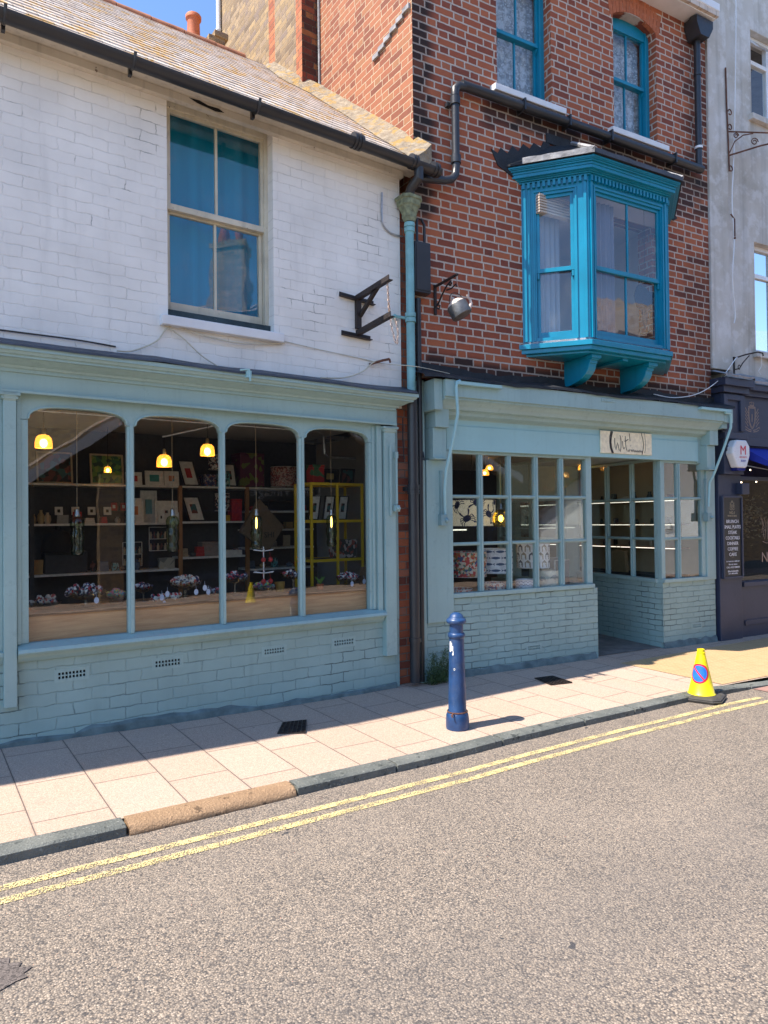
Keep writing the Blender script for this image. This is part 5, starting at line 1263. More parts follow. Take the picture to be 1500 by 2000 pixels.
# menu board
MN = thing('menu_board', 'tall narrow black menu board with white capitals on the navy pilaster', 'menu board', F2, (4.735, -.06, -.80))
mb = MB(F2); mb.box(4.53, 4.555, -.10, -.061, -.80, .28); mb.box(4.915, 4.94, -.10, -.061, -.80, .28); mb.box(4.555, 4.915, -.10, -.061, .255, .28); mb.box(4.555, 4.915, -.10, -.061, -.80, -.775); mb.build('frame', M['navy'], MN, bevel=.003)
mb = MB(F2); mb.box(4.555, 4.915, -.085, -.0612, -.775, .255); mb.build('panel', plain('black_chalk_panel', (.012, .012, .013), .4), MN)
chalk = plain('white_lettering', (.75, .76, .80), .6); chg = plain('gold_lettering', (.35, .30, .20), .6)
crest(F2, 4.735, .155, .065, -.0865, MN, chg, '1', .15)
text('lettering', 'NO.1', .05, F2, (4.735, -.086, .045), chg, MN); text('lettering', 'WHITSTABLE', .032, F2, (4.735, -.086, .008), chg, MN)
for i, w_ in enumerate(('BRUNCH', 'SMALL PLATES', 'STEAK', 'COCKTAILS', 'DINNER', 'COFFEE', 'CAKE')):
    z = -.075-.072*i; text('lettering', w_, .062, F2, (4.735, -.087, z), chalk, MN, sx=.86 if len(w_) > 8 else 1.)
    mb = MB(F2); mb.box(4.71, 4.76, -.088, -.085, z-.016, z-.013); mb.build('rule', chg, MN)
for z, s_ in ((-.585, 'to reserve a table or'), (-.625, 'for our menu'), (-.665, 'CALL 01227 000000'), (-.715, '@no1whitstable'), (-.745, 'no1 whitstable')):
    text('small_print', s_, .032, F2, (4.735, -.086, z), chalk, MN)
# scroll bracket, hook bracket, cable
SB = thing('scroll_bracket', 'rusty wrought iron scroll bracket with a tall back bar on the rendered wall', 'sign bracket', F2, (4.84, -.03, 4.62))
mb = MB(F2); mb.tube([(4.82, -.045, 6.0), (4.83, -.045, 5.5), (4.85, -.045, 5.0), (4.86, -.045, 4.62)], .011, 6)
for z, sg in ((5.42, 1), (4.66, 1), (5.22, 1)):
    mb.tube([(4.85+.035*(1-math.cos(t))*sg, -.05, z+.035*math.sin(t)) for t in [k*.6 for k in range(10)]], .008, 5)
mb.build('back_bar', M['rust'], SB, smooth=True)
dirv = Vector((.86, -.36, 0)).normalized()
def arm3(u, z): return (4.86+dirv.x*u, -.05+dirv.y*u, z)
mb = MB(F2); mb.tube([arm3(0, 5.15), arm3(1.4, 5.17)], .010, 6); mb.tube([arm3(0, 4.83), arm3(.45, 4.98), arm3(1.0, 5.12), arm3(1.1, 5.16)], .011, 6)
mb.tube([arm3(0, 4.86), arm3(.08, 5.02), arm3(.2, 5.11), arm3(.34, 5.14)], .008, 6)
for u, z, r_ in ((.36, 5.03, .055), (.10, 5.10, .04), (.62, 5.10, .045), (.85, 5.11, .04)):
    mb.tube([arm3(u+r_*(1-k*.055)*math.cos(k*.7), z+r_*(1-k*.055)*math.sin(k*.7)) for k in range(14)], .007, 5)
mb.build('scrolled_arm', M['rust'], SB, smooth=True)
HB = thing('hook_bracket', 'small black wall hook bracket just above the navy shopfront', 'wall bracket', F2, (4.90, -.03, 1.89))
mb = MB(F2); mb.box(4.885, 4.91, -.045, -.031, 1.89, 2.14); mb.tube([(4.90, -.05, 2.12), (5.05, -.10, 2.17), (5.22, -.16, 2.21), (5.30, -.18, 2.20), (5.31, -.18, 2.16)], .010, 6)
mb.tube([(4.905, -.05, 1.97), (4.96, -.07, 1.98), (5.02, -.08, 2.06), (5.10, -.12, 2.16)], .008, 6); mb.tube([(4.96+.025*math.cos(t), -.07, 2.0+.03*math.sin(t)) for t in [k*.6 for k in range(9)]], .006, 5); mb.build('iron', M['black_iron'], HB, smooth=True)
cable('long white cable hanging down the corner of the rendered building', [(5.15, -.02, 9.), (5.13, -.0, 7.), (5.10, -.0, 6.2), (5.02, -.02, 5.2), (4.93, -.05, 4.6), (4.90, -.05, 4.2), (4.93, -.05, 3.7), (4.88, -.05, 3.2), (4.98, -.01, 2.75), (4.94, -.02, 2.6)], .008, M['upvc'], F2)
cable('white cable sagging from the brick wall to the hook above the navy shopfront', [(3.35, -.03, 1.52), (3.7, -.05, 1.50), (4.1, -.10, 1.58), (4.5, -.12, 1.80), (4.88, -.07, 2.10), (4.92, -.07, 2.12)], .006, M['upvc'], F2)
cable('loose white wire end curling down the wall over the navy shopfront', [(5.3, -.16, 2.2), (5.36, -.12, 2.05), (5.33, -.10, 1.98), (5.38, -.10, 1.93)], .004, M['upvc'], F2)
mb = MB(F2); mb.tube([(4.88, -.04, 4.05), (4.93, -.06, 3.98), (4.93, -.06, 3.75)], .010, 5); mb.ball((4.93, -.06, 3.73), .015); tag(mb.build('wall_hook', M['rust'], None, (4.88, -.04, 4.05)), 'short rusty hook half way up the rendered wall corner', 'hook')

# ================================================================ STREET FURNITURE
# bollard
bx_, by_ = 3.52, -1.315; bz = gz(bx_, by_)-1.6
BL = thing('bollard', 'blue painted cast iron bollard with a torn white sticker by the kerb', 'bollard', F1, (bx_, by_, bz))
s = NT('chipped_blue_enamel'); n1 = s.noise(6, 6, .65); n2 = s.noise(40, 4)
c = s.ramp(n1, [(.35, (.010, .038, .115)), (.65, (.018, .066, .19))]); c = s.mix(s.step(s.noise(17, 8, .8), .62, .65), c, (.045, .03, .025)); c = s.mix(s.step(s.noise(31, 8, .8), .68, .70), c, (.30, .34, .40)); c = s.mix(s.math('MULTIPLY', s.step(s.noise(7, 6, .7), .5, .7), .4), c, (.10, .13, .19))
blue = s.done(c, s.ramp(s.noise(12, 5), [(.3, (.25,)*3), (.7, (.55,)*3)]), s.bump(n2, .3, .004, s.bump(n1, .3, .01)))
bc = (bx_, by_, bz)
mb = MB(F1); mb.lathe([(.088, .0), (.091, .02), (.090, .08), (.087, .105), (.080, .122), (.073, .130), (.070, .137), (.067, .3), (.063, .45), (.060, .6), (.0575, .705)], bc, 32); mb.build('shaft', blue, BL, smooth=True)
mb = MB(F1); mb.lathe([(.056, .700), (.062, .703), (.066, .711), (.068, .722), (.066, .733), (.060, .741), (.054, .744), (.053, .80), (.054, .808), (.056, .812), (.072, .818), (.078, .830), (.077, .842), (.070, .852), (.060, .857), (.057, .862), (.055, .868), (.047, .882), (.030, .895), (.012, .900), (.001, .901)], bc, 32); mb.build('cap', blue, BL, smooth=True)
mb = MB(F1); mb.lathe([(.078, .128), (.081, .130), (.081, .137), (.078, .139)], bc, 32, cap=False)
mb.tube([(bx_-.075, by_-.04, bz+.135), (bx_-.10, by_-.05, bz+.125), (bx_-.095, by_-.055, bz+.11)], .007, 5); mb.build('wire_hoop', M['rust'], BL, smooth=True)
mb = MB(F1)
def on_cyl(mb, c_, rf, pts, thick=.0012):
    """closed polygon (angle, z) wrapped on a turned body; rf(z) radius"""
    a_ = [(c_[0]+(rf(z)+thick)*math.cos(t), c_[1]+(rf(z)+thick)*math.sin(t), c_[2]+z) for t, z in pts]
    mb.poly(a_)
base_a = math.atan2(-5.4-by_, -bx_)                                   # towards the photographer's side
rf = lambda z: .067-(z-.3)*.0225
for (u0, u1, v0, v1) in ((-1.05, -.78, .60, .68), (-.78, -.62, .61, .67), (-.62, -.45, .61, .645), (-.52, -.40, .575, .61), (-.60, -.48, .575, .59), (-.42, -.18, .455, .475)):
    if v0 < .5:
        ring = [( base_a+.0+ (u0+u1)/2+.11*math.cos(t), .468+.010*math.sin(t)) for t in [2*math.pi*k/10 for k in range(10)]]
        ri = [( base_a+(u0+u1)/2+.06*math.cos(t), .468+.005*math.sin(t)) for t in [2*math.pi*k/10 for k in range(10)]]
        mr = MB(F1)
        for k in range(10): on_cyl(mr, bc, rf, [ring[k], ring[(k+1) % 10], ri[(k+1) % 10], ri[k]])
        mr.build('paint_ring', plain('ring_scuff', (.70, .70, .68), .6), BL)
    else:
        N = 4
        for k in range(N):
            a0 = base_a+u0+(u1-u0)*k/N; a1 = base_a+u0+(u1-u0)*(k+1)/N; j = random.uniform(-.006, .006)
            on_cyl(mb, bc, rf, [(a0, v0+j), (a1, v0-j), (a1, v1+j), (a0, v1-j)])
mb.build('torn_sticker', plain('sticker_paper', (.75, .74, .72), .6), BL)
# no-waiting cone
cx0, cy0 = 6.03, -1.845; cz = gz(cx0, -1.7)-.052-1.6
CN = thing('traffic_cone', 'yellow no waiting cone with a round blue and red sign on a black rubber base', 'traffic cone', F1, (cx0, cy0, cz))
sq = paint('black_rubber_base', (.055, .05, .045), .7, .3, 10., .4)
def octo(r, c_, z, rot): return [(cx0+math.cos(rot+math.pi/8+k*math.pi/4)*r, cy0+math.sin(rot+math.pi/8+k*math.pi/4)*r, cz+z) for k in range(8)]
def sqr(r, ch, z, rot=R(20)):
    o = []
    for sx_, sy_ in ((1, -1), (1, 1), (-1, 1), (-1, -1)):
        ps = [(sx_*r, sy_*(r-ch)), (sx_*(r-ch), sy_*r)]
        if sx_*sy_ < 0: pass
        o.append(ps)
    seq = [(r, -(r-ch)), (r, r-ch), (r-ch, r), (-(r-ch), r), (-r, r-ch), (-r, -(r-ch)), (-(r-ch), -r), (r-ch, -r)]
    return [(cx0+x*math.cos(rot)-y*math.sin(rot), cy0+x*math.sin(rot)+y*math.cos(rot), cz+z) for x, y in seq]
mb = MB(F1); rr = [sqr(.185, .06, .004), sqr(.192, .06, .022), sqr(.182, .058, .026), sqr(.182, .058, .036), sqr(.165, .052, .046), sqr(.11, .03, .052)]
for a, b in zip(rr, rr[1:]):
    for k in range(8): mb.quad(a[k], a[(k+1) % 8], b[(k+1) % 8], b[k])
mb.poly(rr[-1]); mb.poly(rr[0][::-1]); mb.build('rubber_base', sq, CN)
yel = paint('fluorescent_yellow_plastic', (.86, .68, .01), .38, .08, 9., .15, streak=.10)
cr = lambda z: .113-(z-.052)*(.113-.034)/(.43-.052)
mb = MB(F1); mb.lathe([(.12, .050), (.12, .056), (.113, .062), (cr(.2), .2), (cr(.36), .36), (cr(.42), .42), (.038, .422), (.038, .432), (.032, .434), (.033, .46), (.028, .462), (.026, .40), (.02, .30)], (cx0, cy0, cz), 36, cap=False); mb.build('cone_body', yel, CN, smooth=True)
ang0 = math.atan2(-5.4-cy0, -cx0)-.30
def disc_on(r0, r1, t0, t1, nm, mat, off, seg=36):
    mb = MB(F1); zc = .245
    for k in range(seg):
        a0 = t0+(t1-t0)*k/seg; a1 = t0+(t1-t0)*(k+1)/seg
        q = []
        for r_, a in ((r0, a0), (r1, a0), (r1, a1), (r0, a1)):
            z = zc+r_*math.sin(a); q.append((ang0+r_*math.cos(a)/cr(z), z))
        on_cyl(mb, (cx0, cy0, cz), cr, q, off)
    return mb.build(nm, mat, CN)
rd = plain('sign_red', (.62, .02, .04), .4); bl_ = plain('sign_blue', (.02, .16, .60), .4)
for k in range(3): disc_on(.072*k/3, .072*(k+1)/3, 0, 2*math.pi, 'sign_disc', bl_, .0015)
disc_on(.072, .088, 0, 2*math.pi, 'sign_ring', rd, .0017)
mb = MB(F1)
for k in range(12):
    q = []
    for (u, v) in ((-.076+.152*k/12, -.007), (-.076+.152*(k+1)/12, -.007), (-.076+.152*(k+1)/12, .007), (-.076+.152*k/12, .007)):
        a = R(-48); X_ = u*math.cos(a)-v*math.sin(a); Z_ = u*math.sin(a)+v*math.cos(a); z = .245+Z_; q.append((ang0+X_/cr(z), z))
    on_cyl(mb, (cx0, cy0, cz), cr, q, .0022)
mb.build('sign_bar', rd, CN)
C2 = copy_tree(CN); C2.matrix_world = Matrix.Translation((5.75, -7.6, 1.6+cz)) @ Matrix.Rotation(R(150), 4, 'Z'); C2['label'] = 'second yellow cone standing across the road, mirrored in the third arched pane'
# weed bush at the foot of the pipes
BU = thing('weed_bush', 'scruffy green weed growing at the foot of the black downpipe', 'plant', F1, (4.26, -.10, -1.60))
s = NT('weed_leaf'); c = s.ramp(s.noise(12, 3), [(.3, (.02, .04, .012)), (.7, (.07, .12, .035))]); leafm = s.done(c, .6)
mb = MB(F1); random.seed(33)
stems = []
for k in range(52):
    a = random.uniform(0, 2*math.pi); L = random.uniform(.10, .36); p0 = Vector((4.22+random.uniform(-.04, .20), -.10+random.uniform(-.08, .03), -1.60))
    tip = p0+Vector((math.cos(a)*.10+.02, -abs(math.sin(a))*.10, L)); stems.append((p0, tip)); mb.tube([tuple(p0), tuple(p0.lerp(tip, .5)+Vector((0, -.01, .02))), tuple(tip)], [.0025, .002, .001], 4)
mb.build('stems', leafm, BU)
mb = MB(F1)
for p0, tip in stems:
    for j in range(60):
        p = p0.lerp(tip, random.uniform(.1, 1.05))+Vector((random.gauss(0, .018), random.gauss(0, .018), random.gauss(0, .012)))
        if p.z < -1.595: continue
        d = Vector((random.gauss(0, 1), random.gauss(0, 1), random.gauss(.3, .7))).normalized(); e_ = d.orthogonal().normalized(); l_ = random.uniform(.010, .022)
        mb.poly([tuple(p), tuple(p+d*l_*.5+e_*l_*.22), tuple(p+d*l_), tuple(p+d*l_*.5-e_*l_*.22)])
mb.build('leaves', leafm, BU)

# ================================================================ ACROSS THE ROAD (seen in the glass)
M['stock_bright'] = bricks('brightened_stock_brick', [(.0, (.26, .18, .11)), (.35, (.48, .34, .18)), (.65, (.64, .46, .24)), (.85, (.38, .28, .19)), (1., (.70, .52, .28))], (.52, .42, .28), j=.012, H=.085, bump=.5)  # stock brick colour lightened so its reflection in the panes looks brighter
FO = Matrix.Translation((3., -17., 1.6)) @ Matrix.Rotation(R(38), 4, 'Z')
O1 = thing('stock_brick_house', 'tall yellow stock brick house across the road with chimney stacks', 'house', FO, (0, 0, -1.5))
mb = MB(FO); mb.wall(-14, 9, -1.6, 6.1, -.4, 0, [(-6, -5, 2, 3.6), (-3, -2, 2, 3.6)]); mb.build('wall', M['stock_bright'], O1)
mb = MB(FO); mb.prism([(.2, 6.05), (.2, 6.15), (-2.9, 7.3), (-6.4, 6.1)], 'x', -14.2, 9.2); mb.build('roof', M['tiles'], O1)
for x in (-4, 5.4):
    mb = MB(FO); mb.box(x, x+1.1, -1.0, -.2, 5.8, 8.2); mb.box(x-.06, x+1.16, -1.06, -.14, 8.2, 8.4); ch = mb.build('chimney', M['stock_bright'], O1)
    for k in range(2): mb = MB(FO); mb.lathe([(.17, 0), (.15, .1), (.13, .6), (.17, .62), (.17, .72), (.12, .74)], (x+.3+.5*k, -.6, 8.4), 16); mb.build('chimney_pot', M['terracotta'], ch, smooth=True)
O2 = thing('gabled_shop', 'dark boarded gabled shop with white bargeboards across the road', 'shop building', F1, (6, -9.2, -1.5))
mb = MB(F1); mb.prism([(1.2, -1.6), (11, -1.6), (11, 1.0), (6.3, 4.0), (1.2, .35)], 'y', -9.5, -9.2); mb.build('wall', plain('black_boarding', (.018, .018, .02), .6), O2)
mb = MB(F1); mb.prism([(1.0, .15), (6.3, 3.95), (11.3, .95), (11.3, 1.15), (6.3, 4.2), (1.0, .38)], 'y', -9.19, -9.05); mb.build('bargeboard', M['white'], O2)
mb = MB(F1); mb.prism([(.9, .38), (6.3, 4.25), (11.4, 1.2), (6.3, 4.1)], 'y', -12.5, -9.05); mb.build('roof', M['tiles'], O2)
mb = MB(F1); mb.box(3.15, 3.6, -9.19, -8.95, -1.6, 1.0); mb.build('brick_post', M['stock_brick'], O2)
sgt = text('sign_lettering', 'Leigh Vintage', .34, F1, (0, 0, 0), plain('grey_sign_paint', (.30, .30, .30), .6), O2)
# turn the lettering to face the road from the far side
me_ = sgt.data
for v in me_.vertices:
    lp = v.co; q = INV[O2.name].inverted() @ lp; q = F1.inverted() @ q; q2 = Vector((7.4-q.x, -9.185-q.y, .62+q.z)); v.co = INV[O2.name] @ (F1 @ q2)
mb = MB(F1); mb.wall(4.2, 10.4, -1.2, .3, -9.19, -9.17, [(4.3, 6.2, -1.1, .25), (6.3, 8.2, -1.1, .25), (8.3, 10.3, -1.1, .25)]); mb.build('shop_window_frame', M['navy'], O2)
FW = Matrix.Translation((15.2, -9.4, 1.6)) @ Matrix.Rotation(R(38), 4, 'Z')
O3 = thing('white_rendered_house', 'white rendered low house with a dark tiled roof across the road', 'house', FW, (0, 0, -1.5))
mb = MB(FW); mb.prism([(-2.6, -1.7), (2.8, -1.7), (2.8, 1.5), (.9, 2.7), (-2.6, .1)], 'y', -.6, 0); mb.build('wall', M['white'], O3)
mb = MB(FW); mb.prism([(-2.9, -.05), (.9, 2.72), (3.1, 1.4), (3.1, 1.55), (.9, 2.95), (-2.9, .15)], 'y', -3, .2); mb.build('roof', M['tiles'], O3)
for x_, z_, w_ in ((-.6, -.35, .35), (.75, -.25, .8)):
    mb = MB(FW); mb.box(x_-w_/2, x_+w_/2, .02, .05, z_-.09, z_+.09); q_ = mb.build('name_plate', M['dark'], O3); mb = MB(FW); mb.box(x_-w_/2+.02, x_+w_/2-.02, .0505, .055, z_-.07, z_+.07); mb.build('plate_face', M['upvc'], O3)
O4 = thing('brick_terrace', 'plain brick terrace farther along the far side of the road', 'house', F1, (20, -13, -1.6))
mb = MB(F1); mb.wall(12, 60, -1.7, 6.2, -13.5, -13.0, [(14+3*k, 15+3*k, 2.4, 4) for k in range(12)]); mb.build('wall', M['stock_brick'], O4)
mb = MB(F1); mb.prism([(-12.8, 6.2), (-16, 8.5), (-19, 6.2)], 'x', 12, 60); mb.build('roof', M['tiles'], O4)

# ================================================================ INSIDE THE WHITE SHOP
ORD = ['first', 'second', 'third', 'fourth', 'fifth', 'sixth', 'seventh', 'eighth', 'ninth', 'tenth', 'eleventh']
def col_mat(name, col, rough=.6): return plain(name, col, rough)
def speck(name, base, cols, scale=40, rough=.6, feature='F1'):
    s = NT(name); v = s.voro(scale, feature, out='Color'); sc_ = s.n('ShaderNodeSeparateColor'); s.l(v, sc_.inputs[0])
    n_ = len(cols)+1; st = [(0, base)]+[((i+1)/n_, c_) for i, c_ in enumerate(cols)]
    return s.done(s.ramp(sc_.outputs[0], st, 'CONSTANT'), rough)
# pine display ledge along the window
LG = thing('display_ledge', 'pine display ledge running along inside the white shop window', 'display ledge', F1, (2.2, .12, -1.55))
mb = MB(F1); mb.box(-.8, 4.40, .115, .135, -1.55, -.66); mb.build('front_board', M['wood'], LG)
mb = MB(F1); mb.box(-.8, 4.40, .10, .62, -.659, -.64); mb.build('top_board', woodmat('dark_ledge_top', (.16, .09, .05), (.30, .18, .10)), LG)
# wall shelving
SH = thing('shelving_unit', 'long white shelving on orange wooden posts at the back of the white shop', 'shelving', F1, (2.2, 2.3, -1.55))
for z, xa, xb in ((.42, -.8, 2.49), (.01, -.8, 2.49), (-.50, -.8, 2.49), (.42, 2.53, 4.2), (.02, 2.53, 3.28), (-.38, 2.53, 3.28), (.14, 3.34, 4.2), (-.08, 3.34, 4.2), (-.30, 3.34, 4.2), (-.55, 3.34, 4.2)):
    mb = MB(F1); mb.box(xa, xb, 2.18, 2.54, z-.022, z); mb.build('shelf', M['shelf_white'], SH)
for x in (2.49, 3.29, 1.0, -.3):
    mb = MB(F1); mb.box(x, x+.04, 2.17, 2.21, -1.55, .398 if x in (1.0, -.3) else .42); mb.build('post', M['wood_post'] if x > 2 else M['int_dark'], SH)
# ceiling conduit
mb = MB(F1); mb.tube([(-.5, .9, .95), (1.4, .9, .95), (3.55, .9, .95), (3.62, .9, .90), (3.63, .9, .72), (3.70, .95, .69), (4.05, .95, .69)], .012, 8)
mb.tube([(4.38, .6, .98), (4.34, .6, .72), (4.42, .6, .70)], .014, 8); mb.tube([(2.42, .9, .93), (1.94, .95, .80)], .009, 6)
tag(mb.build('conduit', M['steel'], None, (2, .9, .9), smooth=True), 'steel electrical conduit under the ceiling of the white shop', 'conduit')
# amber lamps
amber = glass('amber_lamp_glass', (1., .62, .16), ior=1.3)
s = NT('amber_glow_glass'); s.b.inputs['Base Color'].default_value = (.85, .42, .06, 1); s.b.inputs['Emission Color'].default_value = (1., .42, .06, 1); s.b.inputs['Emission Strength'].default_value = .55
s.b.inputs['Roughness'].default_value = .3; s.b.inputs['Alpha'].default_value = .75; amb = s.m
bulb = emit('lit_bulb', (1., .62, .22), 14.)
def amber_lamp(name, label, p, top, k=1.):
    t = thing(name, label, 'pendant lamp', F1, p, 'amber dome lamps of the white shop')
    x, y, z = p
    mb = MB(F1); mb.lathe([(.066*k, .0), (.068*k, .01), (.066*k, .05*k), (.058*k, .085*k), (.040*k, .105*k), (.016*k, .112*k)], (x, y, z), 24, cap=False); mb.build('shade', amb, t, smooth=True)
    mb = MB(F1); mb.lathe([(.016*k, .112*k), (.018*k, .13*k), (.014*k, .16*k), (.004, .165*k)], (x, y, z), 12); mb.build('cap', M['brass'], t, smooth=True)
    mb = MB(F1); mb.ball((x, y, z+.04*k), .030*k, 12, 8, 1.2); mb.build('bulb', bulb, t, smooth=True)
    mb = MB(F1); mb.tube([(x, y, z+.16*k), (x, y, top)], .003, 5); mb.build('flex', M['dark'], t)
    return t
amber_lamp('pendant_lamp', 'lit amber dome lamp in the leftmost arched bay', (.94, .9, .64), .95)
amber_lamp('pendant_lamp', 'lit amber dome lamp lowest of the amber lamps, in the second arched bay', (1.94, .9, .52), .79)
amber_lamp('pendant_lamp', 'lit amber dome lamp beside the second mullion, right in the second arched bay', (2.35, .9, .64), .95)
amber_lamp('pendant_lamp', 'small distant lit amber lamp seen before the green framed picture', (1.70, 2.0, .53), 1.0, .55)
# blown glass pendants near the glass
gg = glass('smoked_green_glass', (.62, .70, .52), ior=1.7, wav=.9)
def glass_pend(label, x, lit):
    t = thing('glass_pendant', label, 'pendant lamp', F1, (x, .5, -.25), 'blown glass bottle pendants in the shop window')
    mb = MB(F1); mb.lathe([(.015, -.25), (.040, -.245), (.052, -.22), (.050, -.19), (.043, -.17), (.052, -.14), (.056, -.10), (.052, -.06), (.046, -.04), (.054, -.01), (.056, .02), (.046, .05), (.028, .065)], (x, .5, 0), 24, cap=False); mb.build('glass_shade', gg, t, smooth=True)
    mb = MB(F1); mb.lathe([(.022, .06), (.024, .075), (.018, .09), (.018, .12), (.008, .13)], (x, .5, 0), 14); mb.build('holder', M['steel'], t, smooth=True)
    mb = MB(F1); mb.lathe([(.004, .05), (.008, .02), (.009, -.02), (.006, -.05), (.001, -.06)] if lit else [(.010, .05), (.016, .02), (.018, -.03), (.012, -.07), (.002, -.085)], (x, .5, 0), 12); mb.build('bulb', emit('filament_bulb', (1., .55, .16), 5.) if lit else M['green_glass'], t, smooth=True)
    mb = MB(F1); mb.tube([(x, .5, .13), (x, .5, 1.0)], .0028, 5); mb.build('flex', paint('fabric_flex', (.35, .26, .16), .8), t)
glass_pend('unlit greenish bottle glass pendant in the leftmost arched bay', 1.12, False); glass_pend('unlit greenish bottle glass pendant in the second arched bay', 1.885, False)
glass_pend('lit bottle glass pendant above the tiered wire stand', 2.665, True); glass_pend('lit bottle glass pendant before the yellow shelf rack', 3.47, True)

def picture(label, x, y, z, w_, h, fcol, mcol, acol, lean=.06, skew=0., fw=.018, inner=.42, grp='framed pictures on the shelves of the white shop'):
    """a frame with mount and print, leaning back"""
    t = thing('picture_frame', label, 'picture', F1, (x, y, z), grp)
    def P(u, v, o): return (x+u+v*skew, y+v*lean/max(h, .01)*1.-o, z+v)
    def box2(mb, u0, u1, v0, v1, o0, o1):
        a = [P(u0, v0, o0), P(u1, v0, o0), P(u1, v1, o0), P(u0, v1, o0)]; b = [P(u0, v0, o1), P(u1, v0, o1), P(u1, v1, o1), P(u0, v1, o1)]; i = len(mb.v); mb.v += a+b
        mb.f += [[i+3, i+2, i+1, i], [i+4, i+5, i+6, i+7]]+[[i+j, i+(j+1) % 4, i+4+(j+1) % 4, i+4+j] for j in range(4)]
    mb = MB(F1); box2(mb, -w_/2, -w_/2+fw, 0, h, 0, .02); box2(mb, w_/2-fw, w_/2, 0, h, 0, .02); box2(mb, -w_/2+fw, w_/2-fw, 0, fw, 0, .02); box2(mb, -w_/2+fw, w_/2-fw, h-fw, h, 0, .02); mb.build('frame', fcol, t)
    mb = MB(F1); box2(mb, -w_/2+fw, w_/2-fw, fw, h-fw, .002, .008); mb.build('mount', mcol, t)
    mb = MB(F1); iw = (w_-2*fw)*inner/2; ih = (h-2*fw)*inner/2; box2(mb, -iw, iw, h/2-ih, h/2+ih, .0085, .011); mb.build('print', acol, t)
    return t
fw_ = col_mat('white_frame', (.62, .60, .56)); fb_ = col_mat('black_frame', (.015, .015, .016), .4); mt_ = col_mat('ivory_mount', (.62, .60, .56)); fo_ = col_mat('pale_wood_frame', (.42, .33, .22))
pr_green = speck('green_print', (.03, .12, .05), [(.10, .22, .04), (.02, .06, .03), (.20, .26, .05)], 22)
pr_red = col_mat('red_print', (.40, .03, .03)); pr_or = speck('sunset_print', (.50, .16, .06), [(.10, .25, .32), (.55, .34, .15)], 9); pr_teal = col_mat('sea_print', (.03, .22, .20)); pr_blk = speck('dark_print', (.02, .02, .02), [(.15, .05, .04), (.04, .12, .12)], 20); pr_blue = col_mat('pale_blue_print', (.15, .35, .42))
Y1 = 2.28
picture('large green stained pattern picture in a pale frame on the top shelf', 1.76, Y1, .42, .34, .33, fo_, pr_green, pr_green, inner=.9)
picture('dark patterned picture in a pale frame at the far left of the top shelf', 1.25, Y1, .42, .34, .33, fo_, pr_blk, pr_blk, inner=.9)
picture('small red print in a white box frame on the top shelf', 2.02, Y1-.05, .42, .17, .14, fw_, mt_, pr_red, .02, inner=.6)
picture('sea green print in a white box frame on the top shelf', 2.24, Y1-.05, .42, .20, .16, fw_, mt_, pr_teal, .02, inner=.62)
picture('sunset print in a white box frame on the top shelf', 2.42, Y1-.08, .42, .16, .16, fw_, mt_, pr_or, .02, inner=.5)
picture('tall black framed red print leaning on the top shelf', 2.66, Y1-.05, .42, .19, .30, fb_, mt_, pr_red, .08, -.18)
picture('black framed print beside the maroon box on the top shelf', 3.12, Y1-.05, .42, .18, .28, fb_, mt_, pr_blk, .06, -.05)
picture('tall black framed dark print leaning on the second shelf', 2.72, Y1-.05, .02, .20, .29, fb_, mt_, pr_blk, .08, -.2)
picture('pale blue print in a white frame on the second shelf', 2.22, Y1+.1, .01, .18, .36, fw_, mt_, pr_blue, .02, inner=.5)
picture('small orange print in a white frame on the second shelf', 2.05, Y1, .01, .17, .27, fw_, mt_, pr_or, .02, inner=.4)
picture('largest white framed picture with tiny dark figures on the second shelf', 2.36, Y1-.08, .01, .25, .24, fw_, mt_, pr_blk, .02, inner=.15)
picture('tiny white frame in front of the largest white framed picture', 2.29, Y1-.12, .01, .07, .12, fw_, mt_, pr_blk, .01, inner=.3, fw=.008)
picture('small white frame right front of the largest white framed picture', 2.43, Y1-.12, .01, .11, .11, fw_, mt_, pr_blk, .01, inner=.2, fw=.008)
for i in range(4):
    picture(ORD[i]+' from the left of the small white framed cards on the second shelf', 1.30+.16*i, Y1+.1, .10, .075, .085, fw_, mt_, pr_blk, .01, inner=.5, fw=.01, grp='small framed cards in a row')
for i in range(4):
    picture(ORD[i]+' from the left of the small red cards above the second shelf', 1.86+.10*i, Y1+.15, .14, .08, .10, fb_, pr_red, mt_, .01, inner=.4, fw=.006, grp='small red cards in a row')
# lampshades and boxes on the shelves
def drum(label, x, y, z, r, h, mat, top=None, fr=F1, grp=None, r2=None):
    t = thing('lampshade', label, 'lampshade', fr, (x, y, z), grp)
    mb = MB(fr); mb.lathe([(r, 0), (r2 or r, h)], (x, y, z), 40, cap=False); mb.lathe([(r-.004, 0), ((r2 or r)-.004, h)], (x, y, z), 40, cap=False); mb.build('drum', mat, t, smooth=True)
    mb = MB(fr); mb.tube([(x+r*math.cos(a), y+r*math.sin(a), z) for a in [2*math.pi*k/32 for k in range(33)]], .003, 5, False); mb.tube([(x+(r2 or r)*math.cos(a), y+(r2 or r)*math.sin(a), z+h) for a in [2*math.pi*k/32 for k in range(33)]], .003, 5, False); mb.build('rim', mt_, t, smooth=True)
    return t
sp1 = speck('speckled_shade', (.03, .03, .035), [(.55, .50, .46), (.30, .08, .06), (.03, .03, .04), (.5, .46, .42)], 55)
drum('small speckled lampshade on the top shelf', 2.95, Y1-.05, .62, .09, .16, sp1, grp='speckled lampshades'); drum('small speckled lampshade on the second shelf', 3.02, Y1-.05, .14, .085, .20, sp1, grp='speckled lampshades')
drum('red flecked drum shade on the top shelf at the right', 3.85, Y1, .44, .17, .24, speck('red_fleck_shade', (.30, .05, .05), [(.45, .32, .28), (.12, .04, .04), (.5, .3, .25)], 70))
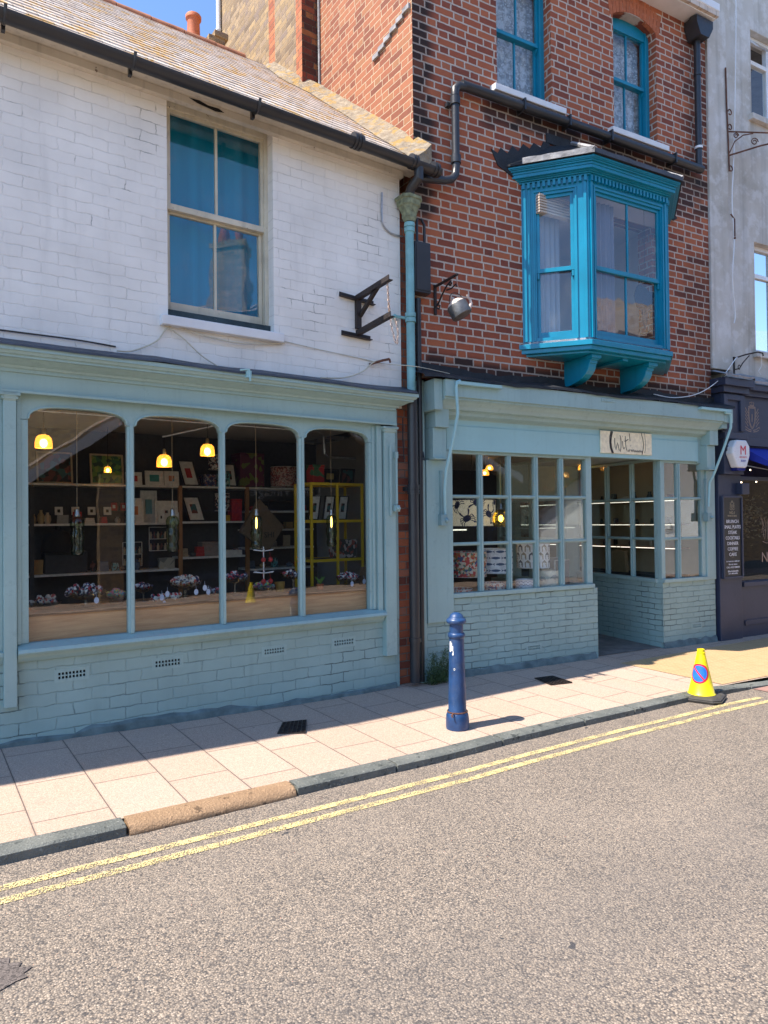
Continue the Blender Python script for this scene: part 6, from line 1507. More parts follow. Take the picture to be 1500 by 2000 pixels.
def carton(label, x0, x1, y0, y1, z0, z1, mat, fr=F1, grp=None, nm='box', rz=0):
    c_ = ((x0+x1)/2, (y0+y1)/2, z0); mb = MB(fr); mb.box(x0, x1, y0, y1, z0, z1-.03 if z1-z0 > .08 else z1)
    t = thing(nm, label, 'box', fr, c_, grp); mb.build('body', mat, t, bevel=.004)
    if z1-z0 > .08: mb = MB(fr); mb.box(x0-.003, x1+.003, y0-.003, y1+.003, z1-.0295, z1); mb.build('lid', mat, t, bevel=.003)
    return t
navyp = speck('navy_floral', (.02, .03, .12), [(.02, .025, .09), (.25, .10, .08), (.03, .04, .14), (.3, .3, .3)], 60); tealp = speck('teal_text_box', (.05, .20, .22), [(.08, .30, .32), (.02, .04, .05), (.30, .42, .40)], 40)
carton('navy floral box on the top shelf', 2.80, 2.94, 2.20, 2.4, .42, .56, navyp); carton('teal printed box on the top shelf', 2.96, 3.10, 2.19, 2.4, .42, .57, tealp)
carton('tall maroon box on the top shelf', 3.24, 3.55, 2.22, 2.48, .43, .83, speck('maroon_box', (.10, .01, .03), [(.10, .01, .03), (.09, .01, .03), (.11, .012, .03), (.12, .14, .02)], 18))
carton('bright red bag standing on the second shelf', 3.13, 3.26, 2.22, 2.34, .02, .28, speck('red_bag', (.38, .01, .02), [(.30, .01, .03), (.42, .02, .03)], 50), nm='gift_bag')
carton('small yellow toy box on the second shelf', 3.02, 3.10, 2.19, 2.26, .02, .09, col_mat('yellow_toy', (.55, .30, .02)))
carton('white paper pile on the lower shelf', 3.05, 3.25, 2.2, 2.4, -.38, -.32, mt_); carton('grey card rack box on the third shelf', 2.78, 3.0, 2.25, 2.4, -.38, -.22, col_mat('grey_card', (.22, .19, .17)))
carton('small print card box on the lowest left shelf', 2.28, 2.45, 2.2, 2.26, -.50, -.38, speck('card_box', (.4, .38, .3), [(.2, .2, .18), (.5, .48, .42)], 12)); carton('red folded cloth on the lowest left shelf', 2.36, 2.47, 2.3, 2.5, -.50, -.42, pr_red, nm='cloth')
carton('dark box row on the lowest shelf at left', 1.15, 1.55, 2.25, 2.5, -.50, -.28, M['int_dark']); carton('black cloth heap on the upper right shelf', 3.62, 3.95, 2.25, 2.45, .14, .26, M['dark'], nm='cloth'); 
# dome shaped dark basket
mb = MB(F1); mb.lathe([(.16, 0), (.165, .05), (.15, .13), (.10, .20), (.03, .23), (.03, .27), (.035, .28), (.001, .285)], (1.28, 2.3, -.28), 24); tag(mb.build('dome_basket', M['dark'], None, (1.28, 2.3, -.28), smooth=True), 'dark domed basket on the lowest shelf at the left', 'basket')
# vases on the second shelf
for i, (x, h, r) in enumerate(((.86, .18, .04), (.96, .13, .035), (1.05, .10, .03), (1.12, .14, .035))):
    mb = MB(F1); mb.lathe([(r*.6, 0), (r, h*.3), (r*.9, h*.6), (r*.4, h*.85), (r*.5, h)], (x, 2.3, .01), 16)
    tag(mb.build('vase', col_mat('clay_%d' % i, (.22+.05*i, .18+.03*i, .13)), None, (x, 2.3, .01), smooth=True), ORD[i]+' from the left of the small clay pots on the second shelf', 'vase', 'small clay pots on the second shelf')
# display racks of little bottles
for k, (x, z) in enumerate(((2.02, -.46), (2.30, -.30))):
    t = thing('spice_rack', ('lower', 'higher')[k]+' white wire rack of small jars below the second shelf', 'rack', F1, (x, 2.3, z))
    mb = MB(F1); 
    for u in (-.10, .10): mb.tube([(x+u, 2.3, z), (x+u, 2.3, z+.26)], .004, 5)
    for v in (0, .13, .26): mb.tube([(x-.10, 2.3, z+v), (x+.10, 2.3, z+v)], .004, 5)
    mb.build('wire_frame', M['shelf_white'], t)
    for v in (.005, .135):
        for u in range(5): mb = MB(F1); mb.lathe([(.014, 0), (.016, .05), (.008, .06), (.009, .075)], (x-.08+.04*u, 2.31, z+v), 8); mb.build('jar', pr_blk if u % 2 else fo_, t, smooth=True)
random.seed(77)
goods = [pr_blk, fo_, mt_, navyp, pr_or, M['int_dark'], tealp, pr_red, col_mat('grey_ware', (.25, .24, .23)), col_mat('dull_blue_ware', (.08, .12, .18)), col_mat('ochre_ware', (.35, .22, .08))]
for nm, z, xs_ in (('second', .01, [1.18+.135*i for i in range(7)]), ('lowest left', -.50, [.92, 1.08, 1.62, 1.72, 1.84, 1.93, 2.06]), ('lowest right', -.38, [2.60, 2.68, 2.76, 3.22]), ('upper right', .14, [3.40, 3.50, 3.60, 4.02, 4.12]), ('middle right', -.08, [3.40, 3.52, 3.66, 3.78, 3.92, 4.05]), ('lower right', -.30, [3.42, 3.56, 3.70, 3.86, 4.0]), ('bottom right', -.55, [3.40, 3.55, 3.72, 3.9, 4.05])):
    for i, x in enumerate(xs_):
        h = random.uniform(.05, .13); w_ = random.uniform(.03, .055); q = random.random(); mb = MB(F1); y_ = 2.24+random.uniform(0, .06)
        if q < .4: mb.lathe([(w_*.6, 0), (w_*.9, h*.35), (w_*.8, h*.7), (w_*.35, h*.85), (w_*.4, h)], (x, y_, z+.0005), 12)
        elif q < .75:
            for k in range(3): mb.box(x-w_+.004*k, x+w_-.003*k, y_, y_+.08, z+.0005+h*.3*k, z+h*.3*(k+1)-.001)
        else: mb.prism([(x-w_, z+.0005), (x+w_, z+.0005), (x+w_*1.1, z+h*1.2), (x-w_*.9, z+h*1.2)], 'y', y_, y_+.012)
        tag(mb.build('shop_item', random.choice(goods), None, (x, y_, z), smooth=q < .4), ORD[i]+' small item from the left on the '+nm+' shelf of the white shop', 'shop item', 'small goods on the shelves of the white shop')
# yellow metal rack
YR = thing('yellow_rack', 'yellow metal shelf rack at the right end of the white shop window', 'shelf rack', F1, (3.93, 1.1, -1.55))
ya, yb, xa, xb, xm = .95, 1.42, 3.50, 4.28, 3.80
posts = [(3.50, 1.02), (3.86, 1.30), (4.28, 1.24), (3.81, .86)]
# a square rack seen corner-on: three front posts and one behind
q3 = [(3.52, 1.00), (3.86, 1.10), (4.22, 1.12)]
q4 = [(3.52, 1.00), (4.16, 1.00), (4.16, 1.36), (3.52, 1.36)]
for (x, y) in q4+[(3.84, 1.0)]:
    mb = MB(F1); mb.box(x-.012, x+.012, y-.012, y+.012, -1.55, .42); mb.build('post', M['yellow'], YR)
for z in (.42, .02, -.40, -1.0):
    mb = MB(F1); mb.box(3.532, 3.828, .99, 1.01, z-.03, z); mb.box(3.852, 4.148, .99, 1.01, z-.03, z); mb.box(3.532, 4.148, 1.35, 1.37, z-.03, z); mb.box(3.51, 3.53, 1.012, 1.348, z-.03, z); mb.box(4.15, 4.17, 1.012, 1.348, z-.03, z); mb.build('rail', M['yellow'], YR)
    mb = MB(F1); mb.box(3.531, 4.149, 1.011, 1.349, z-.012, z-.004); mb.build('shelf', M['int_dark'], YR)
for i, x in enumerate((3.62, 3.80, 3.98)):
    picture(('left', 'middle', 'right')[i]+' black framed print leaning on the upper tier of the yellow rack', x, 1.16, .02, .13, .27, fb_, mt_, pr_blk, .06, .28, .012, .4, 'framed prints in the yellow rack')
picture('black sign with gold letters on top of the yellow rack', 3.86, 1.2, .42, .22, .17, fb_, fb_, col_mat('gold_letters', (.40, .28, .08)), .04, .2, inner=.5)
carton('red and green patterned box on top of the yellow rack', 3.60, 3.74, 1.1, 1.25, .42, .62, speck('red_floral_box', (.35, .02, .02), [(.35, .02, .02), (.04, .12, .05), (.42, .08, .02)], 14))
picture('dark tilted picture at the right on top of the yellow rack', 4.08, 1.2, .42, .18, .18, fb_, pr_blk, pr_blk, .04, .25)
carton('dark tray of printed cards on the middle tier of the yellow rack', 3.90, 4.12, 1.05, 1.3, -.40, -.20, speck('card_tray', (.06, .06, .06), [(.40, .35, .33), (.06, .06, .06), (.30, .08, .06)], 30))
# tan paper bag leaning behind
mb = MB(F1); mb.prism([(3.02, -.10), (3.25, .26), (3.55, -.05), (3.36, -.32), (3.18, -.22)], 'y', 1.70, 1.76); pb = tag(mb.build('paper_bag', col_mat('brown_paper', (.13, .09, .055)), None, (3.3, 1.7, -.32)), 'brown paper carrier tilted behind the third mullion', 'bag')
text('lettering', 'SHI', .09, F1, (3.36, 1.699, -.17), fb_, pb)
# things on the ledge
ZL = -.64
trink = [speck('trinkets_red_white', (.60, .58, .56), [(.45, .04, .05), (.05, .05, .12), (.65, .62, .6), (.02, .02, .03)], 60), speck('trinkets_multi', (.30, .10, .25), [(.10, .35, .40), (.5, .4, .1), (.5, .1, .15), (.1, .3, .15)], 70), speck('trinkets_cream', (.62, .56, .46), [(.45, .08, .06), (.62, .58, .52), (.04, .05, .12), (.6, .5, .4)], 60), speck('trinkets_navy', (.04, .05, .12), [(.6, .6, .62), (.03, .03, .05), (.45, .04, .06)], 60)]
cutg = glass('cut_glass_bowl', (.86, .88, .88), ior=1.9, wav=1.5, dirt=.25)
def bowl(label, x, y, r, h, stem, k, n_=26, big=1.22, grp='glass dishes of trinkets on the window ledge', seed=0):
    r *= big; h *= big; n_ = int(n_*1.35); random.seed(100+seed); z = ZL; t = thing('glass_bowl', label, 'glass bowl', F1, (x, y, z), grp)
    mb = MB(F1); mb.lathe(([(r*.55, 0), (r*.5, .006), (r*.12, .012), (r*.10, stem), (r*.45, stem+.01)] if stem > .01 else [(r*.5, 0)])+[(r*.85, stem+h*.5), (r, stem+h), (r*.97, stem+h), (r*.80, stem+h*.5), (r*.3, stem+.02)], (x, y, z), 24, cap=False); mb.build('bowl', cutg, t, smooth=True)
    for i in range(n_):
        a = random.uniform(0, 6.28); q = r*.85*math.sqrt(random.random()); hh = stem+h*.75+(1-(q/r)**2)*r*.45*random.random()
        mb = MB(F1); rr_ = random.uniform(.012, .022)*(1+r)
        mb.ball((x+q*math.cos(a), y+q*math.sin(a)*.7, z+hh), rr_, 7, 5, random.uniform(.6, 1.3)); mb.build('trinket', trink[k], t, smooth=True)
    return t
bowl('shallow glass dish of shells at the far left of the ledge', .86, .35, .10, .05, .0, 2, 14, seed=1)
bowl('wide glass bowl heaped with red white and navy trinkets in the leftmost bay', 1.15, .34, .13, .06, .05, 0, 34, seed=2)
bowl('round glass bowl of multicoloured sweets in the leftmost bay', 1.37, .30, .07, .08, .0, 1, 26, seed=3)
bowl('stemmed glass dish beside the first mullion', 1.60, .38, .07, .05, .07, 3, 12, seed=4)
bowl('largest heap of cream and red cloth trinkets, second bay centre', 1.93, .32, .12, .06, .08, 2, 40, seed=5)
bowl('small cut glass bowl right of the cream trinket heap', 2.17, .30, .06, .06, .0, 3, 10, seed=6)
bowl('tall stemmed dish with dark and white trinkets behind the second mullion', 2.40, .38, .10, .05, .10, 3, 16, seed=7)
bowl('drum shaped glass dish of pink beads under the wire stand', 2.66, .34, .09, .06, .0, 1, 30, seed=8)
bowl('tall footed silvery dish of white baubles in the third bay', 2.98, .38, .10, .05, .10, 0, 16, seed=9)
bowl('dark dish heaped with small white labels in the fourth bay', 3.55, .32, .10, .07, .02, 0, 36, seed=10)
tgm = plain('paper_tag', (.66, .70, .85), .6)
for i, (x, z) in enumerate(((1.20, -.585), (1.70, -.60), (1.745, -.575), (1.985, -.575), (2.06, -.545), (2.09, -.58), (1.72, -.655), (3.66, -.585), (3.52, -.60))):
    t = thing('paper_tag', ('oval tag under the red and navy trinket bowl', 'oval tag at the left of the cream heap', 'oval tag nearly touching the cream heap at its left', 'oval tag hanging at the front centre of the cream heap', 'oval tag high on the right of the cream heap', 'rightmost oval tag of the cream heap', 'oval tag lying lowest on the ledge left of the cream heap', 'oval tag at the right of the white label heap', 'small oval tag under the white label heap')[i], 'tag', F1, (x, .21, z), 'oval paper tags on the trinkets')
    mb = MB(F1); mb.prism([(x+.018*math.cos(a), z+.025*math.sin(a)) for a in [2*math.pi*k/14 for k in range(14)]], 'y', .205, .208); mb.build('card', tgm, t)
    mb = MB(F1); mb.tube([(x, .206, z+.025), (x+.004, .22, z+.055)], .0012, 4); mb.build('loop', tgm, t)
for i, (x, k) in enumerate(((1.66, 0), (1.74, 2), (1.83, 2), (1.80, 0))):
    mb = MB(F1); mb.ball((x, .26, ZL+.03+.01*(i % 2)), .032, 9, 7, .8); mb.ball((x+.03, .25, ZL+.05), .02, 8, 6); mb.ball((x-.02, .25, ZL+.055), .016, 8, 6)
    tag(mb.build('cloth_trinket', trink[k], None, (x, .26, ZL), smooth=True), ('leftmost loose cloth trinket on the ledge', 'second loose cloth trinket from the left on the ledge', 'loose cream cloth trinket nearest the cream heap', 'loose red and white cloth trinket beside the cream heap')[i], 'trinket', 'loose cloth trinkets')
# tiered wire stand
WS = thing('wire_stand', 'white two tier wire stand with red bobbles in the third bay', 'display stand', F1, (2.66, .34, ZL))
mb = MB(F1); mb.tube([(2.66, .34, ZL+.06), (2.66, .34, -.22)], .005, 6)
for z in (-.26, -.46):
    for a in range(6): an = a*math.pi/3; mb.tube([(2.66, .34, z), (2.66+.10*math.cos(an), .34+.10*math.sin(an), z+.012)], .004, 5)
mb.build('wire', M['upvc'], WS)
for z in (-.335, -.53):
    for x in (2.63, 2.70): mb = MB(F1); mb.ball((x, .28, z), .022, 10, 7); mb.tube([(x, .28, z+.02), (x, .30, z+.07)], .0015, 4); mb.build('bobble', pr_red, WS, smooth=True)
# ochre pot, succulent, kraft photo stand, pink pompom
mb = MB(F1); mb.lathe([(.038, 0), (.048, .09), (.044, .09), (.036, .02)], (2.83, .36, ZL), 20); tag(mb.build('ochre_pot', col_mat('ochre', (.30, .17, .03)), None, (2.83, .36, ZL), smooth=True), 'small ochre pot between the wire stand and the silvery dish', 'pot')
PT = thing('succulent_pot', 'tiny potted succulent with green spiky leaves in the fourth bay', 'plant pot', F1, (3.22, .3, ZL))
mb = MB(F1); mb.lathe([(.028, 0), (.036, .05), (.030, .05)], (3.22, .3, ZL), 16); mb.build('pot', M['terracotta'], PT, smooth=True)
mb = MB(F1); random.seed(2)
for k in range(18):
    a = k*2.4; l_ = random.uniform(.04, .075); mb.tube([(3.22, .3, ZL+.05), (3.22+math.cos(a)*l_*.4, .3+math.sin(a)*l_*.4, ZL+.05+l_*.6), (3.22+math.cos(a)*l_*.7, .3+math.sin(a)*l_*.7, ZL+.05+l_)], [.006, .005, .001], 5)
mb.build('leaves', col_mat('succulent_green', (.12, .25, .05)), PT, smooth=True)
EA = thing('photo_stand', 'brown kraft photo frame seen from behind at the right end of the ledge', 'photo frame', F1, (3.80, .40, ZL))
mb = MB(F1); mb.prism([(3.74, ZL), (3.87, ZL), (3.90, ZL+.18), (3.77, ZL+.18)], 'y', .42, .43); mb.build('back_board', col_mat('kraft_board', (.22, .13, .07)), EA)
mb = MB(F1); mb.prism([(3.80, ZL), (3.84, ZL), (3.82, ZL+.12), (3.79, ZL+.12)], 'y', .36, .37); mb.build('strut', col_mat('kraft_strut', (.32, .20, .11)), EA)
PP = thing('pompom_flower', 'pink woollen pompom on a thin stalk at the right edge of the window', 'ornament', F1, (3.93, .40, ZL))
mb = MB(F1); mb.ball((3.93, .40, -.36), .042, 14, 10); mb.build('pompom', speck('pink_wool', (.45, .04, .12), [(.55, .08, .18), (.35, .02, .08)], 120), PP, smooth=True)
mb = MB(F1); mb.tube([(3.93, .40, ZL), (3.925, .40, -.50), (3.93, .40, -.40)], .003, 5); mb.lathe([(.02, 0), (.022, .03), (.012, .07), (.01, .10)], (3.93, .40, ZL), 12); mb.build('stalk', M['steel'], PP)

# ================================================================ INSIDE THE PANED SHOP
def wrap_poly(mb, c_, r, pts, off=.0015, a0=0., s_=1.):
    mb.poly([(c_[0]+(r+off)*math.cos(a0+p[0]*s_/r), c_[1]+(r+off)*math.sin(a0+p[0]*s_/r), c_[2]+p[1]*s_) for p in pts])
front = -math.pi/2-.35
def crab(mb, c_, r, u, v, k=1., rot=0.):
    def T_(pts): return [(u+(x*math.cos(rot)-z*math.sin(rot))*k, v+(x*math.sin(rot)+z*math.cos(rot))*k) for x, z in pts]
    N = 16
    for i in range(N):
        a, b = 2*math.pi*i/N, 2*math.pi*(i+1)/N; wrap_poly(mb, c_, r, T_([(0, 0), (.045*math.cos(a), .034*math.sin(a)), (.045*math.cos(b), .034*math.sin(b))]), a0=front)
    for sg in (-1, 1):
        for i in range(4):
            a = -.9+.45*i; p = [(sg*.038*math.cos(a), .03*math.sin(a)), (sg*.070*math.cos(a*.9), .055*math.sin(a)-.0), (sg*.082*math.cos(a*.8), .055*math.sin(a)-.03)]
            for s0, s1 in zip(p, p[1:]): 
                dx, dz = s1[0]-s0[0], s1[1]-s0[1]; l_ = math.hypot(dx, dz)+1e-6; nx, nz = -dz/l_*.004, dx/l_*.004
                wrap_poly(mb, c_, r, T_([(s0[0]+nx, s0[1]+nz), (s1[0]+nx, s1[1]+nz), (s1[0]-nx, s1[1]-nz), (s0[0]-nx, s0[1]-nz)]), a0=front)
        wrap_poly(mb, c_, r, T_([(sg*.03, .025), (sg*.05, .05), (sg*.062, .075), (sg*.05, .095), (sg*.04, .075), (sg*.036, .06), (sg*.02, .03)]), a0=front)
def fish(mb, c_, r, u, v, k=1., sg=1):
    top = [(x, .017*math.sin(math.pi*((x+.075)/.13))**.7 if -.075 < x < .055 else 0) for x in [-.075+.0130*i for i in range(11)]]
    for (x0_, z0_), (x1_, z1_) in zip(top, top[1:]): wrap_poly(mb, c_, r, [(u+sg*x0_*k, v-z0_*k), (u+sg*x1_*k, v-z1_*k), (u+sg*x1_*k, v+z1_*k), (u+sg*x0_*k, v+z0_*k)], a0=front)
    wrap_poly(mb, c_, r, [(u+sg*.053*k, v), (u+sg*.082*k, v+.018*k), (u+sg*.074*k, v), (u+sg*.082*k, v-.018*k)], a0=front)
linen = plain('cream_linen', (.78, .72, .58), .8); white_l = plain('white_linen', (.85, .87, .92), .8); lit_linen = plain('lit_cream_linen', (.78, .72, .58), .8); _b = lit_linen.node_tree.nodes['Principled BSDF']; _b.inputs['Emission Color'].default_value = (1, .86, .66, 1); _b.inputs['Emission Strength'].default_value = .13; ink_b = plain('indigo_print', (.025, .04, .16), .7); ink_s = plain('slate_print', (.08, .13, .24), .7)  # crab shade's linen is given its own glow to brighten it, without a bulb
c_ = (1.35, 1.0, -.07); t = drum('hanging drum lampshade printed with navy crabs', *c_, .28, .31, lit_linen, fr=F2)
mb = MB(F2)
for u, v, k, r_ in ((-.14, .09, 1.15, .4), (.14, .14, 1.15, -.5), (-.02, .27, 1.1, 2.6), (.0, .02, .7, 1.5), (-.27, .25, 1.1, 1.), (.25, .02, .9, 2.), (.27, .28, .9, .3)): crab(mb, c_, .28, u, v, k, r_)
mb.build('crab_print', ink_b, t)
mb = MB(F2); mb.tube([(1.35, 1.0, .1), (1.35, 1.0, .85)], .004, 5); mb.build('flex', M['dark'], t)
# amber ribbed pendant
AP = thing('glass_pendant', 'lit ribbed olive amber glass pendant before the crab lampshade', 'pendant lamp', F2, (1.315, .4, -.08))
mb = MB(F2); n_ = 40; i0 = 0
prof = [(.078, -.08), (.082, -.05), (.088, -.01), (.086, .04), (.070, .085), (.045, .11), (.02, .12)]
for r_, z in prof:
    for j in range(n_): a = 2*math.pi*j/n_; q = r_*(1+.05*(1 if j % 2 else -1)); mb.v.append((1.315+q*math.cos(a), .4+q*math.sin(a), z))
for k in range(len(prof)-1):
    for j in range(n_): a = k*n_+j; b = k*n_+(j+1) % n_; mb.f.append([a, b, b+n_, a+n_])
mb.build('glass_shade', glass('olive_amber_glass', (.88, .66, .12), ior=1.9, wav=.6), AP, smooth=True)
mb = MB(F2); mb.ball((1.315, .4, .015), .026, 12, 9, 1.5); mb.build('bulb', emit('warm_filament', (1., .70, .25), 16.), AP, smooth=True)
mb = MB(F2); mb.lathe([(.022, .118), (.022, .13), (.014, .15), (.012, .18), (.004, .19)], (1.315, .4, 0), 12); mb.build('holder', M['steel'], AP, smooth=True)
mb = MB(F2); mb.tube([(1.315, .4, .18), (1.315, .4, .86)], .003, 5); mb.build('flex', M['brass'], AP)
# ceiling spots of the paned shop
for i, (x, y, z, lab) in enumerate(((.62, .8, .66, 'small lit amber lamp at the top left pane'), (1.62, 1.1, .56, 'small lit amber lamp above the amber glass pendant'), (2.3, 1.9, .70, 'small lit lamp near the ceiling behind the third column of panes'), (3.45, 1.3, .69, 'small lit lamp on the lobby ceiling'))):
    t = thing('ceiling_lamp', lab, 'ceiling lamp', F2, (x, y, z), 'small amber lamps of the paned shop')
    mb = MB(F2); mb.lathe([(.055, 0), (.05, .04), (.03, .065), (.012, .07)], (x, y, z), 18, cap=False); mb.build('shade', amb, t, smooth=True)
    mb = MB(F2); mb.ball((x, y, z+.025), .02, 10, 7); mb.build('bulb', bulb, t, smooth=True); mb = MB(F2); mb.tube([(x, y, z+.07), (x, y, .86)], .005, 5); mb.build('flex', M['dark'], t)
# drum shades in the window
floral = speck('folk_pattern', (.70, .55, .38), [(.60, .08, .07), (.08, .13, .28), (.80, .70, .58), (.55, .22, .08), (.12, .22, .15), (.62, .09, .08), (.75, .62, .48)], 42)
LD = thing('window_board', 'low dark board inside the paned window carrying the lampshades', 'display board', F2, (1.3, .4, -.80)); mb = MB(F2); mb.box(.37, 2.18, .07, .85, -.82, -.79); mb.build('board', M['int_dark'], LD)
mb = MB(F2)
for x_ in (.45, 1.3, 2.1): mb.box(x_-.02, x_+.02, .70, .74, -1.6, -.8205)
mb.build('leg', M['int_dark'], LD)
drum('wide drum lampshade with a busy red and blue figure pattern', .86, .42, -.62, .21, .27, floral, fr=F2)
c_ = (1.27, .46, -.60); t = drum('white drum lampshade printed with blue mackerel', *c_, .20, .27, white_l, fr=F2)
mb = MB(F2)
for j in range(4):
    for i in range(6): fish(mb, c_, .20, -.34+.14*i+(.07 if j % 2 else 0), .035+.07*j, .85, 1 if j % 2 else -1)
mb.build('fish_print', ink_s, t)
def house(mb, c_, r, u, v, k):
    wrap_poly(mb, c_, r, [(u-.03*k, v), (u+.03*k, v), (u+.03*k, v+.05*k), (u, v+.075*k), (u-.03*k, v+.05*k)], a0=front)
c_ = (1.78, .40, -.56); t = drum('drum lampshade printed with seaside houses', *c_, .19, .28, white_l, fr=F2)
mb = MB(F2); mb2 = MB(F2); mb3 = MB(F2)
for j in range(3):
    for i in range(7):
        u = -.33+.10*i+(.05 if j % 2 else 0); v = .01+.09*j; (house(mb, c_, .19, u, v, 1.15) if (i+j) % 2 else house(mb3, c_, .19, u, v, 1.15))
        for du in (-.014, .012):
            for dv in (.012, .036): wrap_poly(mb2, c_, .19, [(u+du-.006, v+dv), (u+du+.006, v+dv), (u+du+.006, v+dv+.014), (u+du-.006, v+dv+.014)], .003, front)
mb.build('house_print', plain('slate_house_print', (.12, .13, .17), .7), t); mb3.build('house_print', plain('beige_house_print', (.38, .34, .28), .7), t); mb2.build('window_print', white_l, t)
c_ = (1.86, .24, -.785); t = drum('squat drum lampshade printed with shells in front of the houses shade', *c_, .15, .20, linen, fr=F2)
mb = MB(F2)
for (u, v, k) in ((-.13, .10, 1.), (.02, .12, 1.), (.15, .06, .8), (-.05, .03, .6)):
    for i in range(9):
        a = -1.2+.3*i+math.pi/2; l_ = .055*k; wrap_poly(mb, c_, .15, [(u, v-.02), (u+l_*math.cos(a-.06), v-.02+l_*math.sin(a-.06)), (u+l_*math.cos(a+.06), v-.02+l_*math.sin(a+.06))], a0=front)
mb.build('shell_print', plain('plum_print', (.12, .10, .16), .7), t)
c_ = (1.52, .22, -.785); t = drum('small squat lampshade printed with wavy seaweed', *c_, .12, .11, white_l, fr=F2)
mb = MB(F2)
for j in range(3):
    for i in range(9):
        u = -.2+.05*i; v = .02+.035*j
        for q in range(4): wrap_poly(mb, c_, .12, [(u+.012*q, v+.008*math.sin(q*2)), (u+.012*(q+1), v+.008*math.sin((q+1)*2)), (u+.012*(q+1), v+.005+.008*math.sin((q+1)*2)), (u+.012*q, v+.005+.008*math.sin(q*2))], a0=front)
mb.build('weed_print', ink_s, t)
drum('small floral shade low in the second column of panes', 1.05, .20, -.785, .14, .10, speck('pink_floral', (.50, .42, .36), [(.45, .14, .12), (.10, .12, .2), (.55, .5, .42)], 60), fr=F2)
drum('small floral shade low in the first column of panes', .58, .20, -.785, .15, .06, speck('red_floral', (.50, .40, .34), [(.42, .08, .07), (.12, .12, .2), (.55, .5, .42)], 60), fr=F2)
drum('edge of a floral shade at the far left pane', .40, .30, -.60, .10, .28, floral, fr=F2)
for i, (x0_, x1_, y_) in enumerate(((2.06, 2.16, .40), (2.0, 2.17, .22))):
    mb = MB(F2); mb.box(x0_-.05, x1_, y_, y_+.012, -.79, -.46-.02*i); o = tag(mb.build('grey_panel', col_mat('grey_slate_panel', (.15, .14, .14)), None, ((x0_+x1_)/2, y_, -.79), bevel=.002), ('grey slate panel leaning farther back by the door side', 'grey slate panel nearest the door side pane')[i], 'panel')
    mb = MB(F2); mb.box(x0_-.052, x0_-.045, y_-.003, y_+.014, -.79, -.455-.02*i); mb.box(x0_-.045, x1_, y_-.003, y_+.014, -.461-.02*i, -.455-.02*i); mb.build('pale_edge', mt_, o)
# mirror with a little chair picture
WSH = thing('glass_shelf', 'white lit edge shelf under the crab lampshade', 'shelf', F2, (1.1, 1.7, -.13)); strip = emit('strip_light', (1., .93, .80), .9)
mb = MB(F2); mb.box(.90, 1.75, 1.70, 1.95, -.135, -.12); mb.build('board', M['shelf_white'], WSH); mb = MB(F2); mb.box(.90, 1.75, 1.69, 1.699, -.135, -.12); mb.build('light_strip', strip, WSH)
# wall shelves with strip lights on the right wall
SS = thing('lit_shelving', 'wall shelves with glowing white strip lights on a tan panel inside the paned shop', 'shelving', F2, (4.3, 2.0, -1.6))
for z in (.225, -.10, -.42):
    mb = MB(F2); mb.box(4.20, 4.449, .35, 3.88, z, z+.02); mb.build('shelf', M['wood_post'], SS)
    mb = MB(F2); mb.box(4.192, 4.1995, .35, 3.88, z+.004, z+.012); mb.build('light_strip', strip, SS)
mb = MB(F2); mb.box(4.1, 4.449, .35, 3.88, -.80, -.77); mb.box(4.12, 4.449, .35, 3.88, -1.6, -.8005); mb.build('counter', M['int_dark'], SS)
random.seed(44)
for z in (-.08, -.40, .245):
    for i in range(11):
        y_ = .55+.30*i+random.uniform(-.05, .05); h = random.uniform(.05, .14); w_ = random.uniform(.04, .09)
        m_ = random.choice([fb_, fb_, M['int_dark'], fo_, pr_blk, navyp])
        mb = MB(F2)
        if i % 3: mb.lathe([(w_*.4, 0), (w_*.5, h*.4), (w_*.25, h*.8), (w_*.3, h)], (4.30, y_, z+.0005), 12)
        else: mb.box(4.26, 4.30, y_-w_/2, y_+w_/2, z+.0005, z+h)
        tag(mb.build('shop_ornament', m_, None, (4.3, y_, z), smooth=bool(i % 3)), ORD[i]+' ornament from the window end of the '+{-.08: 'middle', -.40: 'lowest', .245: 'top'}[z]+' lit shelf', 'ornament', 'small ornaments on the lit shelves')
KBg = thing('kraft_bag', 'brown paper carrier bag standing on the counter behind the lobby panes', 'paper bag', F2, (4.16, 1.28, -.77))
mb = MB(F2); mb.prism([(1.16, -.769), (1.42, -.769), (1.40, -.47), (1.18, -.47)], 'x', 4.13, 4.19); mb.build('bag', col_mat('kraft_paper', (.34, .23, .12)), KBg)
mb = MB(F2); mb.tube([(4.13, 1.24, -.47), (4.13, 1.26, -.38), (4.13, 1.32, -.38), (4.13, 1.34, -.47)], .004, 5); mb.build('handle', fo_, KBg)
# restaurant window things
RL = thing('globe_lamp', 'glowing orange lamp inside the restaurant window', 'lamp', F2, (5.75, .9, -.02)); mb = MB(F2); mb.ball((5.75, .9, .10), .05, 12, 9); mb.build('bulb', emit('orange_bulb', (1., .36, .05), 6.), RL, smooth=True); mb = MB(F2); mb.tube([(5.75, .9, .15), (5.75, .9, .95)], .004, 5); mb.build('flex', M['dark'], RL)
mb = MB(F2); random.seed(51); 
for k in range(700):
    p = Vector((random.uniform(5.05, 6.4), random.uniform(.3, .9), random.gauss(.0, .14)+.02)); d = Vector((random.gauss(0, 1), random.gauss(0, 1), random.gauss(-.3, .7))).normalized(); e_ = d.orthogonal().normalized(); l_ = random.uniform(.03, .08)
    mb.poly([tuple(p), tuple(p+d*l_*.5+e_*l_*.25), tuple(p+d*l_), tuple(p+d*l_*.5-e_*l_*.25)])
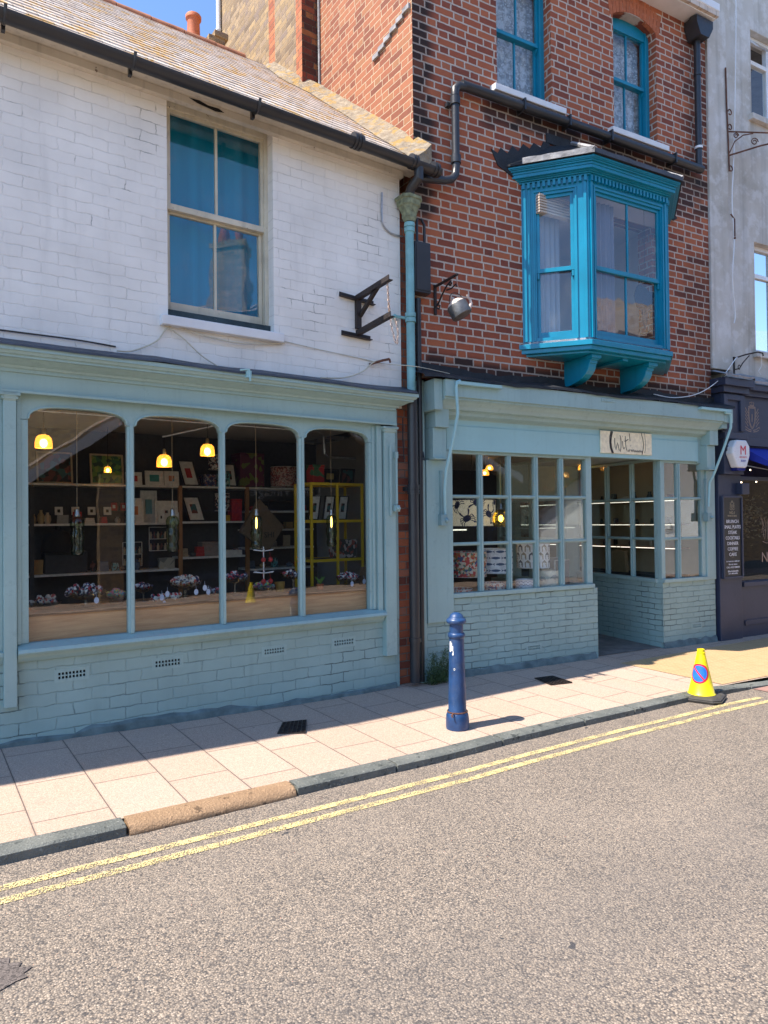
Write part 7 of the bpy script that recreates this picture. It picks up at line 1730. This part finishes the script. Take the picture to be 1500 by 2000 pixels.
tag(mb.build('reflected_foliage', paint('dried_foliage', (.16, .15, .10), .8, .5, 12.), None, (5.7, .6, -.3)), 'foliage inside the restaurant window standing in for plants reflected in its glass', 'foliage')  # leaves put indoors in place of plants mirrored in the glass
cr_ = MB(F2); 
carton('bright pink block low in the restaurant window for a reflected pink bag', 5.42, 5.62, .5, .6, -.86, -.66, col_mat('reflected_bag_pink', (.55, .04, .12)), F2, None, 'reflected_bag')  # pink block added indoors in place of a bag mirrored in the glass
RC = thing('passerby_stand_in', 'red shape inside the restaurant window standing in for a reflected passer-by', 'reflected_coat', F2, (5.15, .35, -1.6))  # added indoors in place of a red-clad passer-by mirrored in the glass
mb = MB(F2); mb.prism([(5.06, -.55), (5.24, -.58), (5.19, -.30), (5.20, -.12), (5.27, -.16), (5.29, -.10), (5.18, -.02), (5.08, -.02), (5.04, -.20)], 'y', .30, .36); mb.build('reflected_coat', col_mat('red_cloth', (.55, .03, .02)), RC, bevel=.02)
mb = MB(F2); mb.tube([(5.14, .33, -1.6), (5.14, .33, -.5)], .015, 6); mb.build('stand', M['dark'], RC)
for i in range(9):
    x_ = 5.08+.17*i+random.uniform(-.05, .05); z_ = .62+random.uniform(-.12, .12); mb = MB(F2); mb.ball((x_, .7, z_), .010, 8, 6); o = tag(mb.build('fairy_light', emit('fairy_glow', (1., .75, .5), 5.), None, (x_, .7, z_), smooth=True), ORD[i]+' from the left of the tiny fairy lights near the restaurant ceiling', 'fairy light', 'fairy lights in the restaurant')
    mb = MB(F2); mb.tube([(x_, .7, z_+.01), (x_, .7, .95)], .002, 4); mb.build('wire', M['dark'], o)
GL = strokes(F2, [[(-.5, 0), (-.35, .5), (-.6, .9)], [(-.3, -.1), (-.1, .5), (-.3, 1)], [(-.7, .2), (-.5, .6), (-.8, 1)], [(-.6, -.2), (0, -.3), (.6, -.2)], [(.1, -.1), (.1, .9)], [(.4, -.1), (.4, .9)]], -.001+.015, 5.62, -.28, .16, .28, .004, gold, 'window_transfer', T)
text('window_lettering', 'NO.1', .20, F2, (5.72, .014, -.62), gold, T)
